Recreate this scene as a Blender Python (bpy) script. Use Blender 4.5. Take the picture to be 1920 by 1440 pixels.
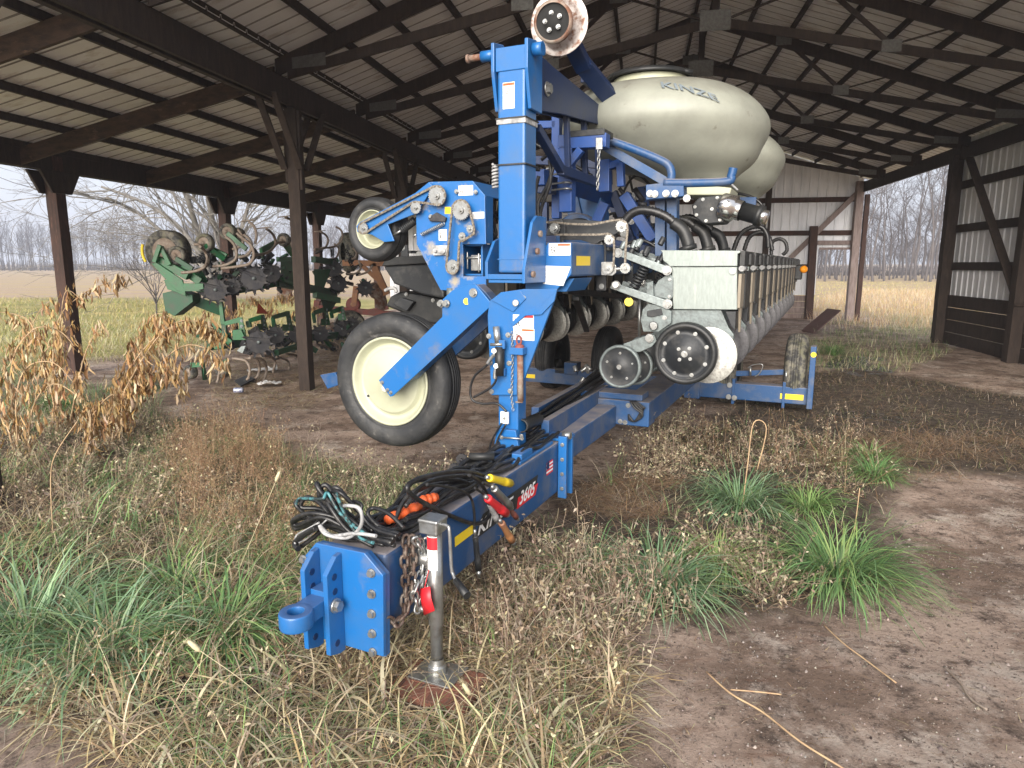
import bpy, bmesh, math, random
import numpy as np
from mathutils import Vector, Matrix
from math import sin, cos, pi, radians, atan2, sqrt

random.seed(7); rng = np.random.default_rng(7)
for o in list(bpy.data.objects): bpy.data.objects.remove(o)
scene = bpy.context.scene
COL = scene.collection

# ---------------------------------------------------------------- camera
H = 1.6; F = 1276.0; TH = radians(10.0)
cam_d = bpy.data.cameras.new('camera'); cam = bpy.data.objects.new('camera', cam_d); COL.objects.link(cam)
cam.location = (0, 0, H); cam.rotation_euler = (radians(90) - TH, 0, 0)
cam_d.sensor_width = 36; cam_d.lens = 36 * F / 1920; cam_d.clip_start = .02; cam_d.clip_end = 5000
scene.camera = cam
# ---------------------------------------------------------------- sky, sun, exposure
SUN_EL = radians(22); SUN_AZ = radians(196)      # azimuth clockwise from +Y: behind the camera's left shoulder
world = bpy.data.worlds.new("World"); scene.world = world; world.use_nodes = True
wn = world.node_tree.nodes; wl = world.node_tree.links
bg = wn['Background']; sky = wn.new('ShaderNodeTexSky'); sky.sky_type = 'NISHITA'; sky.sun_disc = False
sky.sun_elevation = SUN_EL; sky.sun_rotation = SUN_AZ; sky.air_density = 1.0; sky.dust_density = 6.0; sky.ozone_density = 1.0
mixw = wn.new('ShaderNodeMix'); mixw.data_type = 'RGBA'; mixw.inputs['Factor'].default_value = .8
mixw.inputs['B'].default_value = (3.65, 3.85, 4.35, 1)      # the even cloud deck over the sky
wl.new(sky.outputs[0], mixw.inputs['A']); wl.new(mixw.outputs['Result'], bg.inputs['Color'])
bg.inputs['Strength'].default_value = .115
sd = bpy.data.lights.new('sun', 'SUN'); sun = bpy.data.objects.new('sun', sd); COL.objects.link(sun)
sd.energy = 3.0; sd.angle = radians(45); sd.color = (1, .95, .88)
sdir = Vector((sin(SUN_AZ) * cos(SUN_EL), cos(SUN_AZ) * cos(SUN_EL), sin(SUN_EL)))
sun.rotation_euler = (-sdir).to_track_quat('-Z', 'Y').to_euler()
vs = scene.view_settings; vs.view_transform = 'Standard'; vs.look = 'None'; vs.exposure = 1.32; vs.gamma = 1.0
try: vs.use_curve_mapping = False
except Exception: pass
try:
    scene.cycles.max_bounces = 8; scene.cycles.diffuse_bounces = 5; scene.cycles.transparent_max_bounces = 12
    scene.cycles.volume_bounces = 0
except Exception: pass

# ---------------------------------------------------------------- frames (a heading on the ground, clockwise from +Y)
CAMP = Vector((0, 0, H))
def ray(u, v):
    x = (u - 960) / F; y = (v - 720) / F
    return Vector((x, cos(TH) - y * sin(TH), -sin(TH) - y * cos(TH)))
class Fr:
    def __init__(s, head, org=(0, 0, 0)):
        s.h = radians(head); s.eB = Vector((cos(s.h), -sin(s.h), 0)); s.eA = Vector((sin(s.h), cos(s.h), 0)); s.o = Vector(org)
    def at(s, u, v, x=None, y=None, z=None):
        d = ray(u, v); c = CAMP - s.o
        dl = Vector((d.dot(s.eB), d.dot(s.eA), d.z)); cl = Vector((c.dot(s.eB), c.dot(s.eA), c.z))
        if x is not None: t = (x - cl.x) / dl.x
        elif y is not None: t = (y - cl.y) / dl.y
        else: t = (z - cl.z) / dl.z
        return cl + dl * t
    def w(s, p): return s.o + s.eB * p[0] + s.eA * p[1] + Vector((0, 0, p[2]))
WF = Fr(0); MF = Fr(24.8); SF = Fr(10.7)
def G(u, v, z=0): return WF.at(u, v, z=z)

# ---------------------------------------------------------------- materials
MATS = {}
def nd(nt, t, **k):
    n = nt.nodes.new(t)
    for a, b in k.items(): setattr(n, a, b)
    return n
def mat(name, c, r=.5, met=0, c2=None, s=6, lo=.4, hi=.7, bump=0, bs=60, c3=None, s3=40, lo3=.55, hi3=.62, stretch=None, det=6, coat=0, spec=.5, r2=None, attr=None, emit=None, trans=0, dust_shade=None):
    m = bpy.data.materials.new(name); m.use_nodes = True; nt = m.node_tree; L = nt.links
    b = nt.nodes['Principled BSDF']; b.inputs['Roughness'].default_value = r; b.inputs['Metallic'].default_value = met
    b.inputs['Base Color'].default_value = (*c, 1); b.inputs['Coat Weight'].default_value = coat; b.inputs['Specular IOR Level'].default_value = spec
    tc = nd(nt, 'ShaderNodeTexCoord'); mp = nd(nt, 'ShaderNodeMapping'); L.new(tc.outputs['Object'], mp.inputs[0])
    if stretch: mp.inputs['Scale'].default_value = stretch
    col = None
    if attr:
        a = nd(nt, 'ShaderNodeVertexColor', layer_name=attr); col = a.outputs['Color']
    def mixin(col, cc, sc, l, h):
        n = nd(nt, 'ShaderNodeTexNoise'); n.inputs['Scale'].default_value = sc; n.inputs['Detail'].default_value = det; n.inputs['Roughness'].default_value = .65
        L.new(mp.outputs[0], n.inputs['Vector'])
        rp = nd(nt, 'ShaderNodeMapRange'); rp.inputs['From Min'].default_value = l; rp.inputs['From Max'].default_value = h
        L.new(n.outputs['Fac'], rp.inputs['Value'])
        mx = nd(nt, 'ShaderNodeMix', data_type='RGBA'); L.new(rp.outputs[0], mx.inputs['Factor'])
        if col is None: mx.inputs['A'].default_value = (*c, 1)
        else: L.new(col, mx.inputs['A'])
        mx.inputs['B'].default_value = (*cc, 1)
        return mx.outputs['Result'], rp.outputs[0]
    if c2:
        col, fac = mixin(col, c2, s, lo, hi)
        if r2 is not None:
            rr = nd(nt, 'ShaderNodeMapRange'); rr.inputs['To Min'].default_value = r; rr.inputs['To Max'].default_value = r2
            L.new(fac, rr.inputs['Value']); L.new(rr.outputs[0], b.inputs['Roughness'])
    if c3: col, _ = mixin(col, c3, s3, lo3, hi3)
    if dust_shade:
        ge = nd(nt, 'ShaderNodeNewGeometry'); sx = nd(nt, 'ShaderNodeSeparateXYZ'); L.new(ge.outputs['Normal'], sx.inputs[0])
        dn = nd(nt, 'ShaderNodeTexNoise'); dn.inputs['Scale'].default_value = 9; dn.inputs['Detail'].default_value = 6; L.new(mp.outputs[0], dn.inputs['Vector'])
        m1 = nd(nt, 'ShaderNodeMapRange'); m1.inputs['From Min'].default_value = .6; m1.inputs['From Max'].default_value = .95; m1.inputs['To Max'].default_value = 1.35; L.new(sx.outputs[2], m1.inputs['Value'])
        m2 = nd(nt, 'ShaderNodeMath', operation='MULTIPLY', use_clamp=True); L.new(m1.outputs[0], m2.inputs[0]); L.new(dn.outputs['Fac'], m2.inputs[1])
        dm = nd(nt, 'ShaderNodeMix', data_type='RGBA'); L.new(m2.outputs[0], dm.inputs['Factor']); L.new(col, dm.inputs['A']); dm.inputs['B'].default_value = (*dust_shade, 1); col = dm.outputs['Result']
    if col is not None: L.new(col, b.inputs['Base Color'])
    if bump:
        n = nd(nt, 'ShaderNodeTexNoise'); n.inputs['Scale'].default_value = bs; n.inputs['Detail'].default_value = 8; L.new(mp.outputs[0], n.inputs['Vector'])
        bn = nd(nt, 'ShaderNodeBump'); bn.inputs['Strength'].default_value = bump; bn.inputs['Distance'].default_value = .01
        L.new(n.outputs['Fac'], bn.inputs['Height']); L.new(bn.outputs[0], b.inputs['Normal'])
    if emit:
        b.inputs['Emission Color'].default_value = (*emit, 1); b.inputs['Emission Strength'].default_value = 1
    if trans:
        tr = nd(nt, 'ShaderNodeBsdfTranslucent'); L.new(col, tr.inputs[0]) if col is not None else None
        ms = nd(nt, 'ShaderNodeMixShader'); ms.inputs[0].default_value = trans
        L.new(b.outputs[0], ms.inputs[1]); L.new(tr.outputs[0], ms.inputs[2]); L.new(ms.outputs[0], nt.nodes['Material Output'].inputs[0])
    MATS[name] = m; return m
BLUE = mat('blue_paint', (.0085, .11, .33), .38, 0, (.035, .11, .26), 4, .46, .74, .06, 30, c3=(.15, .14, .13), s3=6, lo3=.58, hi3=.84, coat=.1, dust_shade=(.055, .095, .2))
BLUED = mat('dusty_blue_paint', (.011, .063, .18), .46, 0, (.13, .13, .135), 5, .45, .8, .1, 30, c3=(.2, .19, .18), s3=60, lo3=.62, hi3=.8, dust_shade=(.3, .26, .24))
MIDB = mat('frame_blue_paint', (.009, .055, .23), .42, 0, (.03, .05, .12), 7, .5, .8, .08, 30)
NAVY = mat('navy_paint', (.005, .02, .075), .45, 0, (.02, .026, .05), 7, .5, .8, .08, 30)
GALV = mat('galvanised_steel', (.26, .295, .28), .42, .5, (.20, .225, .215), 30, .35, .7, .06, 90, c3=(.38, .40, .35), s3=5, lo3=.56, hi3=.74, stretch=(2.2, 2.2, .5))
SILV = mat('zinc_steel', (.36, .37, .37), .36, .8, (.25, .24, .22), 30, .45, .7, .05, 80)
STEEL = mat('grey_cast_steel', (.17, .2, .2), .5, .3, (.09, .1, .1), 25, .4, .7, .2, 70)
DISC = mat('worn_disc_steel', (.5, .52, .5), .3, .75, (.2, .2, .19), 14, .45, .75, .05, 60)
BLACK = mat('black_plastic', (.010, .011, .012), .5, 0, (.035, .034, .032), 8, .45, .8, .1, 60)
BLACKM = mat('black_metal', (.018, .02, .023), .5, .1, (.07, .068, .064), 10, .5, .8, .1, 60)
RUBBER = mat('tyre_rubber', (.016, .017, .019), .6, 0, (.055, .054, .052), 7, .45, .8, .3, 45, c3=(.14, .13, .12), s3=14, lo3=.62, hi3=.8)
RUBMUD = mat('muddy_tyre_rubber', (.04, .04, .04), .75, 0, (.2, .185, .15), 16, .42, .62, .4, 40, c3=(.12, .12, .07), s3=8, lo3=.5, hi3=.7)
CREAM = mat('cream_rim_paint', (.41, .42, .305), .44, 0, (.34, .335, .25), 5, .45, .8, .05, 40, c3=(.22, .17, .10), s3=4, lo3=.64, hi3=.8)
TANK = mat('cream_tank_plastic', (.28, .29, .245), .5, 0, (.20, .205, .175), 2.2, .42, .72, .06, 50, c3=(.12, .10, .08), s3=9, lo3=.64, hi3=.76, dust_shade=(.13, .12, .10))  # grey dust on top faces also puts overhead shade into the colour
TANKTXT = mat('tank_lettering', (.16, .19, .21), .6)
HOSE = mat('black_hose', (.011, .011, .012), .38, 0, (.06, .057, .053), 20, .5, .8, .1, 90)
HOSEW = mat('worn_grey_hose', (.2, .2, .2), .5, 0, (.5, .5, .5), 20, .4, .7)
WHITE = mat('white_label', (.78, .78, .78), .5, 0, (.6, .59, .56), 20, .5, .8)
YELL = mat('yellow_label', (.8, .58, .02), .45, 0, (.6, .5, .12), 20, .55, .8)
ORNG = mat('orange_plastic', (.8, .13, .03), .45, 0, (.5, .12, .05), 20, .5, .8)
RED = mat('red_plastic', (.62, .02, .03), .45, 0, (.42, .03, .03), 20, .5, .8)
INK = mat('black_ink', (.02, .02, .02), .6)
GREY = mat('grey_ink', (.3, .3, .3), .6)
RUST = mat('rusty_steel', (.16, .07, .04), .8, .1, (.3, .26, .22), 12, .4, .65, .3, 60)
RUSTCH = mat('rusty_chain_steel', (.1, .065, .05), .6, .4, (.3, .26, .22), 30, .45, .7, .2, 60)
AMBER = mat('amber_lens', (.9, .32, .02), .2, 0, emit=(.0, .0, .0))
TEAL = mat('teal_wire', (.06, .2, .22), .4, 0, (.02, .03, .03), 30, .45, .55)
GREEN = mat('green_paint', (.012, .12, .04), .42, 0, (.03, .075, .035), 9, .45, .7, .1, 40, c3=(.09, .085, .05), s3=16, lo3=.58, hi3=.78)
GREEND = mat('dark_green_paint', (.008, .07, .03), .5, 0, (.05, .05, .035), 9, .45, .75, .1, 40)
CHAINM = mat('greasy_chain_steel', (.24, .21, .17), .5, .5, (.1, .085, .07), 60, .4, .6)
BLUEG = mat('greasy_blue_paint', (.0085, .11, .33), .36, 0, (.03, .12, .36), 9, .5, .8, .06, 30, c3=(.30, .27, .22), s3=5.5, lo3=.54, hi3=.66, coat=.1)
DARKST = mat('dull_dark_steel', (.028, .028, .033), .55, .3, (.07, .064, .06), 12, .45, .75, .2, 60)
RUSTTN = mat('brown_rusty_tine', (.2, .15, .115), .7, .2, (.3, .26, .22), 20, .4, .7, .2, 60)
OLDOR = mat('faded_orange_paint', (.33, .15, .06), .6, 0, (.2, .09, .06), 8, .45, .7, .1, 40)
OLDRED = mat('faded_red_paint', (.2, .05, .038), .65, 0, (.12, .07, .055), 8, .45, .7, .1, 40)
WOOD = mat('dark_weathered_wood', (.026, .0165, .012), .8, 0, (.052, .034, .025), 3, .4, .7, .5, 22, c3=(.022, .014, .01), s3=9, lo3=.52, hi3=.7, stretch=(6, 6, 1.2))
WOODR = mat('reddish_post_wood', (.06, .03, .022), .8, 0, (.026, .015, .012), 4, .45, .7, .5, 22, c3=(.16, .08, .055), s3=7, lo3=.58, hi3=.7, stretch=(7, 7, .7))
WOODF = mat('brown_rafter_wood', (.07, .042, .028), .8, 0, (.025, .015, .011), 3, .42, .66, .5, 22, c3=(.19, .12, .08), s3=2.2, lo3=.6, hi3=.72, stretch=(2, 6, 6))
WOODG = mat('pale_grey_wood', (.3, .24, .22), .8, 0, (.17, .12, .11), 4, .4, .7, .5, 22, stretch=(7, 7, 1))
WOODX = mat('cut_red_wood', (.22, .085, .055), .8, 0, (.07, .045, .035), 8, .45, .65, .5, 30, stretch=(9, 1, 9))
ROOFD = mat('shaded_roof_rib', (.40, .38, .36), .6, .05, (.26, .24, .22), 3, .4, .7)  # darker rib slopes: shading put into the colour so the ribs read
ROOF = mat('weathered_roof_metal', (.87, .88, .89), .6, .05, (.74, .73, .71), .9, .4, .8, .08, 30, c3=(.36, .28, .22), s3=1.6, lo3=.56, hi3=.78, stretch=(1.0, 2.6, 1))
WALLM = mat('white_wall_metal', (.78, .79, .82), .5, .1, (.6, .61, .64), 2.5, .45, .75, .08, 30, c3=(.26, .24, .22), s3=5, lo3=.66, hi3=.8, stretch=(2.5, 2.5, .5))
GUSS = mat('galvanised_truss_plate', (.17, .17, .16), .5, .5, (.1, .095, .09), 30, .4, .7, .3, 90)
PLATE = mat('brown_rusty_sheet', (.13, .075, .07), .75, .1, (.09, .05, .045), 5, .4, .7, .1, 40)
VEG = mat('plant_fibre', (.2, .2, .1), .65, attr='Col', spec=.25, trans=.25, c2=(.12, .1, .06), s=1.5, lo=.62, hi=.95)
BARK = mat('pale_grey_bark', (.2, .185, .17), .85, 0, (.11, .1, .09), 6, .4, .7, .4, 20)
BARKD = mat('far_grey_bark', (.085, .075, .075), .9, 0, (.13, .115, .11), 1, .4, .7)
LITTER = mat('white_scrap_plastic', (.7, .7, .7), .5, 0, (.4, .38, .36), 20, .5, .7)

# ---------------------------------------------------------------- mesh collector
def V(*a): return Vector(a)
class Bd:
    def __init__(s): s.v = []; s.f = []; s.sm = []; s.mi = []; s.m = 0; s.marks = []
    def add(s, vs, fs, smooth=False):
        n = len(s.v); s.v += [tuple(p) for p in vs]
        for k, f in enumerate(fs):
            s.f.append([i + n for i in f]); s.sm.append(smooth if isinstance(smooth, bool) else smooth[k]); s.mi.append(s.m)
        return s
    def box(s, a, b):
        x0, y0, z0 = a; x1, y1, z1 = b
        return s.add([(x0, y0, z0), (x1, y0, z0), (x1, y1, z0), (x0, y1, z0), (x0, y0, z1), (x1, y0, z1), (x1, y1, z1), (x0, y1, z1)],
              [(0, 3, 2, 1), (4, 5, 6, 7), (0, 1, 5, 4), (1, 2, 6, 5), (2, 3, 7, 6), (3, 0, 4, 7)])
    def prism(s, pts, ext):
        n = len(pts); e = Vector(ext); a = [Vector(p) for p in pts]
        return s.add(a + [p + e for p in a], [list(range(n)), list(range(2 * n - 1, n - 1, -1))] + [(i, (i + 1) % n, n + (i + 1) % n, n + i) for i in range(n)])
    def beam(s, p0, p1, w, h, up=(0, 0, 1)):
        p0 = Vector(p0); p1 = Vector(p1); d = (p1 - p0).normalized(); up = Vector(up)
        sd_ = d.cross(up)
        if sd_.length < 1e-4: sd_ = d.cross(Vector((0, 1, 0)))
        sd_.normalize(); u = sd_.cross(d).normalized(); a = sd_ * w / 2; b = u * h / 2
        q = [-a - b, a - b, a + b, -a + b]
        return s.add([p0 + k for k in q] + [p1 + k for k in q], [(0, 1, 2, 3), (7, 6, 5, 4), (0, 4, 5, 1), (1, 5, 6, 2), (2, 6, 7, 3), (3, 7, 4, 0)])
    def cyl(s, p0, p1, r, r2=None, n=16):
        p0 = Vector(p0); p1 = Vector(p1); d = (p1 - p0).normalized(); r2 = r if r2 is None else r2
        x = d.orthogonal().normalized(); y = d.cross(x)
        c = [x * cos(2 * pi * i / n) + y * sin(2 * pi * i / n) for i in range(n)]
        s.add([p0 + k * r for k in c] + [p1 + k * r2 for k in c], [list(range(n))[::-1], list(range(n, 2 * n))] + [(i, (i + 1) % n, n + (i + 1) % n, n + i) for i in range(n)],
              [False, False] + [True] * n if n > 6 else False)
        return s
    def lathe(s, c, axis, prof, n=40):
        c = Vector(c); d = Vector(axis).normalized(); x = d.orthogonal().normalized(); y = d.cross(x); vs_ = []; fs = []
        for r, h in prof:
            for i in range(n): vs_.append(c + d * h + (x * cos(2 * pi * i / n) + y * sin(2 * pi * i / n)) * r)
        for k in range(len(prof) - 1):
            for i in range(n): j = (i + 1) % n; fs.append((k * n + i, k * n + j, (k + 1) * n + j, (k + 1) * n + i))
        return s.add(vs_, fs, True)
    def tube(s, pts, r, n=7, closed=False, spline=True, sub=5, taper=None):
        P = [Vector(p) for p in pts]
        if spline and len(P) > 2:
            Q = []; m = len(P)
            rngk = range(m) if closed else range(m - 1)
            for i in rngk:
                p0 = P[(i - 1) % m] if (closed or i > 0) else P[0]; p1 = P[i]; p2 = P[(i + 1) % m]
                p3 = P[(i + 2) % m] if (closed or i + 2 < m) else P[-1]
                for k in range(sub):
                    t = k / sub
                    Q.append(.5 * ((2 * p1) + (p2 - p0) * t + (2 * p0 - 5 * p1 + 4 * p2 - p3) * t * t + (3 * p1 - p0 - 3 * p2 + p3) * t ** 3))
            if not closed: Q.append(P[-1])
            P = Q
        m = len(P); vs_ = []; fs = []; nrm = None
        for i in range(m):
            a = P[(i - 1) % m] if (closed or i > 0) else P[i]; b = P[(i + 1) % m] if (closed or i < m - 1) else P[i]
            d = (b - a)
            if d.length < 1e-9: d = Vector((0, 0, 1))
            d.normalize()
            if nrm is None: nrm = d.orthogonal().normalized()
            else:
                nrm = nrm - d * nrm.dot(d)
                if nrm.length < 1e-6: nrm = d.orthogonal()
                nrm.normalize()
            y = d.cross(nrm); rr = r if taper is None else r + (taper - r) * i / (m - 1)
            for k in range(n): vs_.append(P[i] + (nrm * cos(2 * pi * k / n) + y * sin(2 * pi * k / n)) * rr)
        for i in range(m if closed else m - 1):
            j = (i + 1) % m
            for k in range(n): l = (k + 1) % n; fs.append((i * n + k, i * n + l, j * n + l, j * n + k))
        sm = [True] * len(fs)
        if not closed: fs += [list(range(n))[::-1], list(range((m - 1) * n, m * n))]; sm += [False, False]
        return s.add(vs_, fs, sm)
    def mk(s): s.marks.append((len(s.v), len(s.f))); return s
    def bolt(s, p, ax, r=.012, h=.012):
        p = Vector(p); ax = Vector(ax).normalized(); s.marks.append((len(s.v), len(s.f)))
        s.cyl(p, p + ax * h * .35, r * 1.35, n=12); return s.cyl(p + ax * h * .35, p + ax * h, r, n=6)
    def coil(s, p0, p1, R, r, turns, n=6):
        p0 = Vector(p0); p1 = Vector(p1); d = p1 - p0; dn = d.normalized(); x = dn.orthogonal().normalized(); y = dn.cross(x); k = int(turns * 10)
        return s.tube([p0 + d * i / k + (x * cos(2 * pi * i / 10) + y * sin(2 * pi * i / 10)) * R for i in range(k + 1)], r, n, spline=False)
    def sprocket(s, c, ax, R, teeth, th=.008):
        c = Vector(c); ax = Vector(ax).normalized(); x = Vector((0, 0, 1)); x = (x - ax * x.dot(ax)).normalized(); y = ax.cross(x); pts = []
        for i in range(teeth * 4):
            a = 2 * pi * i / (teeth * 4); rr = R * (1.0, 1.12, 1.12, 1.0)[i % 4]; pts.append(c + (x * cos(a) + y * sin(a)) * rr)
        s.prism(pts, ax * th); s.cyl(c - ax * th * 1.6, c, R * .42, n=14); return s.cyl(c - ax * th * 3.2, c - ax * th * 1.6, R * .22, n=6)
    def chain(s, pts, ax, pitch=.016, w=.009, closed=True, th=.006):
        P = [Vector(p) for p in pts]; ax = Vector(ax).normalized()
        if closed: P.append(P[0])
        seg = [(P[i + 1] - P[i]).length for i in range(len(P) - 1)]; tot = sum(seg); n = int(tot / pitch); cum = 0; i = 0; prev = None
        for k in range(n + 1):
            d = k * tot / n
            while i < len(seg) - 1 and d > cum + seg[i]: cum += seg[i]; i += 1
            q = P[i] + (P[i + 1] - P[i]) * ((d - cum) / max(seg[i], 1e-9))
            if prev is not None:
                o = ax * (th * .6 if k % 2 else th * .2)
                e = (q - prev) * .12
                s.beam(prev - e + o, q + e + o, th * .5, w, up=ax.cross(q - prev)); s.beam(prev - e - o, q + e - o, th * .5, w, up=ax.cross(q - prev))
                s.cyl(q - ax * th, q + ax * th, w * .33, n=6)
            prev = q
        return s
    def links(s, pts, L=.05, r=.005, wd=.5):
        P = [Vector(p) for p in pts]; seg = [(P[i + 1] - P[i]).length for i in range(len(P) - 1)]; tot = sum(seg); n = max(2, int(tot / (L * .72))); cum = 0; i = 0
        for k in range(n):
            d = (k + .5) * tot / n
            while i < len(seg) - 1 and d > cum + seg[i]: cum += seg[i]; i += 1
            D = (P[i + 1] - P[i]).normalized(); c = P[i] + D * (d - cum); x = D.orthogonal().normalized(); y = D.cross(x)
            if k % 2: x, y = y, x
            hl = L / 2 - L * wd / 2
            s.tube([c + D * (hl * (1 if abs(a) < pi / 2 else -1) + cos(a) * L * wd / 2) + x * sin(a) * L * wd / 2 for a in [-pi / 2 * .99, -pi / 4, 0, pi / 4, pi / 2 * .99, pi / 2 * 1.01, 3 * pi / 4, pi, 5 * pi / 4, 3 * pi / 2 * .995] if True] if False else
                   [c + x * L * wd / 2 * sx + D * (hl * sy + ex * L * wd / 2) for sx, sy, ex in ((1, -1, 0), (1, 1, 0), (.7, 1, .7), (0, 1, 1), (-.7, 1, .7), (-1, 1, 0), (-1, -1, 0), (-.7, -1, -.7), (0, -1, -1), (.7, -1, -.7))], r, 5, closed=True, spline=False)
        return s
    def split(s):
        out = []; mk = s.marks
        if mk[0][1] > 0: mk = [(0, 0)] + mk
        mk = mk + [(len(s.v), len(s.f))]
        for (v0, f0), (v1, f1) in zip(mk[:-1], mk[1:]):
            b = Bd(); b.v = s.v[v0:v1]; b.f = [[i - v0 for i in f] for f in s.f[f0:f1]]; b.sm = s.sm[f0:f1]; b.mi = s.mi[f0:f1]; out.append(b)
        return out
    def build(s, name, mats, parent=None, base=(0, 0, 0), frame=None, bevel=0, recalc=True):
        me = bpy.data.meshes.new(name); b = Vector(base)
        me.from_pydata([(x - b.x, y - b.y, z - b.z) for x, y, z in s.v], [], s.f)
        for m in (mats if isinstance(mats, (list, tuple)) else [mats]): me.materials.append(m)
        me.polygons.foreach_set('use_smooth', s.sm); me.polygons.foreach_set('material_index', s.mi)
        if recalc:
            bm = bmesh.new(); bm.from_mesh(me); bmesh.ops.recalc_face_normals(bm, faces=bm.faces); bm.to_mesh(me); bm.free()
        me.update()
        o = bpy.data.objects.new(name, me); COL.objects.link(o)
        if parent: o.parent = parent
        else:
            fr = frame or WF; o.location = fr.w(b); o.rotation_euler = (0, 0, -fr.h)
        if bevel:
            md = o.modifiers.new('bevel', 'BEVEL'); md.width = bevel; md.segments = 2; md.limit_method = 'ANGLE'; md.angle_limit = radians(40); md.use_clamp_overlap = True
        return o
def root(name, frame, base, label, cat, group=None):
    o = bpy.data.objects.new(name, None); COL.objects.link(o); o.location = frame.w(base); o.rotation_euler = (0, 0, -frame.h); o.empty_display_size = .2
    return tag(o, label, cat, group)
def tag(o, label=None, cat=None, group=None, kind=None):
    if label: o['label'] = label
    if cat: o['category'] = cat
    if group: o['group'] = group
    if kind: o['kind'] = kind
    return o
def copy_tree(o, parent=None, d=None):
    c = o.copy(); COL.objects.link(c); c.parent = parent
    if d is not None: c.location = o.location + Vector(d)
    for ch in [k for k in bpy.data.objects if k.parent == o]: copy_tree(ch, c)
    return c
_tc = {}
def text_mesh(st, shear=0, bold=0):
    k = (st, shear, bold)
    if k in _tc: return _tc[k]
    cu = bpy.data.curves.new('t', 'FONT'); cu.body = st; cu.shear = shear; cu.offset = bold; cu.resolution_u = 3
    ob = bpy.data.objects.new('t', cu); COL.objects.link(ob); bpy.context.view_layer.update()
    me = bpy.data.meshes.new_from_object(ob.evaluated_get(bpy.context.evaluated_depsgraph_get()))
    bm = bmesh.new(); bm.from_mesh(me); bmesh.ops.triangulate(bm, faces=bm.faces)
    for _ in range(2): bmesh.ops.subdivide_edges(bm, edges=[e for e in bm.edges if e.calc_length() > .12], cuts=1)
    vs_ = [v.co.copy() for v in bm.verts]; bm.verts.index_update(); fs = [[v.index for v in f.verts] for f in bm.faces]; bm.free()
    bpy.data.objects.remove(ob); bpy.data.curves.remove(cu); bpy.data.meshes.remove(me)
    x0 = min(v.x for v in vs_); x1 = max(v.x for v in vs_); y0 = min(v.y for v in vs_); y1 = max(v.y for v in vs_)
    _tc[k] = ([((v.x - x0) / (x1 - x0), (v.y - y0) / (y1 - y0)) for v in vs_], fs); return _tc[k]
def text_on(bd, st, fn, shear=0, bold=.0):
    vs_, fs = text_mesh(st, shear, bold); return bd.add([fn(x, y) for x, y in vs_], fs)
# ================================================================ SETTING: ground
def vnoise(x, y, sc, seed=0):
    x = x * sc + seed * 17.3; y = y * sc + seed * 9.1
    xi = np.floor(x).astype(np.int64); yi = np.floor(y).astype(np.int64); fx = x - xi; fy = y - yi; fx = fx * fx * (3 - 2 * fx); fy = fy * fy * (3 - 2 * fy)
    def h(a, b):
        n = (a * 374761393 + b * 668265263 + seed * 1442695) & 0xffffffff; n = ((n ^ (n >> 13)) * 1274126177) & 0xffffffff; return ((n ^ (n >> 16)) & 0xffff) / 65535.0
    return (h(xi, yi) * (1 - fx) + h(xi + 1, yi) * fx) * (1 - fy) + (h(xi, yi + 1) * (1 - fx) + h(xi + 1, yi + 1) * fx) * fy
def fbm(x, y, sc, o=4, seed=0):
    t = 0; a = .5
    for k in range(o): t = t + a * vnoise(x, y, sc * 2 ** k, seed + k); a *= .5
    return t / (1 - .5 ** o)
def pts_in(poly, x, y):
    ins = np.zeros(x.shape, bool); n = len(poly)
    for i in range(n):
        x0, y0 = poly[i]; x1, y1 = poly[(i + 1) % n]
        if y0 == y1: continue
        c = ((y0 > y) != (y1 > y)) & (x < (x1 - x0) * (y - y0) / (y1 - y0) + x0); ins ^= c
    return ins
def gp(*px): return [(G(u, v).x, G(u, v).y) for u, v in px]
REG_LEFT = gp((-500, 1330), (120, 1370), (420, 1600), (1080, 1500), (1180, 1330), (1210, 1180), (1150, 1090), (1020, 985), (900, 900), (700, 880), (560, 860), (440, 800), (300, 780), (-100, 800), (-500, 850))
REG_MID = gp((1000, 1010), (1060, 1110), (1200, 1160), (1420, 1150), (1640, 1110), (1690, 1000), (1660, 900), (1560, 820), (1400, 790), (1250, 800), (1150, 880), (1010, 900))
REG_RIGHT = gp((1300, 860), (1480, 900), (1700, 890), (2300, 910), (2400, 800), (1900, 740), (1620, 690), (1500, 700), (1350, 770))
def zg(x, y): return (fbm(x, y, .5, 3, 3) - .5) * .10 + (fbm(x, y, 4, 3, 5) - .5) * .022
n1 = 300
t = np.linspace(-1, 1, 420); gx = np.sinh(t * 6.2) / np.sinh(6.2) * 1500
t2 = np.linspace(0, 1, 420); gy = -3 + np.sinh(t2 * 6.0) / np.sinh(6.0) * 2600
gx = np.concatenate([gx[gx < -9], np.arange(-9, 9, .07), gx[gx > 9]]); gy = np.concatenate([[-60, -20, -8, -4], np.arange(-1.5, 16, .07), gy[gy > 16]])
X, Y = np.meshgrid(gx, gy); Z = zg(X, Y) * np.clip(1 - (Y - 30) / 60, 0.0, 1)
nx = len(gx); ny = len(gy)
idx = (np.arange(ny - 1)[:, None] * nx + np.arange(nx - 1)[None, :]).ravel()
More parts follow.
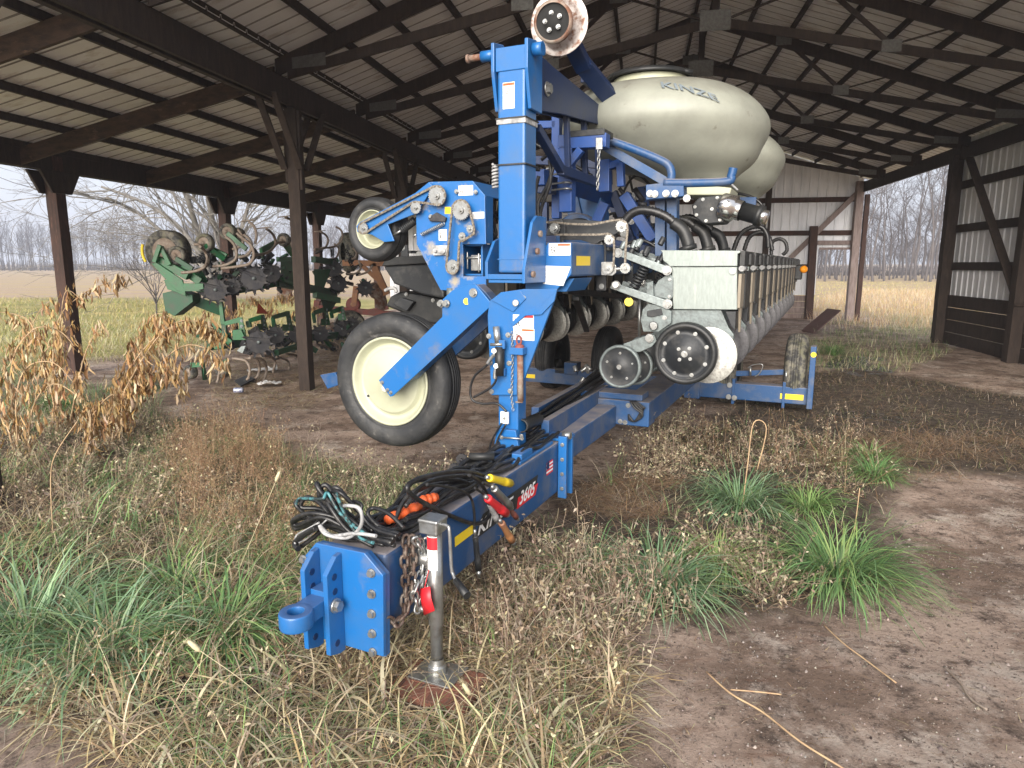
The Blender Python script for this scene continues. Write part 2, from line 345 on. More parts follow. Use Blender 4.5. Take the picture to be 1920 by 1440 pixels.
def big_mesh(name, verts, faces, mt, cols=None, smooth=False, k=4):
    me = bpy.data.meshes.new(name); me.vertices.add(len(verts)); me.vertices.foreach_set('co', np.asarray(verts, np.float32).ravel())
    nf = len(faces); me.loops.add(nf * k); me.loops.foreach_set('vertex_index', np.asarray(faces, np.int32).ravel())
    me.polygons.add(nf); me.polygons.foreach_set('loop_start', np.arange(nf, dtype=np.int32) * k); me.polygons.foreach_set('loop_total', np.full(nf, k, np.int32))
    if smooth: me.polygons.foreach_set('use_smooth', np.ones(nf, bool))
    me.update(calc_edges=True)
    if cols is not None:
        a = me.color_attributes.new('Col', 'FLOAT_COLOR', 'POINT'); c = np.ones((len(verts), 4), np.float32); c[:, :np.shape(cols)[1]] = cols; a.data.foreach_set('color', c.ravel())
    me.materials.append(mt); o = bpy.data.objects.new(name, me); COL.objects.link(o); return o
# masks: R moist soil under the weeds, G green field grass, B straw stubble
xr = X.ravel(); yr = Y.ravel()
wl_ = xr * SF.eB.x + yr * SF.eB.y; ll_ = xr * SF.eA.x + yr * SF.eA.y
wob = (fbm(xr, yr, 1.2, 3, 11) - .5) * 1.2
mR = np.zeros(len(xr))
for reg in (REG_LEFT, REG_MID, REG_RIGHT):
    q = np.zeros(len(xr))
    for dx, dy in ((0, 0), (.18, 0), (-.18, 0), (0, .18), (0, -.18), (.1, .1), (-.1, -.1), (.1, -.1), (-.1, .1)): q += pts_in(reg, xr + dx + wob * .25, yr + dy + wob * .25)
    mR = np.maximum(mR, q / 9)
outs = np.clip(np.maximum(np.maximum(-8.3 - wl_, wl_ - 6.6), ll_ - 22.5) + wob, 0, 1)     # outside the barn
left = wl_ < -8
brown = np.where(xr < 5, np.clip((yr - 31 + wob * 3) / 3, 0, 1), 0)
gold = np.where(wl_ > 5, outs, 0)
cols = np.stack([mR, outs * (1 - brown), np.maximum(brown, gold)], 1)
cols[:, 1] = np.where(wl_ > 5, outs * (1 - np.clip((ll_ - 19) / 6, 0, 1)), cols[:, 1])
wetn = fbm(xr, yr, 2.2, 4, 23)
mW = np.zeros(len(xr))
for reg in (gp((1430, 850), (1500, 775), (1620, 765), (1740, 800), (1700, 850), (1560, 860)), gp((1540, 690), (1560, 670), (1660, 668), (1680, 700), (1600, 706))):
    mW = np.maximum(mW, pts_in(reg, xr + wob * .2, yr + wob * .2) * np.clip((wetn - .45) / .08, 0, 1))
cols = np.concatenate([cols, mW[:, None]], 1)
DIRT = bpy.data.materials.new('barn_soil'); DIRT.use_nodes = True
def dirt_nodes():
    nt = DIRT.node_tree; L = nt.links; b = nt.nodes['Principled BSDF']
    tc = nd(nt, 'ShaderNodeTexCoord').outputs['Object']
    def noise(sc, det=8, ro=.6, st=None):
        n = nd(nt, 'ShaderNodeTexNoise'); n.inputs['Scale'].default_value = sc; n.inputs['Detail'].default_value = det; n.inputs['Roughness'].default_value = ro
        if st:
            mp = nd(nt, 'ShaderNodeMapping'); mp.inputs['Scale'].default_value = st; L.new(tc, mp.inputs[0]); L.new(mp.outputs[0], n.inputs['Vector'])
        else: L.new(tc, n.inputs['Vector'])
        return n.outputs['Fac']
    def rmp(f, a, b_):
        r = nd(nt, 'ShaderNodeMapRange'); r.inputs['From Min'].default_value = a; r.inputs['From Max'].default_value = b_; L.new(f, r.inputs['Value']); return r.outputs[0]
    def mx(f, a, b_):
        m = nd(nt, 'ShaderNodeMix', data_type='RGBA'); L.new(f, m.inputs['Factor']) if not isinstance(f, float) else None
        for s_, k in (('A', a), ('B', b_)):
            if isinstance(k, tuple): m.inputs[s_].default_value = (*k, 1)
            else: L.new(k, m.inputs[s_])
        return m.outputs['Result']
    c = mx(rmp(noise(1.3, 10, .68), .43, .57), (.47, .355, .285), (.21, .145, .108))
    c = mx(rmp(noise(2.3, 12, .72), .52, .64), c, (.55, .46, .39))
    c = mx(rmp(noise(6.5, 12, .78), .52, .62), c, (.105, .074, .058))
    c = mx(rmp(noise(34, 8, .75), .54, .66), c, (.085, .062, .05))
    c = mx(rmp(noise(75, 4, .6), .66, .72), c, (.46, .42, .38))
    c = mx(rmp(noise(2.6, 9, .7, (1, 5, 1)), .58, .72), c, (.19, .105, .07))
    vc = nd(nt, 'ShaderNodeVertexColor', layer_name='Col'); sp = nd(nt, 'ShaderNodeSeparateColor'); L.new(vc.outputs['Color'], sp.inputs[0])
    dark = mx(rmp(noise(9), .4, .7), (.05, .037, .028), (.13, .10, .075))
    c = mx(rmp(sp.outputs[0], .2, .9), c, dark)
    gr = mx(rmp(noise(.35, 6), .4, .62), (.25, .235, .07), (.42, .34, .14)); gr = mx(rmp(noise(6, 8, .7), .5, .7), gr, (.1, .085, .035))
    c = mx(sp.outputs[1], c, gr)
    st = mx(rmp(noise(.08, 6, .6, (1, 6, 1)), .4, .62), (.36, .26, .19), (.40, .30, .14)); st = mx(rmp(noise(2, 8, .7), .5, .75), st, (.4, .31, .2))
    c = mx(sp.outputs[2], c, st)
    c = mx(vc.outputs['Alpha'], c, (.03, .024, .02))
    L.new(c, b.inputs['Base Color'])
    r = nd(nt, 'ShaderNodeMapRange'); r.inputs['From Min'].default_value = .4; r.inputs['From Max'].default_value = .7; r.inputs['To Min'].default_value = .95; r.inputs['To Max'].default_value = .72
    L.new(noise(.9), r.inputs['Value']); rw = nd(nt, 'ShaderNodeMix'); L.new(vc.outputs['Alpha'], rw.inputs[0]); L.new(r.outputs[0], rw.inputs[2]); rw.inputs[3].default_value = .12; L.new(rw.outputs[0], b.inputs['Roughness']); b.inputs['Specular IOR Level'].default_value = .3
    bn = nd(nt, 'ShaderNodeBump'); bn.inputs['Strength'].default_value = 1.0; bn.inputs['Distance'].default_value = .035; L.new(noise(26, 12, .75), bn.inputs['Height'])
    b2 = nd(nt, 'ShaderNodeBump'); b2.inputs['Strength'].default_value = .8; b2.inputs['Distance'].default_value = .008; L.new(noise(160, 6, .7), b2.inputs['Height'])
    L.new(bn.outputs[0], b2.inputs['Normal']); L.new(b2.outputs[0], b.inputs['Normal'])
dirt_nodes()
ground = big_mesh('ground', np.stack([xr, yr, Z.ravel()], 1), np.stack([idx, idx + 1, idx + nx + 1, idx + nx], 1), DIRT, cols, True)
tag(ground, kind='structure')

# ================================================================ BARN
L0, L1 = 3.3, 21.3; WR, WG, WE = 6.0, -4.3, -8.1; WP = .85
ZH = 3.58; ZP = 5.78; ZEV = 2.86
barn = root('pole_barn', SF, (WP, 12, 0), 'open-sided pole barn with dark timber trusses and ribbed metal roof', 'barn')
BB = (WP, 12, 0)
def bpart(bd, name, mt, bevel=.006, parent=None): return bd.build(name, mt, parent or barn, BB, bevel=bevel)
def zroofR(w): return ZP - abs(w - WP) * (ZP - 4.05) / (WR - WP)
def zroofL(w): return 3.99 - (WG - w) * (.83 / 3.8)
def ribsheet(fn, l0, l1, w0, w1, pitch=.23, th=.032):
    """fn(w)->z ; ribs run along w"""
    bd = Bd(); prof = []
    l = l0
    while l < l1:
        prof += [(l, 0), (l + pitch * .36, 0), (l + pitch * .42, -.0), (l + pitch * .46, th), (l + pitch * .54, th), (l + pitch * .58, 0)]; l += pitch
    prof.append((l1, 0)); vs_ = []; ws = np.linspace(w0, w1, 3)
    for w in ws:
        for (l, h) in prof: vs_.append((w, l, fn(w) + h))
    n = len(prof); fs = [(k * n + i, k * n + i + 1, (k + 1) * n + i + 1, (k + 1) * n + i) for k in range(len(ws) - 1) for i in range(n - 1)]
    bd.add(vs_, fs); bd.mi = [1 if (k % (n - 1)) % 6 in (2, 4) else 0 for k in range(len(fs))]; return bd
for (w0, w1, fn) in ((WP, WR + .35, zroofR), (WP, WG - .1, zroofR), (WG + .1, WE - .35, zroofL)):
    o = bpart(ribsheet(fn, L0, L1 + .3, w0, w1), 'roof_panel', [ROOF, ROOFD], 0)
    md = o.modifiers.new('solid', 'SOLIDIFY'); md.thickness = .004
# purlins
def purlin(w, z, mt=WOOD):
    bpart(Bd().box((w - .022, L0 + .03, z - .09), (w + .022, L1 - .06, z - .003)), 'purlin', mt, 0)
for i in range(9):
    d = .12 + i * .62
    if d < WR - WP + .2: purlin(WP + d, zroofR(WP + d)); purlin(WP - d, zroofR(WP - d))
for i in range(6): w = WG - .25 - i * .69; purlin(w, zroofL(w))
frames = [5.5 + 2.32 * i for i in range(7)]     # last close to the end wall
zt = lambda w: zroofR(w) - .092        # underside of purlins
for l in frames:
    bd = Bd()
    for sgn, we in ((1, WR), (-1, WG)):
        D = 0.19; Db = .12
        up = [(WP, l, zt(WP)), (we, l, zt(we)), (we, l, zt(we) - D), (WP, l, zt(WP) - D)]
        bd.prism(up, (0, .04, 0))
        zb0, zb1 = 4.86, 3.83
        lo = [(WP, l + .002, zb0), (we - sgn * .15, l + .002, zb1 + .02), (we - sgn * .15, l + .002, zb1 - Db + .02), (WP, l + .002, zb0 - Db)]
        bd.prism(lo, (0, .036, 0))
        zbot = lambda w: zb0 + (zb1 - zb0) * abs(w - WP) / 5.15
        for q0, q1 in ((.02, .25), (.43, .25), (.43, .60)):
            wb = WP + sgn * q0 * 5.15; wt = WP + sgn * q1 * 5.15
            bd.beam((wb, l + .02, zbot(wb) - .05), (wt, l + .02, zt(wt) - D * .5), .034, .085, up=(0, 1, 0)) if False else bd.prism(
                [(wb - .045, l + .003, zbot(wb) - .03), (wb + .045, l + .003, zbot(wb) - .03), (wt + .045, l + .003, zt(wt) - .06), (wt - .045, l + .003, zt(wt) - .06)], (0, .034, 0))
    bd.prism([(WP - .05, l + .004, 4.78), (WP + .05, l + .004, 4.78), (WP + .05, l + .004, zt(WP) - .05), (WP - .05, l + .004, zt(WP) - .05)], (0, .032, 0))
    tr = bpart(bd, 'truss', WOOD, .004)
    g = Bd()
    for y in (l - .004,):
        g.marks.append((len(g.v), len(g.f))); g.box((WP - .2, y, 4.68), (WP + .2, y + .003, 4.94))
        g.marks.append((len(g.v), len(g.f))); g.box((WP - .2, y, zt(WP) - .2), (WP + .2, y + .003, zt(WP) - .02))
        for sgn, we in ((1, WR), (-1, WG)):
            for q in (.43,):
                w = WP + sgn * q * 5.15; z = 4.86 - 1.03 * q - .05; g.marks.append((len(g.v), len(g.f))); g.box((w - .12, y, z - .07), (w + .12, y + .003, z + .08))
            w = WP + sgn * .25 * 5.15; g.marks.append((len(g.v), len(g.f))); g.box((w - .12, y, zt(w) - .15), (w + .12, y + .003, zt(w) - .01))
            c = we - sgn * .42; g.marks.append((len(g.v), len(g.f))); g.prism([(c - sgn * .22, y, zt(c) - .24), (c - sgn * .22, y, zt(c) - .10), (c + sgn * .2, y, zt(c) - .14), (c + sgn * .2, y, zt(c) - .26)], (0, .003, 0))
    for g_ in g.split(): bpart(g_, 'gusset_plate', GUSS, 0, tr)
    # lean-to rafter under the left roof
    zl = lambda w: zroofL(w) - .092
    bd = Bd(); bd.prism([(WG - .05, l + .05, zl(WG)), (WE + .02, l + .05, zl(WE)), (WE + .02, l + .05, zl(WE) - .21), (WG - .05, l + .05, zl(WG) - .21)], (0, .042, 0))
    bpart(bd, 'rafter', WOODF, .004)
# long beams
bpart(Bd().box((WG - .07, L0 + .1, 3.46), (WG + .0, L1 - .1, 3.8)).box((WG + .06, L0 + .1, 3.46), (WG + .11, L1 - .1, 3.75)), 'girder', WOOD)
bpart(Bd().box((WE - .05, L0 + .1, ZEV), (WE + .01, L1 - .1, ZEV + .27)).box((WE + .05, L0 + .1, ZEV), (WE + .11, L1 - .1, ZEV + .27)), 'girder', WOOD)
bpart(Bd().box((WR - .02, L0 + .1, ZH), (WR + .04, L1 - .05, ZH + .28)), 'girder', WOOD)
def post(w, l, z0, z1, s=.14, mt=WOOD, dx=0):
    bd = Bd(); n = 14; rs = random.Random(int(w * 100 + l * 7)); ring = []
    vs_ = []
    for i in range(n + 1):
        z = z0 + (z1 - z0) * i / n; e = [s / 2 + rs.uniform(-.0035, .0035) for _ in range(4)]
        vs_ += [(w - e[0], l - e[1], z), (w + e[2], l - e[1], z), (w + e[2], l + e[3], z), (w - e[0], l + e[3], z)]
    fs = [(i * 4 + k, i * 4 + (k + 1) % 4, i * 4 + 4 + (k + 1) % 4, i * 4 + 4 + k) for i in range(n) for k in range(4)] + [(0, 1, 2, 3), (n * 4, n * 4 + 1, n * 4 + 2, n * 4 + 3)]
    bd.add(vs_, fs); return bpart(bd, 'post', mt, .006)
for i, l in enumerate((3.62, 8.13, 12.0, 15.9, 19.6)):
    p = post(WG + .03, l, -.1, 3.46 + .25, .15, WOOD)
    bd = Bd()
    for s_ in (-1, 1):
        for y in (l,):
            bd.beam((WG + .03 - .10, l + s_ * .08, 2.75), (WG + .03 - .10, l + s_ * .62, 3.52), .035, .085, up=(1, 0, 0))
            bd.beam((WG + .03 + .10, l + s_ * .08, 2.75), (WG + .03 + .10, l + s_ * .62, 3.52), .035, .085, up=(1, 0, 0))
    bd.box((WG + .03 + .078, l - .06, 2.5), (WG + .03 + .11, l + .02, 3.44)).box((WG + .03 - .112, l - .06, 2.6), (WG + .03 - .08, l + .02, 3.44))
    bpart(bd, 'knee_brace', WOOD)
for i, l in enumerate((4.5, 8.45, 12.4, 16.3, 20.2)):
    post(WE + .03, l, -.1, ZEV + .2, .17, WOODR)
    bpart(Bd().prism([(WE - .052, l - .34, ZEV + .0), (WE - .052, l + .34, ZEV + .0), (WE - .052, l + .16, ZEV - .3), (WE - .052, l - .16, ZEV - .3)], (-.04, 0, 0)).prism(
        [(WE + .112, l - .34, ZEV + .0), (WE + .112, l + .34, ZEV + .0), (WE + .112, l + .16, ZEV - .3), (WE + .112, l - .16, ZEV - .3)], (.04, 0, 0)), 'knee_brace', WOOD)
# right wall: posts, cladding, girts, planks
LR = 15.25
post(WR - .02, LR, -.1, ZH + .1, .2, WOOD); post(WR - .04, 12.35, -.1, ZH + .1, .19, WOOD); post(WR, 8.4, -.1, ZH + .1, .16, WOOD)
def ribwall(p0, p1, z0, z1, off, pitch=.23, top=None, th=.018):
    """vertical ribbed sheet from p0 to p1 (w,l) ; off = inward normal (w,l) ; top(t)->z"""
    p0 = Vector(p0).to_2d() if len(p0) > 2 else Vector(p0); p1 = Vector(p1); d = p1 - p0; Lg = d.length; n = int(Lg / pitch); vs_ = []; prof = []
    for i in range(n):
        for q, h in ((0, 0), (.38, 0), (.44, 1), (.54, 1), (.60, 0)): prof.append(((i + q) / n, h))
    prof.append((1, 0))
    for zi in (0, 1):
        for t_, h in prof:
            q = p0 + d * t_; zz = z0 if zi == 0 else (top(t_) if top else z1)
            vs_.append((q.x + off[0] * h * th, q.y + off[1] * h * th, zz))
    m = len(prof); return Bd().add(vs_, [(i, i + 1, m + i + 1, m + i) for i in range(m - 1)])
def wallp(bd): 
    o = bpart(bd, 'wall_panel', WALLM, 0); md = o.modifiers.new('solid', 'SOLIDIFY'); md.thickness = .003; return o
wallp(ribwall((WR + .115, 7.0), (WR + .115, LR + .1), .75, 4.0, (-1, 0)))
for v_ in ((1811, 344), (1805, 427), (1791, 499)):
    p = SF.at(*v_, x=WR); bpart(Bd().box((WR + .05, 7.2, p.z - .075), (WR + .09, LR - .11, p.z + .075)), 'girt', WOOD)
bd = Bd()
for k in range(4):
    bd.box((WR + .035 + .004 * (k % 2), 7.2, .02 + k * .245), (WR + .08, LR - .11, .02 + k * .245 + .237))
bpart(bd, 'kick_boards', WOOD)
pa = SF.at(1818, 296, x=WR - .06); pb = SF.at(1912, 575, x=WR - .06)
bpart(Bd().beam((pa.x, pa.y, pa.z), (pb.x, pb.y, pb.z), .04, .14, up=(1, 0, 0)), 'diagonal_brace', WOOD)
# end wall
def ew(u, v): return SF.at(u, v, y=L1)
LW = L1 + .08
wD0 = ew(1533, 500).x; wD1 = ew(1597, 500).x; zD = ew(1560, 466).z; zK = ew(1480, 553).z
wallp(ribwall((WG - .05, LW), (wD0, LW), zK, 0, (0, -1), top=lambda t_: zroofR(WG - .05 + (wD0 - WG + .05) * t_) - .05))
wallp(ribwall((wD0, LW), (WR + .05, LW), zD, 0, (0, -1), top=lambda t_: zroofR(wD0 + (WR + .05 - wD0) * t_) - .05))
wallp(ribwall((WE, LW), (WG - .05, LW), .5, 0, (0, -1), top=lambda t_: zroofL(WE + (WG - WE) * t_) - .05))
for v_ in (375, 437): z = ew(1500, v_).z; bpart(Bd().box((WG, L1 + .0, z - .07), (WR - .1, L1 + .04, z + .07)), 'girt', WOODR)
z = ew(1560, 455).z; bpart(Bd().box((wD0 - .05, L1 - .012, z - .06), (WR - .1, L1 + .03, z + .06)), 'door_header', WOODG)
z = ew(1560, 466).z; bpart(Bd().box((wD0, L1 - .03, z - .035), (WR - .1, L1 - .014, z + .03)), 'door_header', WOODG)
z = ew(1480, 500).z; bpart(Bd().box((WG, L1, z - .07), (wD0 - .1, L1 + .04, z + .07)), 'girt', WOODR)
bd = Bd()
for k in range(4): bd.box((WG, L1 + .002 * (k % 2), .0 + k * (zK / 4)), (wD0 - .1, L1 + .045, (k + 1) * (zK / 4) - .012))
bpart(bd, 'kick_boards', WOODG)
post(WR - .08, L1 - .1, -.1, ZH + .3, .2, WOODG); post(WR + .16, L1 + .0, -.1, ZH - .05, .12, WOODR)
post(wD1 - .02, L1, -.1, zD, .1, WOODR)
q = SF.at(1526, 424, y=L1 - .25); q2 = SF.at(1516, 595, y=L1 - .25)
bpart(Bd().beam((q2.x, q2.y, -.05), (q.x, q.y, q.z), .2, .18, up=(0, 1, 0)), 'post', WOODR)
a_ = ew(1613, 356); b_ = ew(1481, 484)
bpart(Bd().beam((a_.x, L1 - .06, a_.z), (b_.x, L1 - .06, b_.z), .14, .04, up=(0, 1, 0)), 'diagonal_brace', WOODG)
for w in (-1.9, WP, 3.5): post(w, L1 - .1, -.1, zroofR(w) - .25, .15, WOOD)
for w in (WE + 2,): post(w, L1 - .1, -.1, zroofL(w) - .25, .15, WOOD)
# near-left edge post is part of the inner row (l = 4.25)
# ================================================================ BLUE ROW PLANTER (frame: x right of the tongue, y along it, z up)
PB = (-1.55, 4.6, 0)
planter = root('row_planter', MF, PB, 'large blue folded row planter with cream bulk tanks, filling the middle of the barn', 'planter')
eX = Vector((1, 0, 0)); eY = Vector((0, 1, 0)); eZ = Vector((0, 0, 1))
def mp(bd, name, mt, parent=None, bevel=.003, split=True):
    if split and len(bd.marks) > 1 and name.split('_')[-1] in ('bolt', 'fitting', 'hole', 'lug', 'pin', 'tie'): return [b.build(name, mt, parent or planter, PB, bevel=0) for b in bd.split()][0]
    return bd.build(name, mt, parent or planter, PB, bevel=bevel)
def A(u, v, a): return MF.at(u, v, y=a)
def Bq(u, v, b): return MF.at(u, v, x=b)
def pl(bd, px, a, th, hole=None):
    bd.prism([A(u, v, a) for u, v in px], (0, th, 0)); return bd
def bolts(name, px, a, parent=None, r=.013, h=.014, mt=None):
    bd = Bd()
    for u, v in px: bd.bolt(A(u, v, a), (0, -1, 0), r, h)
    return mp(bd, name, mt or SILV, parent, 0)
# --- tongue
a0 = 1.9
pR = MF.at(722, 1188, y=a0); tb = pR.x; zb = pR.z - .01
pT = MF.at(722, 1046, y=a0); zt_ = pT.z
lw = A(600, 1030, a0).x
TL = tb - .27
tongue = mp(Bd().box((TL, a0 + .02, zb), (tb, 3.72, zt_)), 'tongue', BLUED, None, .012)
T2 = tb - .02; T2L = tb - .22
qa = MF.at(1156, 760, x=T2); qb = MF.at(1156, 798, x=T2)
tongue_r = mp(Bd().box((T2L, 3.72, qb.z), (T2, qa.y, qa.z)), 'tongue', BLUED, None, .01)
sx1 = A(1217, 775, qa.y).x; szb = A(1180, 798, qa.y).z; szt = A(1180, 752, qa.y).z
mp(Bd().box((T2L - .04, qa.y, szb), (sx1, qa.y + .2, szt)).box((T2L - .1, qa.y + .02, szt + .001), (sx1 - .06, qa.y + .22, szt + .05)), 'tongue_socket', BLUED, None, .008)
mp(Bd().box((sx1 - .24, qa.y + .201, szb + .01), (sx1 - .005, 8.1, szt - .005)), 'tongue', BLUED, None, .01)
bd = Bd()
for u, v in ((1163, 790), (1178, 760), (1172, 792)): bd.bolt(A(u, v, qa.y), (0, -1, 0), .014)
mp(bd, 'socket_bolt', SILV, None, 0)
for j in range(4): mp(Bd().tube([A(1182 + 3 * j, 752, qa.y - .03), A(1190 + 6 * j, 765, qa.y - .04), A(1205, 778 - 4 * j, qa.y - .03), A(1190, 790, qa.y - .03), A(1178, 786 - 3 * j, qa.y - .02)], .008, 6), 'hydraulic_hose', HOSE, None, 0)
mp(Bd().beam(A(1022, 806, 3.75), A(1135, 735, 5.3), .05, .12).beam(A(1003, 778, 4.0), A(1100, 722, 5.7), .05, .10), 'hose_rail', BLUED)
rq = random.Random(12)
for k in range(9):
    mp(Bd().tube([A(978 + 3 * k + rq.uniform(-4, 4), 862 - 3 * k, 3.5), A(1000 + 4 * k, 826 - 2 * k + rq.uniform(-4, 4), 3.9), A(1030 + 3 * k, 790 - 2 * k + rq.uniform(-4, 4), 4.5), A(1062 + 3 * k, 757 - k + rq.uniform(-4, 4), 5.2), A(1090 + 3 * k, 725 + rq.uniform(-5, 5), 5.8), A(1112 + 2 * k, 702 + rq.uniform(-6, 6), 6.3)], .016, 7), 'hydraulic_hose', HOSE, None, 0)
# joint bracket
jb = Bd()
for dy in (0, .10):
    jb.box((tb + .003, 3.66 + dy, zb - .03), (tb + .055, 3.685 + dy, zt_ + .04))
jb.box((tb + .002, 3.685, zb + .0), (tb + .02, 3.76, zt_ + .0)); jb.box((TL - .01, 3.68, zt_ + .004), (tb + .05, 3.83, zt_ + .02))
mp(jb, 'joint_bracket', BLUE)
bd = Bd()
for k in range(4): bd.bolt((tb + .03, 3.66, zb + .03 + k * .09), (0, -1, 0), .009, .012)
bd.cyl((tb + .01, 3.72, zt_ + .035), (tb + .06, 3.72, zt_ + .035), .022)
mp(bd, 'bracket_bolt', SILV, None, 0)
# --- hitch plate
ch = [(566, 1049), (592, 1018), (683, 1037), (718, 1079), (719, 1232), (567, 1187)]
a1 = 1.84
hp = mp(pl(Bd(), ch, a1, .02).prism([A(u + 4, v, a1 + .024) for u, v in ch], (0, .03, 0)), 'hitch_plate', BLUE, None, .003)
# two ears standing off the plate, bored
ears = Bd()
for u0, u1 in ((583, 612), (622, 655)):
    # ear: vertical plate in plane x, from plate toward camera
    x = A(u0 if u0 < 600 else 623, 1100, a1).x + (.03 if u0 < 600 else .03)
    z0 = A(640, 1215, a1).z; z1 = A(640, 1036, a1).z; dpt = .085
    prof = [(x, a1, z0), (x, a1, z1), (x, a1 - .03, z1 - .004), (x, a1 - dpt, z1 - .055), (x, a1 - dpt, z0 + .02), (x, a1 - .03, z0)]
    ears.prism(prof, (.02, 0, 0))
xe1 = A(583, 1100, a1).x + .03; xe2 = A(623, 1100, a1).x + .03
ear_o = mp(ears, 'hitch_ear', BLUE, hp, .003)
bd = Bd()
for x in (xe1, xe2):
    for k, z in enumerate((z1 - .075, z1 - .13, z0 + .05)):
        bd.mk().cyl((x + .0195, a1 - .045, z), (x + .0212, a1 - .045, z), .013, n=18)
mp(bd, 'ear_hole', NAVY, hp, 0)
bolts('plate_bolt', [(697, 1074), (698, 1113), (698, 1150), (699, 1187), (700, 1222), (570, 1048), (570, 1085), (571, 1121), (634, 1212)], a1, hp, .0125, .016)
# clevis tongue eye
cz1 = A(600, 1150, a1 - .06).z; zc = A(573, 1168, a1 - .16).z
cx = (xe1 + xe2 + .02) / 2
hw = (xe2 - xe1 - .02) / 2 - .001
bd = Bd(); Rr = .056; ang = [pi + pi * k / 14 for k in range(15)]
ya = a1 - .18
outl = [(cx - hw, a1 - .005)] + [(cx + Rr * cos(t_), ya + Rr * sin(t_)) for t_ in ang] + [(cx + hw, a1 - .005)]
inner = [(cx + .026 * cos(2 * pi * k / 24), ya + .026 * sin(2 * pi * k / 24)) for k in range(24)]
# build ring with hole: eye as lathe ring + neck
bd.lathe((cx, ya, zc), (0, 0, 1), [(.029, -.008), (Rr, -.008), (Rr + .002, 0), (Rr + .002, .043), (Rr, .05), (.029, .05), (.029, -.008)], 36)
bd.prism([(cx - hw, a1, zc - .007), (cx - hw, ya + .04, zc - .007), (cx + hw, ya + .04, zc - .007), (cx + hw, a1, zc - .007)], (0, 0, .056))
bd.prism([(cx - hw, a1, zc + .0405), (cx - hw, a1 - .06, zc + .0405), (cx + hw, a1 - .06, zc + .0405), (cx + hw, a1, zc + .0405)], (0, 0, .028))
mp(bd, 'hitch_eye', BLUE, hp, .002)
bd = Bd(); bd.bolt((xe2 + .02, a1 - .048, zc + .02), (1, 0, 0), .02, .024); mp(bd, 'clevis_bolt', SILV, hp, 0)
# --- parking jack
jf = G(820, 1268); jm = MF.at(820, 1268, z=0); jx, jy = jm.x, jm.y
zj = MF.at(808, 970, y=jy).z
jack = mp(Bd().lathe((jx, jy, 0), eZ, [(.0, .03), (.024, .03), (.024, .22), (.029, .225), (.029, zj - .05), (.0, zj - .05)], 28), 'parking_jack', SILV, None, 0)
mp(Bd().box((jx - .045, jy - .04, zj - .055), (jx + .035, jy + .04, zj - .0)).box((jx - .048, jy - .043, zj - .012), (jx + .038, jy + .043, zj + .004)), 'jack_head', SILV, jack, .006)
bd = Bd(); P0 = V(jx + .03, jy, zj - .02)
bd.tube([P0, P0 + V(.03, -.005, .0), P0 + V(.042, -.01, -.02), P0 + V(.048, -.01, -.16), P0 + V(.056, -.012, -.185), P0 + V(.08, -.03, -.205)], .0065, 8); mp(bd, 'jack_crank', SILV, jack, 0)
mp(Bd().cyl(P0 + V(.075, -.025, -.2), P0 + V(.15, -.075, -.222), .013, .016, 14), 'crank_grip', BLACK, jack, 0)
fb = Bd(); fb.prism([(jx - .09, jy - .075, .014), (jx + .09, jy - .075, .014), (jx + .10, jy - .06, .014), (jx + .10, jy + .075, .014), (jx - .09, jy + .075, .014)], (0, 0, .008))
fb.lathe((jx, jy, .02), eZ, [(.038, 0), (.036, .03), (.03, .035), (.026, .06)], 24); mp(fb, 'jack_foot', SILV, jack, .002)
# label on jack
bd = Bd(); n = 8; vs_ = []
for zz in (zj - .20, zj - .065):
    for k in range(n + 1): t_ = -2.2 + k * 1.5 / n; vs_.append((jx + .0297 * cos(t_), jy + .0297 * sin(t_), zz))
bd.add(vs_, [(k, k + 1, n + 2 + k, n + 1 + k) for k in range(n)])
bd.m = 1; vs_ = []
for zz in (zj - .145, zj - .14, zj - .118, zj - .068):
    for k in range(n + 1): t_ = -2.2 + k * 1.5 / n; vs_.append((jx + .0301 * cos(t_), jy + .0301 * sin(t_), zz))
bd.add(vs_[18:], [(k, k + 1, n + 2 + k, n + 1 + k) for k in range(n)]); bd.m = 2
for zz in (.155, .165, .172, .182, .19):
    vs_ = []
    for z2 in (zj - zz, zj - zz + .003):
        for k in range(n + 1): t_ = -2.1 + k * 1.2 / n; vs_.append((jx + .0302 * cos(t_), jy + .0302 * sin(t_), z2))
    bd.add(vs_, [(k, k + 1, n + 2 + k, n + 1 + k) for k in range(n)])
mp(bd, 'jack_label', [WHITE, RED, GREY], jack, 0)
# jack mount on tongue
mp(Bd().cyl((tb, jy, zj - .17), (jx - .02, jy, zj - .17), .03).box((tb, jy - .05, zj - .22), (tb + .012, jy + .05, zj - .1)), 'jack_mount', SILV, jack, .002)
# red tag
tg = A(800, 1100, jy - .06); bd = Bd()
vs_ = [A(u, v, jy - .05 + k) for (u, v, k) in ((787, 1104, 0), (806, 1100, -.01), (789, 1127, -.012), (808, 1122, -.022), (795, 1154, -.005), (815, 1145, -.015))]
bd.add(vs_, [(0, 1, 3, 2), (2, 3, 5, 4)], True); o = mp(bd, 'red_tag', RED, jack, 0); md = o.modifiers.new('s', 'SOLIDIFY'); md.thickness = .002
mp(Bd().tube([A(796, 1103, jy - .05), A(800, 1085, jy - .04), A(806, 1060, jy - .02)], .0015, 5), 'tag_string', RED, jack, 0)
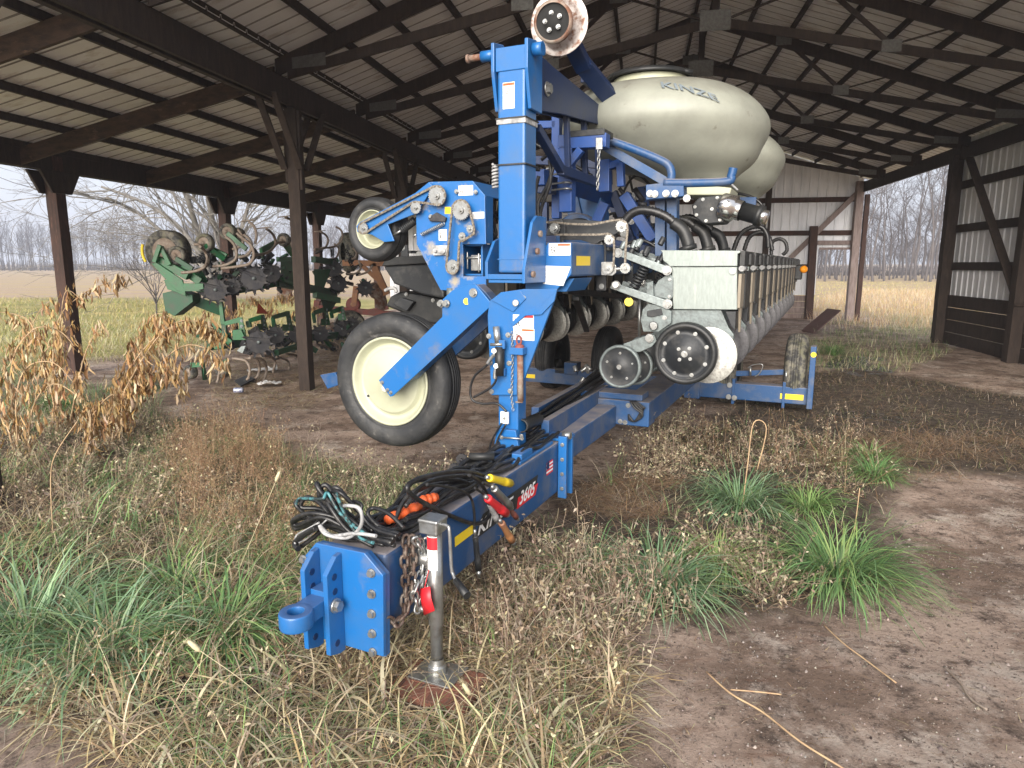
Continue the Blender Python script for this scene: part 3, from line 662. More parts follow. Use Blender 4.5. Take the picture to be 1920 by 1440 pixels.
# --- safety chains
def hang(px, a=None, b=None, L=.05, r=.006):
    return Bd().links([A(u, v, a) if a else Bq(u, v, b) for u, v in px], L, r)
bb = tb + .025
mp(hang([(762, 1005), (758, 1050), (760, 1100), (757, 1150), (740, 1168), (725, 1160)], b=bb), 'safety_chain', RUSTCH, None, 0)
mp(hang([(772, 1006), (775, 1060), (770, 1110), (762, 1150), (742, 1172)], b=bb + .014), 'safety_chain', RUSTCH, None, 0)
mp(hang([(777, 1010), (790, 1030), (798, 1070), (793, 1110), (783, 1142), (776, 1110), (790, 1070), (795, 1035), (786, 1012)], b=bb + .03), 'safety_chain', SILV, None, 0)
mp(hang([(799, 1010), (803, 1050), (800, 1080), (790, 1140), (800, 1142)], b=bb + .045), 'safety_chain', SILV, None, 0)
# --- tongue decals on the right side
def tdec(name, fn, mt): 
    bd = Bd(); fn(bd); return mp(bd, name, mt, tongue, 0)
def Bt(u, v): return MF.at(u, v, x=tb)
zq = lambda k: zb + (zt_ - zb) * k
def quad_side(bd, y0, y1, z0, z1, off=.002): bd.add([(tb + off, y0, z0), (tb + off, y1, z0), (tb + off, y1, z1), (tb + off, y0, z1)], [(0, 1, 2, 3)])
y0_, y1_ = Bt(852, 1010).y, Bt(887, 990).y
zz0 = Bt(852, 1026).z; tdec('yellow_reflector', lambda b_: quad_side(b_, y0_, y1_, zz0, zz0 + .045), YELL)
yA = Bt(905, 985).y; yB = Bt(1003, 905).y; zA = Bt(1003, 925).z; 
def kdec(b_):
    Lh = .085; z0 = zA
    b_.add([(tb + .002, yA - .1, z0 + .0), (tb + .002, yB, z0 + .0), (tb + .002, yB + .04, z0 + Lh + .012), (tb + .002, yA, z0 + Lh + .012)], [(0, 1, 2, 3)])
    b_.m = 1; text_on(b_, 'KINZE', lambda x, y: (tb + .004, yA - .06 + (yB - yA) * .62 * x + y * .01, z0 + .012 + Lh * .8 * y), .25, .02)
    b_.m = 2; b_.add([(tb + .003, yA + (yB - yA) * .60, z0 - .008), (tb + .003, yB, z0 - .008), (tb + .003, yB + .04, z0 + .05), (tb + .003, yA + (yB - yA) * .63, z0 + .05)], [(0, 1, 2, 3)])
    b_.m = 1; text_on(b_, '3605', lambda x, y: (tb + .005, yA + (yB - yA) * .65 + (yB - yA) * .33 * x + y * .01, z0 + .004 + Lh * .85 * y), .25, .02)
tdec('model_decal', kdec, [INK, WHITE, RED])
def flag(b_):
    ya = Bt(1024, 880).y; yb = Bt(1036, 870).y; z0 = Bt(1024, 892).z; hh = .075; w_ = yb - ya
    for k in range(7):
        b_.m = 0 if k % 2 == 0 else 1; quad_side(b_, ya, yb, z0 + hh * k / 7, z0 + hh * (k + 1) / 7, .0025)
    b_.m = 2; quad_side(b_, ya, ya + w_ * .4, z0 + hh * .45, z0 + hh, .004)
tdec('flag_decal', flag, [RED, WHITE, NAVY])
# --- hoses on the tongue
TZ = zt_
hs = [Bd() for _ in range(9)]
r_ = random.Random(3)
for k in range(8):
    x = TL + .03 + k * .030; pts = []
    for j in range(12):
        y = 2.02 + j * .155; pts.append((x + r_.uniform(-.012, .012) + (.02 if j < 2 else 0), y, TZ + .016 + (.028 if (k + j) % 3 == 0 else 0) + r_.uniform(0, .012) + (.02 if 2 < j < 5 else 0)))
    mp(Bd().tube(pts, .0105 if k % 2 else .013), 'hydraulic_hose', HOSE, None, 0)
for k in range(5):
    pts = [(TL + .02 + k * .022, 3.6, TZ + .04)]
    for j in range(10):
        y = 3.75 + j * .32; pts.append((T2L - .06 - .02 * j * .4 + k * .03 + r_.uniform(-.012, .012), y, TZ + .05 + .022 * (k % 2) + j * .012 + r_.uniform(0, .015)))
    mp(Bd().tube(pts, .0125), 'hydraulic_hose', HOSE, None, 0)
# coiled electrical harness at the front left
def harness(px, a, r, mt, n=7): mp(Bd().tube([A(u, v, a + (k % 3 - 1) * .012) for k, (u, v) in enumerate(px)], r, n, sub=8), 'electrical_cable', mt, None, 0)
aa = 1.93
harness([(740, 1010), (690, 1005), (640, 975), (585, 962), (550, 975), (558, 985), (600, 970), (640, 985), (690, 1012)], aa, .0095, HOSE)
harness([(735, 1018), (680, 1000), (635, 960), (600, 920), (594, 906), (606, 925), (625, 960), (660, 1000), (720, 1022)], aa - .02, .009, HOSE)
harness([(728, 1022), (660, 1005), (590, 975), (557, 950), (560, 938), (595, 940), (640, 990), (700, 1025)], aa + .02, .008, HOSE)
harness([(705, 1005), (665, 1000), (622, 1004), (600, 985), (612, 1002), (652, 1008), (677, 985), (675, 955), (655, 948), (640, 950)], aa - .04, .007, HOSEW)
harness([(690, 1005), (640, 965), (615, 925), (605, 935), (585, 935), (562, 935), (556, 945)], aa - .03, .006, TEAL)
harness([(630, 925), (645, 960), (672, 1005), (700, 1018)], aa - .05, .006, TEAL)
harness([(745, 1005), (700, 990), (670, 955), (640, 925), (622, 922), (612, 935), (640, 960), (690, 1000)], aa, .008, HOSE)
harness([(600, 985), (575, 1000), (556, 1012), (562, 1025), (585, 1010), (620, 985), (660, 1000)], aa, .009, HOSE)
harness([(598, 980), (575, 993), (557, 1003), (553, 1018), (561, 1022)], aa - .03, .004, HOSEW)
harness([(612, 975), (590, 996), (575, 1010), (560, 1018)], aa - .035, .003, HOSEW)
rj = random.Random(21)
for px, r, mt in (([(742, 1012), (690, 1006), (630, 985), (575, 970), (553, 980), (562, 992), (610, 978), (650, 992), (700, 1016)], .0105, HOSE), ([(738, 1020), (670, 1002), (628, 955), (602, 925), (612, 912), (632, 945), (668, 1000), (722, 1020)], .009, HOSE), ([(735, 1015), (660, 990), (600, 958), (560, 948), (575, 930), (612, 950), (655, 985), (715, 1010)], .009, HOSE),
                  ([(745, 1003), (700, 985), (660, 940), (632, 918), (618, 930), (650, 965), (700, 995)], .009, HOSE), ([(700, 1010), (650, 1012), (610, 1000), (590, 985), (604, 972), (640, 990), (668, 975), (676, 950), (660, 938)], .007, HOSE), ([(752, 990), (725, 960), (700, 950), (690, 965), (715, 985), (745, 1000)], .008, HOSE), ([(590, 990), (568, 1005), (556, 1020), (560, 1032)], .012, HOSE)):
    harness([(u + rj.uniform(-5, 5), v + rj.uniform(-4, 4)) for u, v in px], aa + rj.uniform(-.05, .04), r, mt)
# big loop hose on the right with couplers
def loop(px, b, r, mt=HOSE): 
    mp(Bd().tube([MF.at(u, v, x=b + (k % 2) * .004) for k, (u, v) in enumerate(px)], r, 8, sub=8), 'hydraulic_hose', mt, None, 0)
loop([(930, 900), (890, 886), (850, 884), (800, 893), (770, 905), (765, 920), (790, 940), (840, 965), (890, 982), (915, 970), (918, 940), (900, 905), (880, 890)], tb + .02, .0095)
loop([(930, 905), (880, 893), (830, 895), (800, 905), (772, 925)], tb - .02, .008)
loop([(800, 908), (850, 915), (880, 930), (889, 960), (889, 1000)], tb + .05, .006)
loop([(760, 950), (800, 905), (860, 900), (905, 920)], tb - .06, .009)
loop([(740, 975), (770, 925), (830, 905), (900, 900), (925, 905)], tb - .09, .009)
loop([(760, 975), (800, 960), (850, 935), (890, 920), (920, 912)], tb - .05, .01)
# couplers : (from px, to px, r, mat)
def coup(name, p0, p1, b, r, mt, tip=None):
    a_ = MF.at(*p0, x=b); b_ = MF.at(*p1, x=b); d = b_ - a_; bd = Bd(); dn = d.normalized()
    bd.lathe(a_, dn, [(0, 0), (r * .8, 0), (r, .006), (r * .88, .012), (r, .018), (r * .88, .03), (r, d.length * .6), (r * .9, d.length * .65), (r * 1.1, d.length * .7), (r * 1.1, d.length), (0, d.length)], 16)
    o = mp(bd, name, mt, None, 0)
    bd = Bd(); bd.lathe(b_, dn, [(0, 0), (r * .62, 0), (r * .62, .012), (r * .78, .014), (r * .78, .024), (r * .5, .026), (r * .5, .04), (0, .04)], 14)
    bd.lathe(a_, -dn, [(0, 0), (r * .5, 0), (r * .5, .03), (0, .03)], 12); mp(bd, 'coupler_tip', SILV, o, 0)
cb = tb + .06
coup('hose_coupler', (917, 896), (956, 906), cb, .019, YELL)
coup('hose_coupler', (926, 916), (955, 948), cb + .01, .019, SILV)
coup('hose_coupler', (914, 934), (948, 962), cb + .02, .020, RED)
coup('hose_coupler', (940, 980), (960, 1014), cb + .03, .017, OLDOR)
coup('hose_coupler', (918, 945), (932, 975), cb, .014, HOSEW)
coup('hose_coupler', (891, 1004), (897, 1068), cb, .014, BLACKM)
coup('hose_coupler', (950, 948), (968, 970), cb, .013, OLDRED)
for px in ([(905, 905), (915, 910), (926, 916)], [(890, 915), (905, 925), (914, 934)], [(912, 940), (930, 960), (940, 980)], [(930, 895), (920, 895), (917, 898)], [(905, 920), (912, 932), (918, 945)]): loop(px, cb, .006)
# orange plugs
for p0, p1 in (((726, 975), (788, 948)), ((788, 940), (820, 932))):
    a_ = MF.at(*p0, z=TZ + .055); b_ = MF.at(*p1, z=TZ + .055); L_ = (b_ - a_).length
    prof = [(0, 0)]
    for k in range(7): prof += [(.019 + .004 * (k % 2), L_ * k / 7), (.019 + .004 * (k % 2), L_ * (k + .8) / 7)]
    mp(Bd().lathe(a_, b_ - a_, prof + [(0, L_)], 14), 'orange_plug', ORNG, None, 0)
# black sleeve / sockets at (870-915,850-880)
for (p0, p1, r) in (((876, 873), (905, 876), .022), ((880, 856), (900, 862), .02)):
    a_ = MF.at(*p0, y=3.0); b_ = a_ + V(.10, .04, -.0)
    mp(Bd().lathe(a_, b_ - a_, [(r * .7, .03), (r * .7, 0), (r, 0), (r, .13), (0, .13)], 18), 'spare_hose_socket', BLACK, None, 0)
bd = Bd(); bd.sprocket(A(866, 864, 3.05), (0, 1, 0), .035, 14, .01).sprocket(A(852, 880, 3.0), (0, 1, 0), .03, 14, .01); mp(bd, 'loose_sprocket', DARKST, None, 0)
# black pipe tube lying along the tongue
a_ = A(977, 799, 3.42); b_ = A(1008, 786, 3.75)
mp(Bd().lathe(a_, b_ - a_, [(.032, .04), (.032, 0), (.038, 0), (.041, .02), (.038, .04), (.038, .34), (0, .34)], 26), 'manual_tube', BLACK, None, 0)
# --- front mast
ma = 3.36
poly = [(917, 565), (939, 548), (981, 542), (1044, 542), (1039, 562), (982, 713), (969, 718), (969, 741), (921, 741), (916, 640), (914, 592)]
mast = mp(pl(Bd(), poly, ma, .022), 'mast_plate', BLUE, None, .004)
mp(pl(Bd(), [(921, 563), (962, 585), (986, 560), (975, 545), (941, 550)], ma - .008, .007).prism([A(u, v, ma - .012) for u, v in ((1044, 543), (1039, 565), (1015, 590), (985, 592), (962, 612), (958, 606), (984, 580), (1012, 575))], (0, .010, 0)), 'mast_gusset', BLUE, mast, .002)
x0 = A(931, 790, ma).x; x1 = A(968, 790, ma).x
mp(Bd().box((x0, ma + .023, TZ - .02), (x1, ma + .14, A(950, 650, ma).z)), 'mast_post', BLUE, mast, .008)
bd = Bd(); z_ = TZ
bd.prism([(x0 - .012, ma - .01, z_ + .002), (x0 - .012, ma - .01, z_ + .03), (x0 + .005, ma - .01, z_ + .13), (x1 - .0, ma - .01, z_ + .13), (x1 + .02, ma - .01, z_ + .03), (x1 + .02, ma - .01, z_ + .002)], (0, .03, 0))
bd.box((TL + .01, ma - .22, z_ + .001), (tb - .01, ma + .25, z_ + .022)); bd.box((tb - .07, ma - .2, z_ + .022), (tb - .012, ma - .05, z_ + .055))
mp(bd, 'mast_base', BLUE, mast, .005)
bolts('mast_bolt', [(917, 630), (953, 628), (920, 680), (955, 681), (922, 734), (957, 733)], ma, mast, .011)
bolts('mast_bolt', [(967, 568)], ma - .008, mast, .014)
mp(Bd().cyl(A(967, 568, ma - .016), A(967, 568, ma - .03), .014), 'pin_boss', SILV, mast, 0)
# hydraulic cylinder
cy = Bd(); yc = ma - .035
cy.cyl(A(937, 650, yc), A(937, 704, yc), .026, n=20); cy.m = 1; cy.cyl(A(930, 612, yc), A(934, 648, yc), .018, n=16)
cy.cyl(A(920, 646, yc - .01), A(942, 646, yc - .01), .009)
for p in ((926, 658), (930, 686)): cy.cyl(A(*p, yc - .03), A(*p, yc), .014)
mp(cy, 'hydraulic_cylinder', [BLACK, SILV], mast, 0)
mp(Bd().box(A(920, 652, yc + .005), A(946, 638, yc - .012)).mk().box(A(942, 705, yc - .0), A(950, 690, yc + .03)), 'cylinder_lug', BLUE, mast, .002)
def cable(px, a, r, mt=HOSE, par=None, nm='hydraulic_hose'): return mp(Bd().tube([A(u, v, a) for u, v in px], r, 7, sub=7), nm, mt, par or planter, 0)
cable([(928, 660), (915, 682), (890, 705), (882, 730), (886, 750), (905, 757), (932, 757), (950, 772)], yc - .01, .007)
cable([(930, 690), (930, 712), (918, 728), (888, 745)], yc - .014, .007)
cable([(928, 664), (922, 670), (914, 682)], yc - .01, .011, SILV, None, 'hose_fitting'); cable([(930, 690), (928, 700), (928, 710)], yc - .014, .011, SILV, None, 'hose_fitting')
cable([(941, 793), (925, 820), (918, 840), (922, 858), (925, 865)], ma - .03, .006); cable([(949, 795), (934, 822), (930, 840), (933, 860), (936, 868)], ma - .03, .006)
mp(Bd().box(A(938, 794, ma - .012), A(955, 772, ma + .005)), 'hose_clamp', WHITE, mast, .003); bolts('clamp_bolt', [(946, 784)], ma - .012, mast, .006)
bd = Bd().cyl(A(940, 820, ma - .03), A(980, 823, ma - .03), .005); 
for p in ((941, 820), (979, 822), (978, 817)): bd.bolt(A(*p, ma - .03), (0, -1, 0), .008)
mp(bd, 'clamp_rod', SILV, mast, 0)
# pin with ring, red cap
pa_ = ma - .03
bd = Bd(); bd.cyl(A(975, 655, pa_), A(976, 752, pa_), .017, n=16).cyl(A(967, 754, pa_), A(980, 754, pa_), .005); mp(bd, 'stop_pin', RUST, mast, 0)
bd = Bd(); bd.lathe(A(974, 654, pa_), eZ, [(.0, -.01), (.026, -.01), (.028, 0), (.022, .02), (.01, .025), (0, .025)], 18); c_ = A(973, 638, pa_)
bd.tube([c_ + V(cos(t_) * .014, 0, sin(t_) * .024) for t_ in [2 * pi * k / 12 for k in range(12)]], .006, 6, closed=True, spline=False); mp(bd, 'pin_ring', OLDRED, mast, 0)
mp(Bd().box(A(963, 662, pa_ + .03), A(980, 653, pa_ - .03)), 'pin_shelf', BLUE, mast, .002)
mp(Bd().links([A(960, 622, ma - .012), A(961, 680, ma - .012), A(959, 745, ma - .012), A(962, 770, ma - .012)], .022, .002), 'retainer_chain', SILV, mast, 0)
# warning labels: white sheet, orange bar, pictogram, print lines
def label(u0, v0, u1, v1, a, word='WARNING', head=ORNG, pict=True, par=None, vert=False):
    p = A(u0, v1, a); q = A(u1, v0, a); y = p.y - .0012; w_ = q.x - p.x; h_ = q.z - p.z; bd = Bd()
    def R(x0, z0, x1, z1, m, o): bd.m = m; bd.add([(p.x + w_ * x0, y - o, p.z + h_ * z0), (p.x + w_ * x1, y - o, p.z + h_ * z0), (p.x + w_ * x1, y - o, p.z + h_ * z1), (p.x + w_ * x0, y - o, p.z + h_ * z1)], [(0, 1, 2, 3)])
    R(0, 0, 1, 1, 0, 0)
    if not vert:
        hx = .4 if pict else .0
        if head: R(hx, .78, .98, .97, 1, .0006)
        if word: bd.m = 2; text_on(bd, word, lambda x, yy: (p.x + w_ * (hx + .08 + (.82 - hx) * x), y - .0012, p.z + h_ * (.82 + .11 * yy)))
        for k in range(5): R(hx + .03, .62 - k * .12, .95 - (k % 3) * .1, .655 - k * .12, 3, .0006)
        if pict:
            bd.m = 2
            for (a1_, b1_, a2_, b2_) in ((.08, .75, .16, .6), (.2, .75, .3, .6), (.1, .5, .3, .42), (.12, .42, .2, .2), (.24, .4, .34, .15)):
                bd.beam((p.x + w_ * a1_, y - .001, p.z + h_ * b1_), (p.x + w_ * a2_, y - .001, p.z + h_ * b2_), .0006, h_ * .07, up=(1, 0, .3))
    else:
        R(.02, .88, .98, .98, 1, .0006); bd.m = 2; text_on(bd, 'WARNING', lambda x, yy: (p.x + w_ * (.12 + .76 * x), y - .0012, p.z + h_ * (.9 + .055 * yy)))
        for (a1_, b1_, a2_, b2_) in ((.3, .82, .6, .72), (.35, .72, .5, .58), (.55, .7, .8, .6), (.25, .62, .45, .55)):
            bd.m = 2; bd.beam((p.x + w_ * a1_, y - .001, p.z + h_ * b1_), (p.x + w_ * a2_, y - .001, p.z + h_ * b2_), .0006, h_ * .03, up=(1, 0, .3))
        for k in range(9): R(.08, .48 - k * .05, .92 - (k % 3) * .1, .50 - k * .05, 3, .0006)
    return mp(bd, 'warning_label', [WHITE, head or WHITE, INK, GREY], par, 0)
label(962, 591, 1001, 615, ma, 'DANGER', RED, True, mast); label(963, 617, 1002, 637, ma, par=mast)
mp(Bd().prism([A(u, v, ma - .001) for u, v in ((978, 549), (986, 558), (978, 567), (969, 558))], (0, .001, 0)), 'yellow_sticker', YELL, mast, 0)

# --- tall mast (tube) with cap, pins, cradle
xa = 3.6
x0 = A(933, 300, xa).x; x1 = A(984, 300, xa).x; z0 = A(960, 512, xa).z; z1 = A(960, 88, xa).z
tall = mp(Bd().box((x0, xa, z0), (x1, xa + .17, z1)), 'marker_mast', BLUE, None, .014)
mp(Bd().box((x0 - .002, xa - .002, A(960, 487, xa).z), (x1 + .002, xa + .172, A(960, 485, xa).z)), 'weld_band', BLUE, tall, .001)
cap = Bd()
for x in (x0 - .03, x1 + .004):
    cap.prism([(x, xa - .02, z1 + .03), (x, xa + .10, z1 + .05), (x, xa + .19, z1 + .0), (x, xa + .19, z1 - .32), (x, xa + .03, z1 - .32), (x, xa - .02, z1 - .12)], (.02, 0, 0))
cap.box((x0 - .008, xa - .006, z1 - .12), (x1 + .003, xa + .176, z1 + .004))
mp(cap, 'mast_cap', BLUE, tall, .004)
bd = Bd(); zc_ = A(960, 93, xa).z
bd.cyl((x0 - .12, xa + .05, zc_), (x0 - .032, xa + .05, zc_), .03, n=20).mk().cyl((x1 + .03, xa + .05, zc_), (x1 + .085, xa + .05, zc_), .036, n=20)
bd.m = 1; bd.mk().cyl((x0 - .20, xa + .05, zc_), (x0 - .12, xa + .05, zc_), .018, n=16).cyl((x0 - .215, xa + .05, zc_), (x0 - .2, xa + .05, zc_), .024, n=16)
mp(bd, 'hinge_pin', [BLUE, RUST], tall, .001)
label(943, 153, 965, 205, xa, vert=True, par=tall)
mp(Bd().box((x0 - .006, xa - .006, A(960, 232, xa).z), (x1 + .006, xa + .17, A(960, 219, xa).z)), 'tape_wrap', HOSEW, tall, .004)
bd = Bd()
for v in (221, 308): z = A(960, v, xa).z; bd.mk().box((x0 - .009, xa - .009, z - .004), (x1 + .009, xa + .18, z + .004))
mp(bd, 'cable_tie', BLACK, tall, .001)
mp(Bd().coil(A(929, 308, xa + .06), A(929, 352, xa + .06), .017, .007, 7), 'stretched_spring', HOSEW, tall, 0)
# cradle at bottom
cr = Bd(); zb_ = A(960, 524, xa).z
cr.prism([A(u, v, xa - .03) for u, v in ((912, 531), (912, 505), (930, 465), (934, 462), (934, 531))], (0, .012, 0)) if False else None
for (px, dx) in (([(0, .0), (0, .10), (.1, .22), (.24, .26), (.24, .0)], x0 - .07), ([(-.05, -.02), (-.05, .06), (.06, .32), (.12, .36), (.26, .36), (.26, -.02)], x1 + .02)):
    cr.prism([(dx, xa - .03 + y, zb_ + z) for y, z in px], (.018, 0, 0))
cr.box((x0 - .052, xa - .03, zb_), (x1 + .02, xa + .0, zb_ + .03)); cr.box((x0 - .052, xa - .02, zb_ - .02), (x1 + .02, xa + .2, zb_ - .001))
mp(cr, 'mast_cradle', BLUE, None, .003)
bd = Bd()
for y, z in ((.02, .03), (.12, .26), (.08, .16)): bd.cyl((x1 + .038, xa + y, zb_ + z), (x1 + .055, xa + y, zb_ + z), .018, n=14)
mp(bd, 'cradle_pin', RUST, None, 0)

# --- toolbars (two parallel tubes) and end brackets
ya0 = 3.86
lx0, lx1 = A(868, 487, ya0).x, A(905, 487, ya0).x; lz0, lz1 = A(886, 517, ya0).z, A(886, 458, ya0).z
t_ = .012; bd = Bd()
for (a, b) in (((lx0, ya0, lz0), (lx1, 8.2, lz0 + t_)), ((lx0, ya0, lz1 - t_), (lx1, 8.2, lz1)), ((lx0, ya0, lz0 + t_), (lx0 + t_, 8.2, lz1 - t_)), ((lx1 - t_, ya0, lz0 + t_), (lx1, 8.2, lz1 - t_))): bd.box(a, b)
mp(bd, 'toolbar', BLUE, None, .002)
mp(Bd().box((lx0 + .05, ya0 + .01, lz0 + .03), (lx1 - .02, ya0 + .15, lz0 + .13)).cyl((lx0 + .02, ya0 + .005, lz0 + .11), (lx1 - .02, ya0 + .005, lz0 + .115), .008).cyl((lx0 + .03, ya0 + .005, lz0 + .04), (lx0 + .03, ya0 + .005, lz0 + .15), .005).cyl((lx1 - .03, ya0 + .005, lz0 + .02), (lx1 - .03, ya0 + .005, lz0 + .14), .006), 'latch', SILV, None, .01)
ry0 = 3.84; rx0, rx1 = A(1000, 487, ry0).x, A(1071, 487, ry0).x; rz0, rz1 = A(1040, 519, ry0).z, A(1040, 454, ry0).z
mp(Bd().box((rx0, ry0 + .02, rz0), (rx1, 12.0, rz1)), 'toolbar', BLUED, None, .012)
mp(pl(Bd(), [(1028, 455), (1071, 455), (1071, 514), (1044, 543), (985, 543), (985, 515)], ry0 - .004, .018), 'end_plate', BLUE, None, .003)
label(1029, 456, 1070, 479, ry0 - .004)
bd = Bd(); bd.prism([A(u, v, ry0 - .006) for u, v in ((1018, 498), (1070, 500), (1056, 536), (1018, 532))], (0, .0015, 0)); bd.m = 1
for k in range(4):
    text_on(bd, ['0247', 'lbs 20', 'KEYS', '13'][k], lambda x, y, k=k: A(1022 + (k == 3) * 22 + x * (24 - 5 * k), 508 + k * 7 - y * 4.5, ry0 - .008))
mp(bd, 'note_sheet', [WHITE, GREY], None, 0)
bd = Bd(); yl = Bq(1080, 490, rx1).y; yh = Bq(1106, 490, rx1).y; zl_ = Bq(1090, 498, rx1).z; zh_ = Bq(1090, 480, rx1).z
bd.add([(rx1 + .002, yl, zl_), (rx1 + .002, yh, zl_), (rx1 + .002, yh, zh_), (rx1 + .002, yl, zh_)], [(0, 1, 2, 3)]); mp(bd, 'yellow_reflector', YELL, None, 0)
mp(Bd().prism([(rx1, 3.9, rz0 - .01), (rx1, 4.25, rz0 - .01), (rx1 - .05, 4.25, rz0 - .09), (rx1 - .05, 3.9, rz0 - .09)], (-.2, 0, 0)), 'tube_gusset', BLUE, None, .003)
# cross tubes between the toolbars
for y in (4.3, 6.1, 8.0): mp(Bd().box((lx1 + .002, y, lz0 + .02), (rx0 - .002, y + .16, lz1 - .02)), 'cross_tube', BLUED, None, .008)

# --- drive plate with sprockets
sa = 3.8
dp = [(804, 341), (886, 339), (909, 366), (911, 458), (868, 458), (868, 518), (911, 518), (911, 548), (895, 560), (862, 546), (826, 544), (781, 458), (780, 402), (778, 365)]
drive = mp(pl(Bd(), dp, sa, .014), 'drive_plate', BLUEG, None, .003)
bd = Bd(); f0 = [A(u, v, sa + .014) for u, v in ((804, 341), (886, 339), (909, 366))]
for i in range(2): bd.prism([f0[i], f0[i + 1], f0[i + 1] - V(0, 0, .008), f0[i] - V(0, 0, .008)], (0, .42, 0))
bd.prism([A(911, 366, sa + .014), A(911, 456, sa + .014), A(911, 456, sa + .014) - V(.008, 0, 0), A(911, 366, sa + .014) - V(.008, 0, 0)], (0, .1, 0))
mp(bd, 'drive_housing', BLUE, drive, .002)
arm2 = mp(pl(Bd(), [(778, 362), (804, 341), (812, 350), (781, 400), (727, 421), (739, 452), (720, 454), (697, 440), (670, 435), (668, 424), (674, 417)], sa - .03, .012), 'wheel_arm', BLUE, None, .003)
sp = Bd()
for (u, v, R, tt, m) in ((819, 367, 17, 28, 0), (779, 389, 10.5, 16, 0), (864, 394, 17, 28, 0), (881, 429, 7, 11, 0), (866, 443, 7, 11, 0), (848, 500, 12, 20, 0), (681, 428, 9, 14, 0)):
    c_ = A(u, v, sa - .05); Rm = (A(u + R * .85, v, sa - .05) - c_).length
    o = mp(Bd().sprocket(c_, (0, 1, 0), Rm * 1.02, tt, .007), 'sprocket', SILV, drive, 0)
def circ(u, v, r, a0_, a1_, n=8): return [(u + r * .86 * cos(radians(t_)), v + r * sin(radians(t_))) for t_ in np.linspace(a0_, a1_, n)]
c1 = circ(819, 367, 18.5, -115, 70) + circ(779, 389, 11, 290, 235, 3) [::1] + circ(681, 428, 10, 60, 245)
mp(Bd().chain([A(u, v, sa - .046) for u, v in c1], (0, 1, 0), .018, .014), 'drive_chain', CHAINM, drive, 0)
c2 = circ(864, 394, 19, -170, -20) + [(889, 428), (889, 438), (868, 452), (861, 452)] + circ(848, 500, 13, -10, 190, 8)
mp(Bd().chain([A(u, v, sa - .046) for u, v in c2], (0, 1, 0), .018, .014), 'drive_chain', CHAINM, drive, 0)
bolts('drive_bolt', [(787, 368), (856, 359), (808, 406), (892, 360)], sa - .012, drive, .01)
mp(pl(Bd(), [(809, 460), (838, 460), (840, 478), (812, 479)], sa - .02, .018).cyl(A(829, 470, sa - .04), A(829, 470, sa), .02, n=16).cyl(A(815, 470, sa - .04), A(815, 470, sa), .012), 'bearing_block', HOSEW, drive, .002)
mp(pl(Bd(), [(802, 408), (818, 398), (836, 408), (834, 416), (806, 415)], sa - .02, .018), 'latch_arm', DARKST, drive, .003)
mp(Bd().coil(A(790, 440, sa - .02), A(832, 419, sa - .02), .010, .0035, 14), 'tension_spring', SILV, drive, 0)
mp(Bd().coil(A(753, 432, sa + .04), A(779, 412, sa + .04), .022, .006, 9), 'down_spring', BLACKM, drive, 0)
mp(Bd().cyl(A(736, 442, sa + .04), A(755, 431, sa + .04), .008).cyl(A(775, 444, sa + .04), A(781, 439, sa + .04), .007), 'spring_rod', SILV, drive, 0)
label(860, 347, 887, 367, sa, None, None, True, drive); label(885, 397, 908, 410, sa, None, None, False, drive)
label(823, 430, 838, 451, sa, None, None, True, drive)
mp(Bd().prism([A(u, v, sa - .001) for u, v in ((834, 388), (845, 388), (845, 401), (834, 401))], (0, .001, 0)), 'yellow_sticker', YELL, drive, 0)
mp(Bd().cyl(A(846, 560, sa + .02), A(846, 540, sa + .02), .03, n=14), 'lower_bearing', STEEL, drive, 0)

def wheel(name, c, R, W, Rr_, parent, mt_t=RUBBER, mt_r=CREAM, ax=(0, 1, 0), ribs=True, dish=.03, face=1):
    """tyre + rim; c = centre of the near face plane, ax points away"""
    c = Vector(c); ax = Vector(ax).normalized(); prof = []
    hb = (R - Rr_)
    def sidew(k): # near -> outer
        return [(Rr_ * .985, .035 * W / .2), (Rr_ * 1.0, .012), (Rr_ + hb * .12, .0), (Rr_ + hb * .16, .004), (Rr_ + hb * .2, -.002), (Rr_ + hb * .5, -.012 * W / .2), (Rr_ + hb * .75, -.004), (Rr_ + hb * .8, .001), (Rr_ + hb * .9, .012), (Rr_ + hb * .97, .032 * W / .2)]
    near = sidew(1); tread = []
    y0 = .04 * W / .2; n_ = 5
    for k in range(n_):
        a = y0 + (W - 2 * y0) * k / n_; b = y0 + (W - 2 * y0) * (k + .78) / n_; bul = lambda y: R + .004 - (abs(y - W / 2) / (W / 2)) ** 2 * .02 * R / .4
        tread += [(bul(a), a), (bul(b), b)]
        if k < n_ - 1 and ribs: tread += [(bul(b) - .011, b + .002), (bul(b) - .011, b + (W - 2 * y0) * .2 / n_)]
    far = [(r, W - y) for r, y in reversed(near)]
    tyre = mp(Bd().lathe(c, ax, near + tread + far, 72), name, mt_t, parent, 0)
    rim = Bd().lathe(c, ax, [(Rr_ * 1.0, .014), (Rr_ * 1.01, .0), (Rr_ * .965, -.002), (Rr_ * .955, .012), (Rr_ * .90, .022), (Rr_ * .88, .045), (Rr_ * .80, .05), (Rr_ * .76, .05 - dish * .2), (Rr_ * .72, .05 - dish), (Rr_ * .70, .048 - dish), (Rr_ * .35, .046 - dish), (Rr_ * .33, .04 - dish), (0, .04 - dish)], 64)
    rim.lathe(c, ax, [(Rr_ * 1.0, W - .014), (Rr_ * .95, W - .0), (Rr_ * .9, W - .06), (Rr_ * .5, W - .08), (0, W - .08)], 40)
    mp(rim, 'rim', mt_r, tyre, 0); return tyre
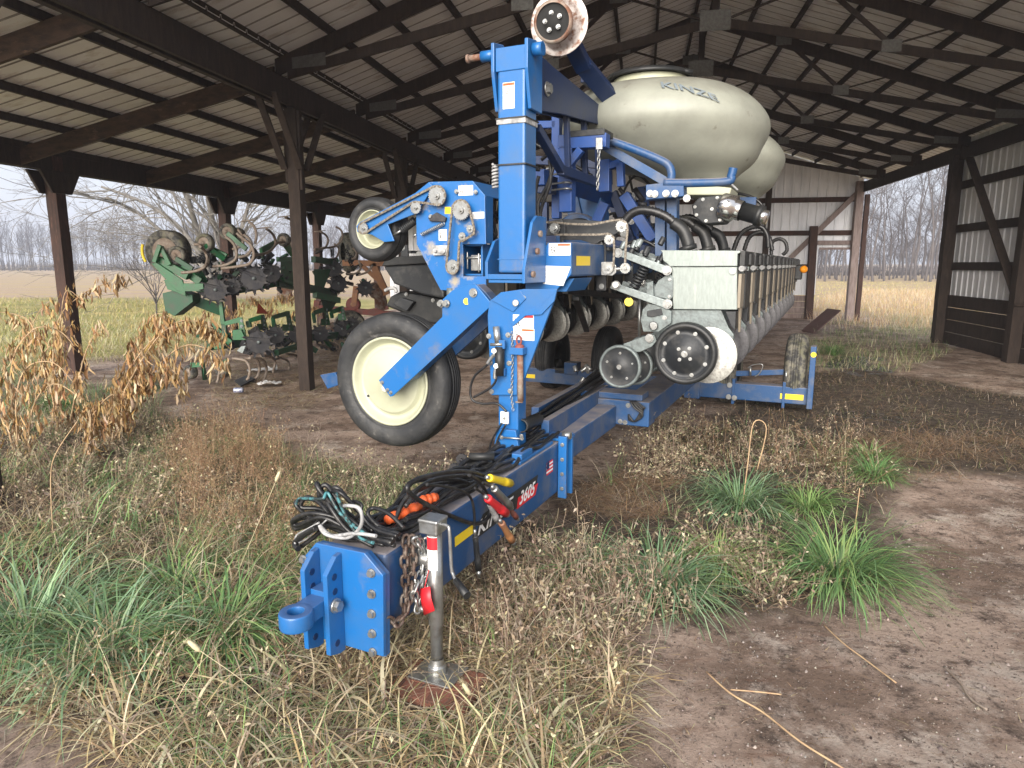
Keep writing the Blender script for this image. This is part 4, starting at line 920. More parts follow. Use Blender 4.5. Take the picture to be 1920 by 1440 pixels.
# --- big lifted wheel and arm
wc = A(729, 716, 3.70); Rw = (A(729, 590, 3.70) - A(729, 841, 3.70)).length / 2
big = wheel('tyre', wc, Rw, .21, Rw * .655, planter)
mp(Bd().cyl(A(688, 743, 3.70) + V(0, .03, 0), A(688, 743, 3.70) + V(0, .01, 0), .008), 'valve', BLACKM, big, 0)
arm = mp(pl(Bd(), [(879, 533), (892, 533), (919, 566), (916, 578), (736, 743), (731, 744), (710, 713), (829, 594), (829, 562), (847, 545)], 3.56, .014), 'wheel_arm', BLUE, None, .003)
bd = Bd(); e0 = A(919, 568, 3.574); e1 = A(733, 744, 3.574); dd = (e1 - e0).normalized(); nn = V(-dd.z, 0, dd.x) * .006
bd.prism([e0 + nn, e0 - nn, e1 - nn - dd * .18, e1 + nn - dd * .18], (0, .11, 0)); mp(bd, 'arm_flange', BLUE, arm, .002)
bd = Bd(); o_ = .33
bd.prism([A(u, v, 3.56) + V(0, o_, 0) for u, v in ((900, 556), (917, 574), (740, 738), (728, 722))], (0, .03, 0)); mp(bd, 'arm_inner_rail', BLUED, arm, .003)
mp(Bd().cyl(A(722, 728, 3.58), A(722, 728, 3.76), .022, n=18), 'axle', SILV, arm, 0)
bolts('arm_bolt', [(717, 717), (727, 731), (733, 736)], 3.56, arm, .009)
bolts('arm_bolt', [(888, 549)], 3.56, arm, .02, .022); bolts('arm_bolt', [(838, 569), (828, 569)], 3.556, arm, .017, .03)
mp(Bd().cyl(A(875, 565, 3.557), A(875, 565, 3.56), .02, n=24), 'yellow_sticker', YELL, arm, 0)
mp(pl(Bd(), [(862, 546), (895, 533), (911, 548), (925, 566), (905, 590), (880, 580)], 3.70, .1), 'arm_pivot', BLUED, None, .004)
mp(pl(Bd(), [(600, 703), (628, 698), (640, 720), (614, 729)], 4.9, .05), 'far_arm_end', BLUED, None, .003)
# --- small upper drive wheel
uc = A(697, 430, 3.84); Ru = (A(697, 370, 3.84) - A(697, 491, 3.84)).length / 2
up_t = wheel('tyre', uc, Ru, .14, Ru * .60, planter, dish=.01)

# --- right-hand row unit (repeated along the toolbar)
UA = 4.6; SP_ = .70; NU = 12
def rowunit():
    u = Bd(); pl(u, [(1259, 500), (1382, 500), (1382, 581), (1262, 580)], UA, .30)
    hp_ = mp(u, 'row_unit', GALV, None, .004)
    p_ = lambda bd, nm, mt, bv=.003: mp(bd, nm, mt, hp_, bv, False)
    p_(pl(Bd(), [(1238, 469), (1388, 470), (1388, 474), (1383, 476), (1382, 499), (1256, 499), (1243, 488), (1242, 474)], UA - .012, .34), 'hopper_lid', GALV)
    p_(pl(Bd(), [(1248, 490), (1330, 489), (1340, 499), (1256, 499)], UA - .018, .004), 'lid_fold', GALV, .001)
    p_(pl(Bd(), [(1256, 512), (1262, 521), (1262, 556), (1256, 562), (1228, 556), (1226, 540), (1234, 526)], UA - .012, .011), 'side_bracket', STEEL)
    # front of the hopper: black cap, white roller, tan panel
    x1 = A(1382, 540, UA).x; zt0 = A(1382, 474, UA).z; zt1 = A(1382, 500, UA).z; zt2 = A(1382, 512, UA).z; zt3 = A(1382, 578, UA).z
    p_(Bd().box((x1 + .001, UA + .03, zt1 + .005), (x1 + .035, UA + .56, zt0 + .012)).box((x1 + .036, UA + .22, zt1 + .01), (x1 + .055, UA + .42, zt0 - .005)), 'hopper_cap', BLACK)
    p_(Bd().cyl((x1 + .02, UA - .0, zt1 - .012), (x1 + .02, UA + .2, zt1 - .012), .018, n=14), 'white_roller', HOSEW, 0)
    p_(Bd().box((x1 + .001, UA + .31, zt3 - .02), (x1 + .02, UA + .62, zt1 - .03)), 'black_panel', BLACK)
    p_(Bd().prism([(x1 + .022, UA + .02, zt3), (x1 + .022, UA + .02, zt2 - .005), (x1 + .022, UA + .20, zt2 - .005), (x1 + .022, UA + .20, zt3)], (-.02, 0, 0)).prism([(x1 + .018, UA + .1, zt3 - .003), (x1 + .018, UA + .20, zt3 - .003), (x1 + .018, UA + .16, zt3 - .17)], (-.015, 0, 0)), 'tan_panel', TANP)
    # shank and lower body
    p_(pl(Bd(), [(1256, 581), (1352, 581), (1366, 614), (1376, 628), (1372, 660), (1250, 660), (1242, 610)], UA + .02, .06), 'shank', STEEL, .004)
    p_(pl(Bd(), [(1360, 584), (1380, 584), (1378, 620), (1370, 610)], UA + .0, .2), 'scraper', BLACKM)
    p_(pl(Bd(), [(1205, 580), (1215, 570), (1240, 572), (1259, 584), (1258, 606), (1235, 622), (1206, 622), (1201, 600)], UA - .02, .03), 'depth_bracket', STEEL)
    p_(pl(Bd(), [(1213, 583), (1240, 578), (1243, 590), (1222, 595), (1213, 593)], UA - .028, .006).cyl(A(1225, 611, UA - .05), A(1225, 611, UA), .03, n=16), 'depth_handle', BLACKM)
    p_(Bd().bolt(A(1225, 611, UA - .05), (0, -1, 0), .02).bolt(A(1246, 596, UA - .02), (0, -1, 0), .012).bolt(A(1251, 507, UA - .03), (0, -1, 0), .024, .03).bolt(A(1252, 570, UA - .03), (0, -1, 0), .024, .03).bolt(A(1374, 508, UA - .012), (0, -1, 0), .016).bolt(A(1256, 524, UA - .012), (0, -1, 0), .008).bolt(A(1255, 556, UA - .012), (0, -1, 0), .008), 'unit_bolt', SILV, 0)
    # parallel arms
    def ar(p0, p1, w0, w1, y, th, nm):
        a_, b_ = A(*p0, UA), A(*p1, UA); d = (b_ - a_).normalized(); n_ = V(-d.z, 0, d.x); sc_ = 4.9 / F
        bd = Bd().prism([a_ + n_ * w0 * sc_ - d * .02, b_ + n_ * w1 * sc_ + d * .02, b_ - n_ * w1 * sc_ + d * .02, a_ - n_ * w0 * sc_ - d * .02], (0, th, 0)); bd.v = [(x, yy + y, z) for x, yy, z in bd.v]; return bd
    for y in (-.035, .24):
        p_(ar((1172, 477), (1254, 508), 6, 7, y, .012, ''), 'parallel_arm', GALVD); p_(ar((1153, 536), (1253, 571), 6, 7, y, .012, ''), 'parallel_arm', GALVD)
    p_(Bd().coil(A(1210, 500, UA + .02), A(1184, 548, UA + .02), .03, .009, 9).cyl(A(1216, 486, UA + .02), A(1210, 502, UA + .02), .02).cyl(A(1184, 546, UA + .02), A(1178, 562, UA + .02), .02), 'down_spring', BLACKM, 0)
    p_(pl(Bd(), [(1213, 530), (1224, 527), (1226, 560), (1220, 566), (1211, 560)], UA - .03, .02), 'spring_lever', STEEL)
    p_(Bd().cyl(A(1179, 566, UA), A(1179, 566, UA + .03), .03, n=14), 'spring_foot', YELL, 0)
    # mount plate at toolbar
    p_(pl(Bd(), [(1118, 450), (1136, 450), (1136, 545), (1118, 545)], UA - .12, .016).box(A(1136, 470, UA - .1), A(1165, 465, UA + .2)), 'mount_plate', BLACKM)
    p_(Bd().bolt(A(1124, 457, UA - .12), (0, -1, 0), .016).bolt(A(1128, 537, UA - .12), (0, -1, 0), .014).bolt(A(1159, 474, UA - .04), (0, -1, 0), .024).bolt(A(1155, 535, UA - .04), (0, -1, 0), .024).cyl(A(1154, 534, UA - .1), A(1152, 534, UA + .2), .02), 'unit_bolt', SILV, 0)
    # gauge wheel: rubber ring, dark disc, bolts
    gc = A(1283, 664, UA - .13); R_ = (A(1283, 606, UA - .13) - A(1283, 722, UA - .13)).length / 2
    gw = Bd().lathe(gc, (0, 1, 0), [(R_ * .82, .012), (R_ * .84, .0), (R_ * .95, .0), (R_, .01), (R_ * 1.02, .05), (R_, .095), (R_ * .94, .10), (R_ * .8, .1)], 56)
    p_(gw, 'gauge_tyre', BLACK, 0)
    bd = Bd().lathe(gc, (0, 1, 0), [(R_ * .83, .008), (R_ * .81, .008), (R_ * .79, .02), (R_ * .62, .022), (R_ * .60, .014), (R_ * .30, .010), (R_ * .27, .003), (0, .003)], 56)
    p_(bd, 'gauge_disc', BLACKM, 0)
    bd = Bd()
    for k in range(8): t_ = .35 + 2 * pi * k / 8; bd.bolt(gc + V(cos(t_) * R_ * .72, .018, sin(t_) * R_ * .72), (0, -1, 0), .010, .012)
    for k in range(4): t_ = .9 + 2 * pi * k / 4; bd.bolt(gc + V(cos(t_) * R_ * .24, .006, sin(t_) * R_ * .24), (0, -1, 0), .009, .01)
    bd.bolt(gc + V(0, .004, 0), (0, -1, 0), .016, .018); p_(bd, 'wheel_bolt', SILV, 0)
    for dy in (0, .1):
        dc = A(1327, 666, UA + dy * .1 + .02) + V(0, dy, 0)
        R2 = (A(1330, 612, UA + .02) - A(1330, 718, UA + .02)).length / 2
        p_(Bd().lathe(dc, (.05, 1, 0), [(R2, 0), (R2 * .98, -.002), (R2 * .7, -.006), (0, -.006), (0, .0), (R2 * .7, 0), (R2, .002)], 56), 'opener_disc', DISCW if dy == 0 else BLACK, 0)
    g2 = Bd().lathe(gc + V(0, .36, 0), (0, -1, 0), [(R_ * .5, .0), (R_ * .84, .0), (R_ * .95, .0), (R_, .01), (R_ * 1.02, .05), (R_, .095), (R_ * .94, .10), (0, .08)], 40); p_(g2, 'gauge_tyre', BLACK, 0)
    # closing wheels and arm
    for k, (c_, R3) in enumerate(((A(1161, 688, UA - .12), 41), (A(1187, 686, UA + .06), 38))):
        R4 = (A(1161, 688 - R3, UA - .12) - A(1161, 688 + R3, UA - .12)).length / 2
        p_(Bd().lathe(c_, (.04, 1, .0), [(R4 * .86, .006), (R4 * .9, -.002), (R4 * .98, .004), (R4, .02), (R4 * .97, .045), (R4 * .8, .05), (0, .05)], 48), 'closing_tyre', STEEL, 0)
        p_(Bd().lathe(c_, (.04, 1, .0), [(R4 * .87, .006), (R4 * .82, .010), (R4 * .3, .006), (R4 * .2, -.004), (0, -.004)], 40), 'closing_disc', BLACKM, 0)
        bd = Bd()
        for j in range(5): t_ = .3 + 2 * pi * j / 5; bd.bolt(c_ + V(cos(t_) * R4 * .62, .008, sin(t_) * R4 * .62), (0, -1, 0), .007, .008)
        bd.bolt(c_ + V(0, -.002, 0), (0, -1, 0), .013, .014); p_(bd, 'wheel_bolt', SILV, 0)
    p_(pl(Bd(), [(1168, 645), (1210, 630), (1226, 628), (1231, 640), (1222, 650), (1200, 660), (1180, 662)], UA - .04, .02), 'closing_arm', STEEL)
    p_(Bd().bolt(A(1218, 634, UA - .05), (0, -1, 0), .022, .02), 'unit_bolt', SILV, 0)
    return hp_
TANP = mat('tan_panel_plastic', (.27, .23, .175), .6, 0, (.19, .16, .12), 8, .45, .7)
GALVD = mat('dull_galvanised_arm', (.27, .31, .31), .45, .5, (.17, .19, .19), 40, .4, .65, .1, 80)
DISCW = mat('scratched_disc_steel', (.075, .073, .08), .5, .3, (.045, .043, .047), 60, .42, .6, .05, 60)
ru = rowunit()
for k in range(1, NU): copy_tree(ru, planter, (0, k * SP_, 0))
DISCB = mat('bright_scratched_disc_steel', (.46, .46, .43), .42, .45, (.3, .29, .27), 60, .42, .6, .05, 60)
for o in [q for q in bpy.data.objects if q.parent == ru and q.name.startswith('opener_disc')][:1]:
    o.material_slots[0].link = 'OBJECT'; o.material_slots[0].material = DISCB
# left-hand units: the same unit turned to face the other way across the centre line
CX = -1.77
kids = [c for c in bpy.data.objects if c.parent == ru]
for k in range(0, 10):
    c = copy_tree(ru, planter, (-1.87, .45 + k * SP_, 0))
    if k == 0: first_left = c
    for s_ in [first_left] if k == 0 else []:
        pass
    for o in [q for q in bpy.data.objects if q.parent == c and q.name.startswith('opener_disc')]: o.material_slots[0].link = 'OBJECT'; o.material_slots[0].material = DISCB
    for o in [c] + [q for q in bpy.data.objects if q.parent == c and q.name.split('.')[0] in ('hopper_lid', 'lid_fold')]:
        o.material_slots[0].link = 'OBJECT'; o.material_slots[0].material = BLACKM
# near unit's vertical rod, drive chain etc
da = 4.35
mp(Bd().cyl(A(1199, 560, UA + .3), A(1199, 632, UA + .3), .012), 'depth_rod', SILV, None, 0)
mp(pl(Bd(), [(1053, 410), (1168, 417), (1172, 430), (1115, 458), (1088, 450), (1050, 450)], da + .05, .012).prism([A(u, v, da + .03) for u, v in ((1030, 415), (1052, 410), (1060, 425), (1060, 440), (1024, 442))], (0, .02, 0)), 'chain_guard', BLACKM)
for (u, v, R, tt) in ((1165, 424, 11, 14), (1142, 449, 9.5, 14), (1040, 428, 10, 14), (1139, 503, 11, 18), (1172, 503, 10, 18)):
    c_ = A(u, v, da - .02); Rm = (A(u + R, v, da - .02) - c_).length * .9
    mp(Bd().sprocket(c_, (0, 1, 0), Rm, tt, .008), 'sprocket', SILV, None, 0)
mp(pl(Bd(), [(1127, 491), (1148, 491), (1155, 498), (1155, 512), (1148, 517), (1127, 516)], da - .0, .01), 'bearing_plate', SILV)
def dch(px, closed=False): mp(Bd().chain([A(u, v, da - .015) for u, v in px], (0, 1, 0), .018, .013, closed), 'drive_chain', CHAINM, None, 0)
dch([(1040, 417), (1070, 420), (1110, 421), (1150, 413), (1165, 412), (1175, 418), (1177, 430), (1173, 470), (1172, 500), (1166, 505)])
dch([(1040, 440), (1080, 440), (1120, 440), (1142, 438), (1151, 445), (1152, 470), (1150, 500)])
dch([(1040, 417), (1010, 416), (985, 420)]); 
bolts('shaft_bolt', [(1040, 428)], da - .04, None, .02, .04)
mp(Bd().cyl(A(1100, 508, da + .1), A(1185, 503, da + .1), .014), 'drive_shaft', SILV, None, 0)
# corrugated vacuum hoses
def corr(pts, r, mt=HOSE):
    P = Bd().tube(pts, r, 10, sub=10); bd = Bd(); n = 10; m = len(P.v) // n
    for i in range(m):
        c_ = sum((Vector(P.v[i * n + k]) for k in range(n)), Vector()) / n; s_ = 1.12 if i % 2 else .9
        for k in range(n): P.v[i * n + k] = tuple(c_ + (Vector(P.v[i * n + k]) - c_) * s_)
    return mp(P, 'vacuum_hose', mt, None, 0)
hb = UA + .25
for px, a_ in (([(1172, 413), (1185, 400), (1203, 394), (1230, 398), (1255, 410), (1275, 430), (1285, 445), (1292, 466)], 4.75),
               ([(1228, 455), (1228, 435), (1238, 418), (1258, 410), (1290, 416), (1310, 432), (1322, 448), (1328, 468)], 5.3),
               ([(1236, 440), (1262, 420), (1290, 408), (1320, 418), (1340, 438), (1352, 455), (1357, 468)], 5.9),
               ([(1375, 470), (1385, 445), (1400, 430), (1425, 425), (1438, 440), (1440, 465)], 7.0),
               ([(1395, 470), (1405, 445), (1425, 435), (1442, 445), (1448, 470)], 8.0),
               ([(1446, 478), (1448, 455), (1462, 448), (1473, 455), (1475, 470), (1467, 478)], 9.2),
               ([(1180, 460), (1200, 440), (1230, 445), (1250, 460)], 6)):
    corr([A(u, v, a_) for u, v in px], .03 if a_ < 6.2 else .022)
for k in range(3):
    u0, v0, a_ = ((1262, 418, 4.75), (1302, 424, 5.3), (1334, 434, 5.9))[k]
    u1, v1 = ((1290, 455), (1326, 458), (1356, 462))[k]
    mp(Bd().tube([A(u0, v0, a_), A((u0 + u1) / 2 + 4, (v0 + v1) / 2 - 5, a_), A(u1, v1, a_), A(u1 + 1, v1 + 12, a_)], .042, 14).cyl(A(u1 - 1, v1 + 6, a_), A(u1 + 1, v1 + 14, a_), .06, n=18), 'hose_elbow', BLACK, None, 0)
# --- bulk tanks
def tank(ac, name='seed_tank'):
    cb_ = -1.30; zt1_ = 3.0; 
    rows = []  # z, half-width x, half-depth y, centre x, centre y
    def pz(v, a=5.45): return A(1230, v, a).z
    for v, hwx, dx in ((160, .285, -.08), (163, .42, -.07), (169, .54, -.05), (180, .63, -.03), (195, .70, -.01), (212, .76, 0), (232, .81, .005), (246, .82, .005), (259, .805, .015), (271, .755, .045), (285, .68, .09), (302, .60, .15), (318, .48, .22), (332, .33, .285), (345, .25, .33), (354, .20, .34)):
        z = pz(v) ; hy = min(.72, hwx * .92) if v < 250 else hwx * .85
        rows.append((z, hwx, hy, cb_ + dx, 5.55 + (ac - 5.45)))
    n = 64; vs_ = []; ex = 2.15
    for (z, hx, hy, cx_, cy_) in rows:
        for k in range(n):
            t_ = 2 * pi * k / n; c_, s_ = cos(t_), sin(t_); e = 2 / ex
            vs_.append((cx_ + hx * math.copysign(abs(c_) ** e, c_), cy_ + hy * math.copysign(abs(s_) ** e, s_), z))
    fs = [(r * n + k, r * n + (k + 1) % n, (r + 1) * n + (k + 1) % n, (r + 1) * n + k) for r in range(len(rows) - 1) for k in range(n)]
    bd = Bd().add(vs_, fs + [list(range(n)), [(len(rows) - 1) * n + k for k in range(n)]], [True] * len(fs) + [False, False])
    t = mp(bd, name, TANK, None, 0); md = t.modifiers.new('sub', 'SUBSURF'); md.levels = 1; md.render_levels = 1
    c_ = Vector((cb_ - .08, 5.55 + (ac - 5.45), pz(160)))
    mp(Bd().lathe(c_, eZ, [(.31, -.06), (.29, .0), (.285, .06), (.0, .06)], 48), 'tank_neck', CREAM, t, .002)
    bd = Bd().lathe(c_ + V(0, 0, .03), eZ, [(.0, .075), (.12, .079), (.26, .073), (.31, .065), (.325, .045), (.325, .03), (.31, .03)], 40)
    bd.tube([c_ + V(-.36, -.1, .035), c_ + V(-.22, -.2, .09), c_ + V(.05, -.22, .10), c_ + V(.34, -.1, .065)], .018)
    mp(bd, 'tank_lid', BLACK, t, 0)
    return t, rows, c_
tk, trows, tkc = tank(5.45)
def tank_in(p):
    rs_ = sorted(trows)
    if p.z >= rs_[-1][0] or p.z <= rs_[0][0]: return False
    for i in range(len(rs_) - 1):
        if rs_[i][0] <= p.z <= rs_[i + 1][0]:
            f = (p.z - rs_[i][0]) / (rs_[i + 1][0] - rs_[i][0]); r_ = [rs_[i][k] + (rs_[i + 1][k] - rs_[i][k]) * f for k in range(5)]; break
    return abs((p.x - r_[3]) / r_[1]) ** 2.15 + abs((p.y - r_[4]) / r_[2]) ** 2.15 < 1
bd = Bd()
def tkt(x, y):
    u = 1238 + 104 * x + (1 - y) * (3 + 5 * x); v = 164 + 8 * x + 20 * x * x - 11 * y * (1 + .25 * x)
    d = ray(u, v); dl = Vector((d.dot(MF.eB), d.dot(MF.eA), d.z)); c0 = Vector((0, 0, H))
    for k in range(700):
        p = c0 + dl * (4.2 + k * .004)
        if tank_in(p): break
    tkt.bad += k == 699
    return p - dl.normalized() * .015
tkt.bad = 0
text_on(bd, 'KINZE', tkt, 0, .02); mp(bd, 'tank_lettering', TANKTXT, tk, 0)
tk2, _, _ = tank(7.25)
# bottom ridge / strap pieces and meter below the tank
mtr = mp(Bd().prism([A(u, v, 5.15) for u, v in ((1297, 385), (1310, 370), (1350, 366), (1372, 372), (1376, 395), (1355, 418), (1320, 420), (1300, 405))], (0, .25, 0)), 'seed_meter', BLACKM, None, .008)
bolts('meter_bolt', [(1303, 388), (1318, 374), (1345, 371), (1366, 377), (1368, 398), (1350, 412), (1324, 414), (1306, 403), (1335, 392)], 5.15, mtr, .009)
c_ = A(1352, 385, 5.14); 
mp(Bd().lathe(c_, (.62, -.25, -.32), [(0, 0), (.06, 0), (.066, .01), (.066, .15), (.05, .155), (.05, .22), (.058, .225), (.058, .28), (0, .28)], 28), 'meter_motor', SILVP, mtr, 0) if False else None
SILVP = mat('polished_cover', (.62, .6, .58), .16, .95)
mp(Bd().lathe(c_, (.8, -.1, -.25), [(0, 0), (.085, 0), (.09, .01), (.09, .10), (.07, .105), (.07, .15)], 32), 'meter_cover', SILVP, mtr, 0)
mp(Bd().lathe(c_ + V(.13, -.01, -.04), (.8, -.1, -.25), [(0, 0), (.062, 0), (.062, .12), (.075, .125), (.075, .16), (0, .16)], 26), 'meter_motor', BLACK, mtr, 0)
mp(Bd().lathe(c_ + V(.26, -.03, -.08), (.8, -.1, -.25), [(0, 0), (.05, 0), (.05, .06), (0, .06)], 24), 'motor_cap', SILVP, mtr, 0)
mp(Bd().prism([A(u, v, 5.4) for u, v in ((1268, 352), (1300, 345), (1372, 352), (1368, 366), (1290, 366))], (0, .4, 0)), 'tank_outlet', CREAM, tk, .01)
# tank frame rails
def rail(pts, r=.028, mt=NAVYB if 'NAVYB' in globals() else BLUED, nm='tank_rail'): mp(Bd().tube(pts, r, 12, sub=6), nm, mt, None, 0)
ra = 4.78
rail([A(u, v, ra) for u, v in ((1128, 264), (1150, 266), (1200, 284), (1240, 301), (1254, 311), (1259, 325), (1258, 338))], .028)
rail([A(u, v, ra - .02) for u, v in ((1245, 343), (1300, 343), (1364, 340), (1371, 330), (1375, 315))], .028)
mp(Bd().beam(A(1130, 272, ra + .05), A(1252, 343, ra + .05), .06, .05, up=(0, 1, 0)), 'tank_rail', BLUED)
mp(Bd().beam(A(1385, 378, 6.2), A(1418, 378, 6.2), .05, .07), 'tank_rail', BLUED)
for x0_, v0_, v1_ in ((1262, 340, 470), (1240, 345, 480)): mp(Bd().beam(A(x0_, v0_, 4.95), A(x0_, v1_, 4.95), .10, .07, up=(1, 0, 0)), 'tank_leg', BLUED)
bd = Bd().beam(A(1215, 362, 4.8), A(1285, 355, 4.8), .12, .1); mp(bd, 'tank_leg', BLUED)
bolts('frame_bolt', [(1219, 363), (1228, 364), (1249, 363), (1266, 363), (1288, 372)], 4.73, None, .018, .02)
# strip brackets at the ridge of tanks
for (p0, p1, a_) in (((1368, 342), (1384, 357), 4.95), ((1408, 383), (1420, 391), 6.4)): mp(Bd().beam(A(*p0, a_), A(*p1, a_), .06, .012), 'tank_bracket', HOSEW)

# --- marker boom running back along the toolbar from the mast top
bx = x1 - .012
def Bx(u, v): return MF.at(u, v, x=bx)
p0 = V(bx, xa + .03, z1 + .0); p1 = Bx(1150, 205); zz = p0.z
yend = 5.25; 
bd = Bd()
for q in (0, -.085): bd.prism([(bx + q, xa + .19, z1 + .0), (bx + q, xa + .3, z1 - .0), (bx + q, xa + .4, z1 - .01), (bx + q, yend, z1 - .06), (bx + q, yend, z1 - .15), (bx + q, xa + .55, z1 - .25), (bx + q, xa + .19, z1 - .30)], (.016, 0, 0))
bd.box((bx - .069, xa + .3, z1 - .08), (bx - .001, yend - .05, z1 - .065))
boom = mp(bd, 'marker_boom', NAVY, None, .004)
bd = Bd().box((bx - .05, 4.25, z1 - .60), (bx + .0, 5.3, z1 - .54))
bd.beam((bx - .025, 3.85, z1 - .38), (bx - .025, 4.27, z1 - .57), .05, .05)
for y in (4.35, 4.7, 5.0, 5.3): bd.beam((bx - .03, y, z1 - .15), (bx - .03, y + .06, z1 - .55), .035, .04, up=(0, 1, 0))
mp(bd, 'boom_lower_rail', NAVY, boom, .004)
mp(Bd().bolt((bx + .017, xa + .30, z1 - .16), (1, 0, 0), .03, .03).bolt((bx + .017, 5.15, z1 - .1), (1, 0, 0), .03, .03), 'boom_bolt', SILV, boom, 0)
# hook at the boom's far end
bd = Bd().beam(A(1150, 190, 5.1), A(1156, 235, 5.1), .05, .03, up=(1, 0, 0)).beam(A(1156, 235, 5.1), A(1140, 260, 5.1), .05, .03, up=(1, 0, 0)).cyl(A(1150, 200, 5.0), A(1162, 200, 5.0), .03)
mp(bd, 'boom_hook', NAVY, boom, .003)
# second arm carrying the marker disc
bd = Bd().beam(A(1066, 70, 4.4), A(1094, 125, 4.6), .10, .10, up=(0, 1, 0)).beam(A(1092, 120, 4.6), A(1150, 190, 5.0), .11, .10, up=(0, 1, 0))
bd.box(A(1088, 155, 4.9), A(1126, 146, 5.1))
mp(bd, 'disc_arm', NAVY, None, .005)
dcx = A(1049, 45, 4.25); Rd = (A(1049, -13, 4.25) - A(1049, 106, 4.25)).length / 2
ax_ = V(-.10, 1, .12)
mp(Bd().lathe(dcx, ax_, [(Rd, -.01), (Rd * .99, -.012), (Rd * .7, .016), (0, .03), (0, .036), (Rd * .7, .022), (Rd, -.004)], 60), 'marker_disc', RUSTW, None, 0) if 'RUSTW' in globals() else None
RUSTW = mat('rust_spotted_disc', (.5, .46, .44), .45, .4, (.16, .08, .05), 16, .48, .64, .15, 60)
md_ = mp(Bd().lathe(dcx, ax_, [(Rd, -.01), (Rd * .99, -.012), (Rd * .7, .016), (0, .03), (0, .036), (Rd * .7, .022), (Rd, -.004)], 60), 'marker_disc', RUSTW, None, 0)
hc_ = A(1036, 40, 4.13); Rh = (A(1036, 0, 4.13) - A(1036, 80, 4.13)).length / 2
mp(Bd().lathe(hc_, ax_, [(Rh * .86, .0), (Rh, .002), (Rh, .04), (Rh * .93, .07), (0, .07)], 48), 'depth_band', RUST, md_, 0)
mp(Bd().lathe(hc_, ax_, [(0, .004), (Rh * .35, .004), (Rh * .4, .01), (Rh * .8, .012), (Rh * .97, .001)], 40), 'hub_plate', mat('matt_black_hub', (.006, .006, .006), .8), md_, 0)
bd = Bd()
for k in range(5): t_ = .5 + 2 * pi * k / 5; bd.bolt(hc_ + V(cos(t_) * Rh * .42, .004, sin(t_) * Rh * .42), (0, -1, 0), .011, .014)
mp(bd, 'hub_bolt', SILV, md_, 0)
# --- stands, tubes and framework behind the mast
fr_ = Bd(); ya_ = 4.45
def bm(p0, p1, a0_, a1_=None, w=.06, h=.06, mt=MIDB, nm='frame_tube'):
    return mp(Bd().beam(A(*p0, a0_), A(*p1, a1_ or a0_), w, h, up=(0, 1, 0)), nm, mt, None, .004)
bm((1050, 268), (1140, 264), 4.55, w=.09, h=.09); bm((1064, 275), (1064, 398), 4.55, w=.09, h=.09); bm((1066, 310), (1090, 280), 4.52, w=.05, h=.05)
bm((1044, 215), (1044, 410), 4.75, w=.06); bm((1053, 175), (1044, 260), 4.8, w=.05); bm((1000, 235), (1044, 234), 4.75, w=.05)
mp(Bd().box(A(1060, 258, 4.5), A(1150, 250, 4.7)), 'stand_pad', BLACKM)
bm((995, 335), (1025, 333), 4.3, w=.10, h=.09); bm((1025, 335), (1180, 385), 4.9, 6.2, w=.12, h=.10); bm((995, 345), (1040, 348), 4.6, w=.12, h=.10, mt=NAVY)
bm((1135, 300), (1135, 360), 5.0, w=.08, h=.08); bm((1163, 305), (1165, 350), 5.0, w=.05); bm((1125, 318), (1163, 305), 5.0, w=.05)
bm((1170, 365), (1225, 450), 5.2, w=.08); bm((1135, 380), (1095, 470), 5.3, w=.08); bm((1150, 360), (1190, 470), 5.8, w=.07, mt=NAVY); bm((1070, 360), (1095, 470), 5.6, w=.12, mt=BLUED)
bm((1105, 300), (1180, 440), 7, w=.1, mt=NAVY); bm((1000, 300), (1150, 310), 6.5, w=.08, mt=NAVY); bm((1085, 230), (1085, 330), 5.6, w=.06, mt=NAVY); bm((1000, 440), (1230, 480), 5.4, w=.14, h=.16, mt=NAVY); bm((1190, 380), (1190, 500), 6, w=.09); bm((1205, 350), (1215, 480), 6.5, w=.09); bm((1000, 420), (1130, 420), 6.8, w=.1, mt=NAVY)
bm((1020, 380), (1020, 470), 6.0, w=.08, mt=NAVY)
mp(Bd().lathe(A(1078, 440, 5.2), (0, 1, 0), [(0, 0), (.16, 0), (.17, .02), (.17, .12), (0, .12)], 30), 'fan_housing', BLUED, None, .004)
mp(Bd().lathe(A(1082, 445, 5.15), (0, 1, 0), [(.12, .01), (.145, 0), (.15, .05)], 30), 'fan_ring', BLACK, None, 0)
mp(pl(Bd(), [(1085, 365), (1120, 350), (1135, 400), (1130, 470), (1090, 470)], 5.6, .12), 'blue_shroud', BLUE, None, .006)
bd = Bd()
for v in (324, 353): c_ = A(1052, v, 4.5); bd.tube([c_ + V(-.07, 0, -.01), c_ + V(.06, -.06, -.01), c_ + V(.075, 0, -.01)], .007).tube([c_ + V(-.07, 0, .03), c_ + V(.06, -.06, .03), c_ + V(.075, 0, .03)], .007)
mp(bd, 'u_bolt', SILV, None, 0)
mp(pl(Bd(), [(1117, 258), (1129, 258), (1129, 280), (1117, 280)], 4.42, .008), 'chain_tab', SILV, None, .002)
mp(Bd().links([A(1123, 280, 4.43), A(1122, 320, 4.43), A(1120, 356, 4.43)], .034, .0035), 'lock_chain', SILV, None, 0)
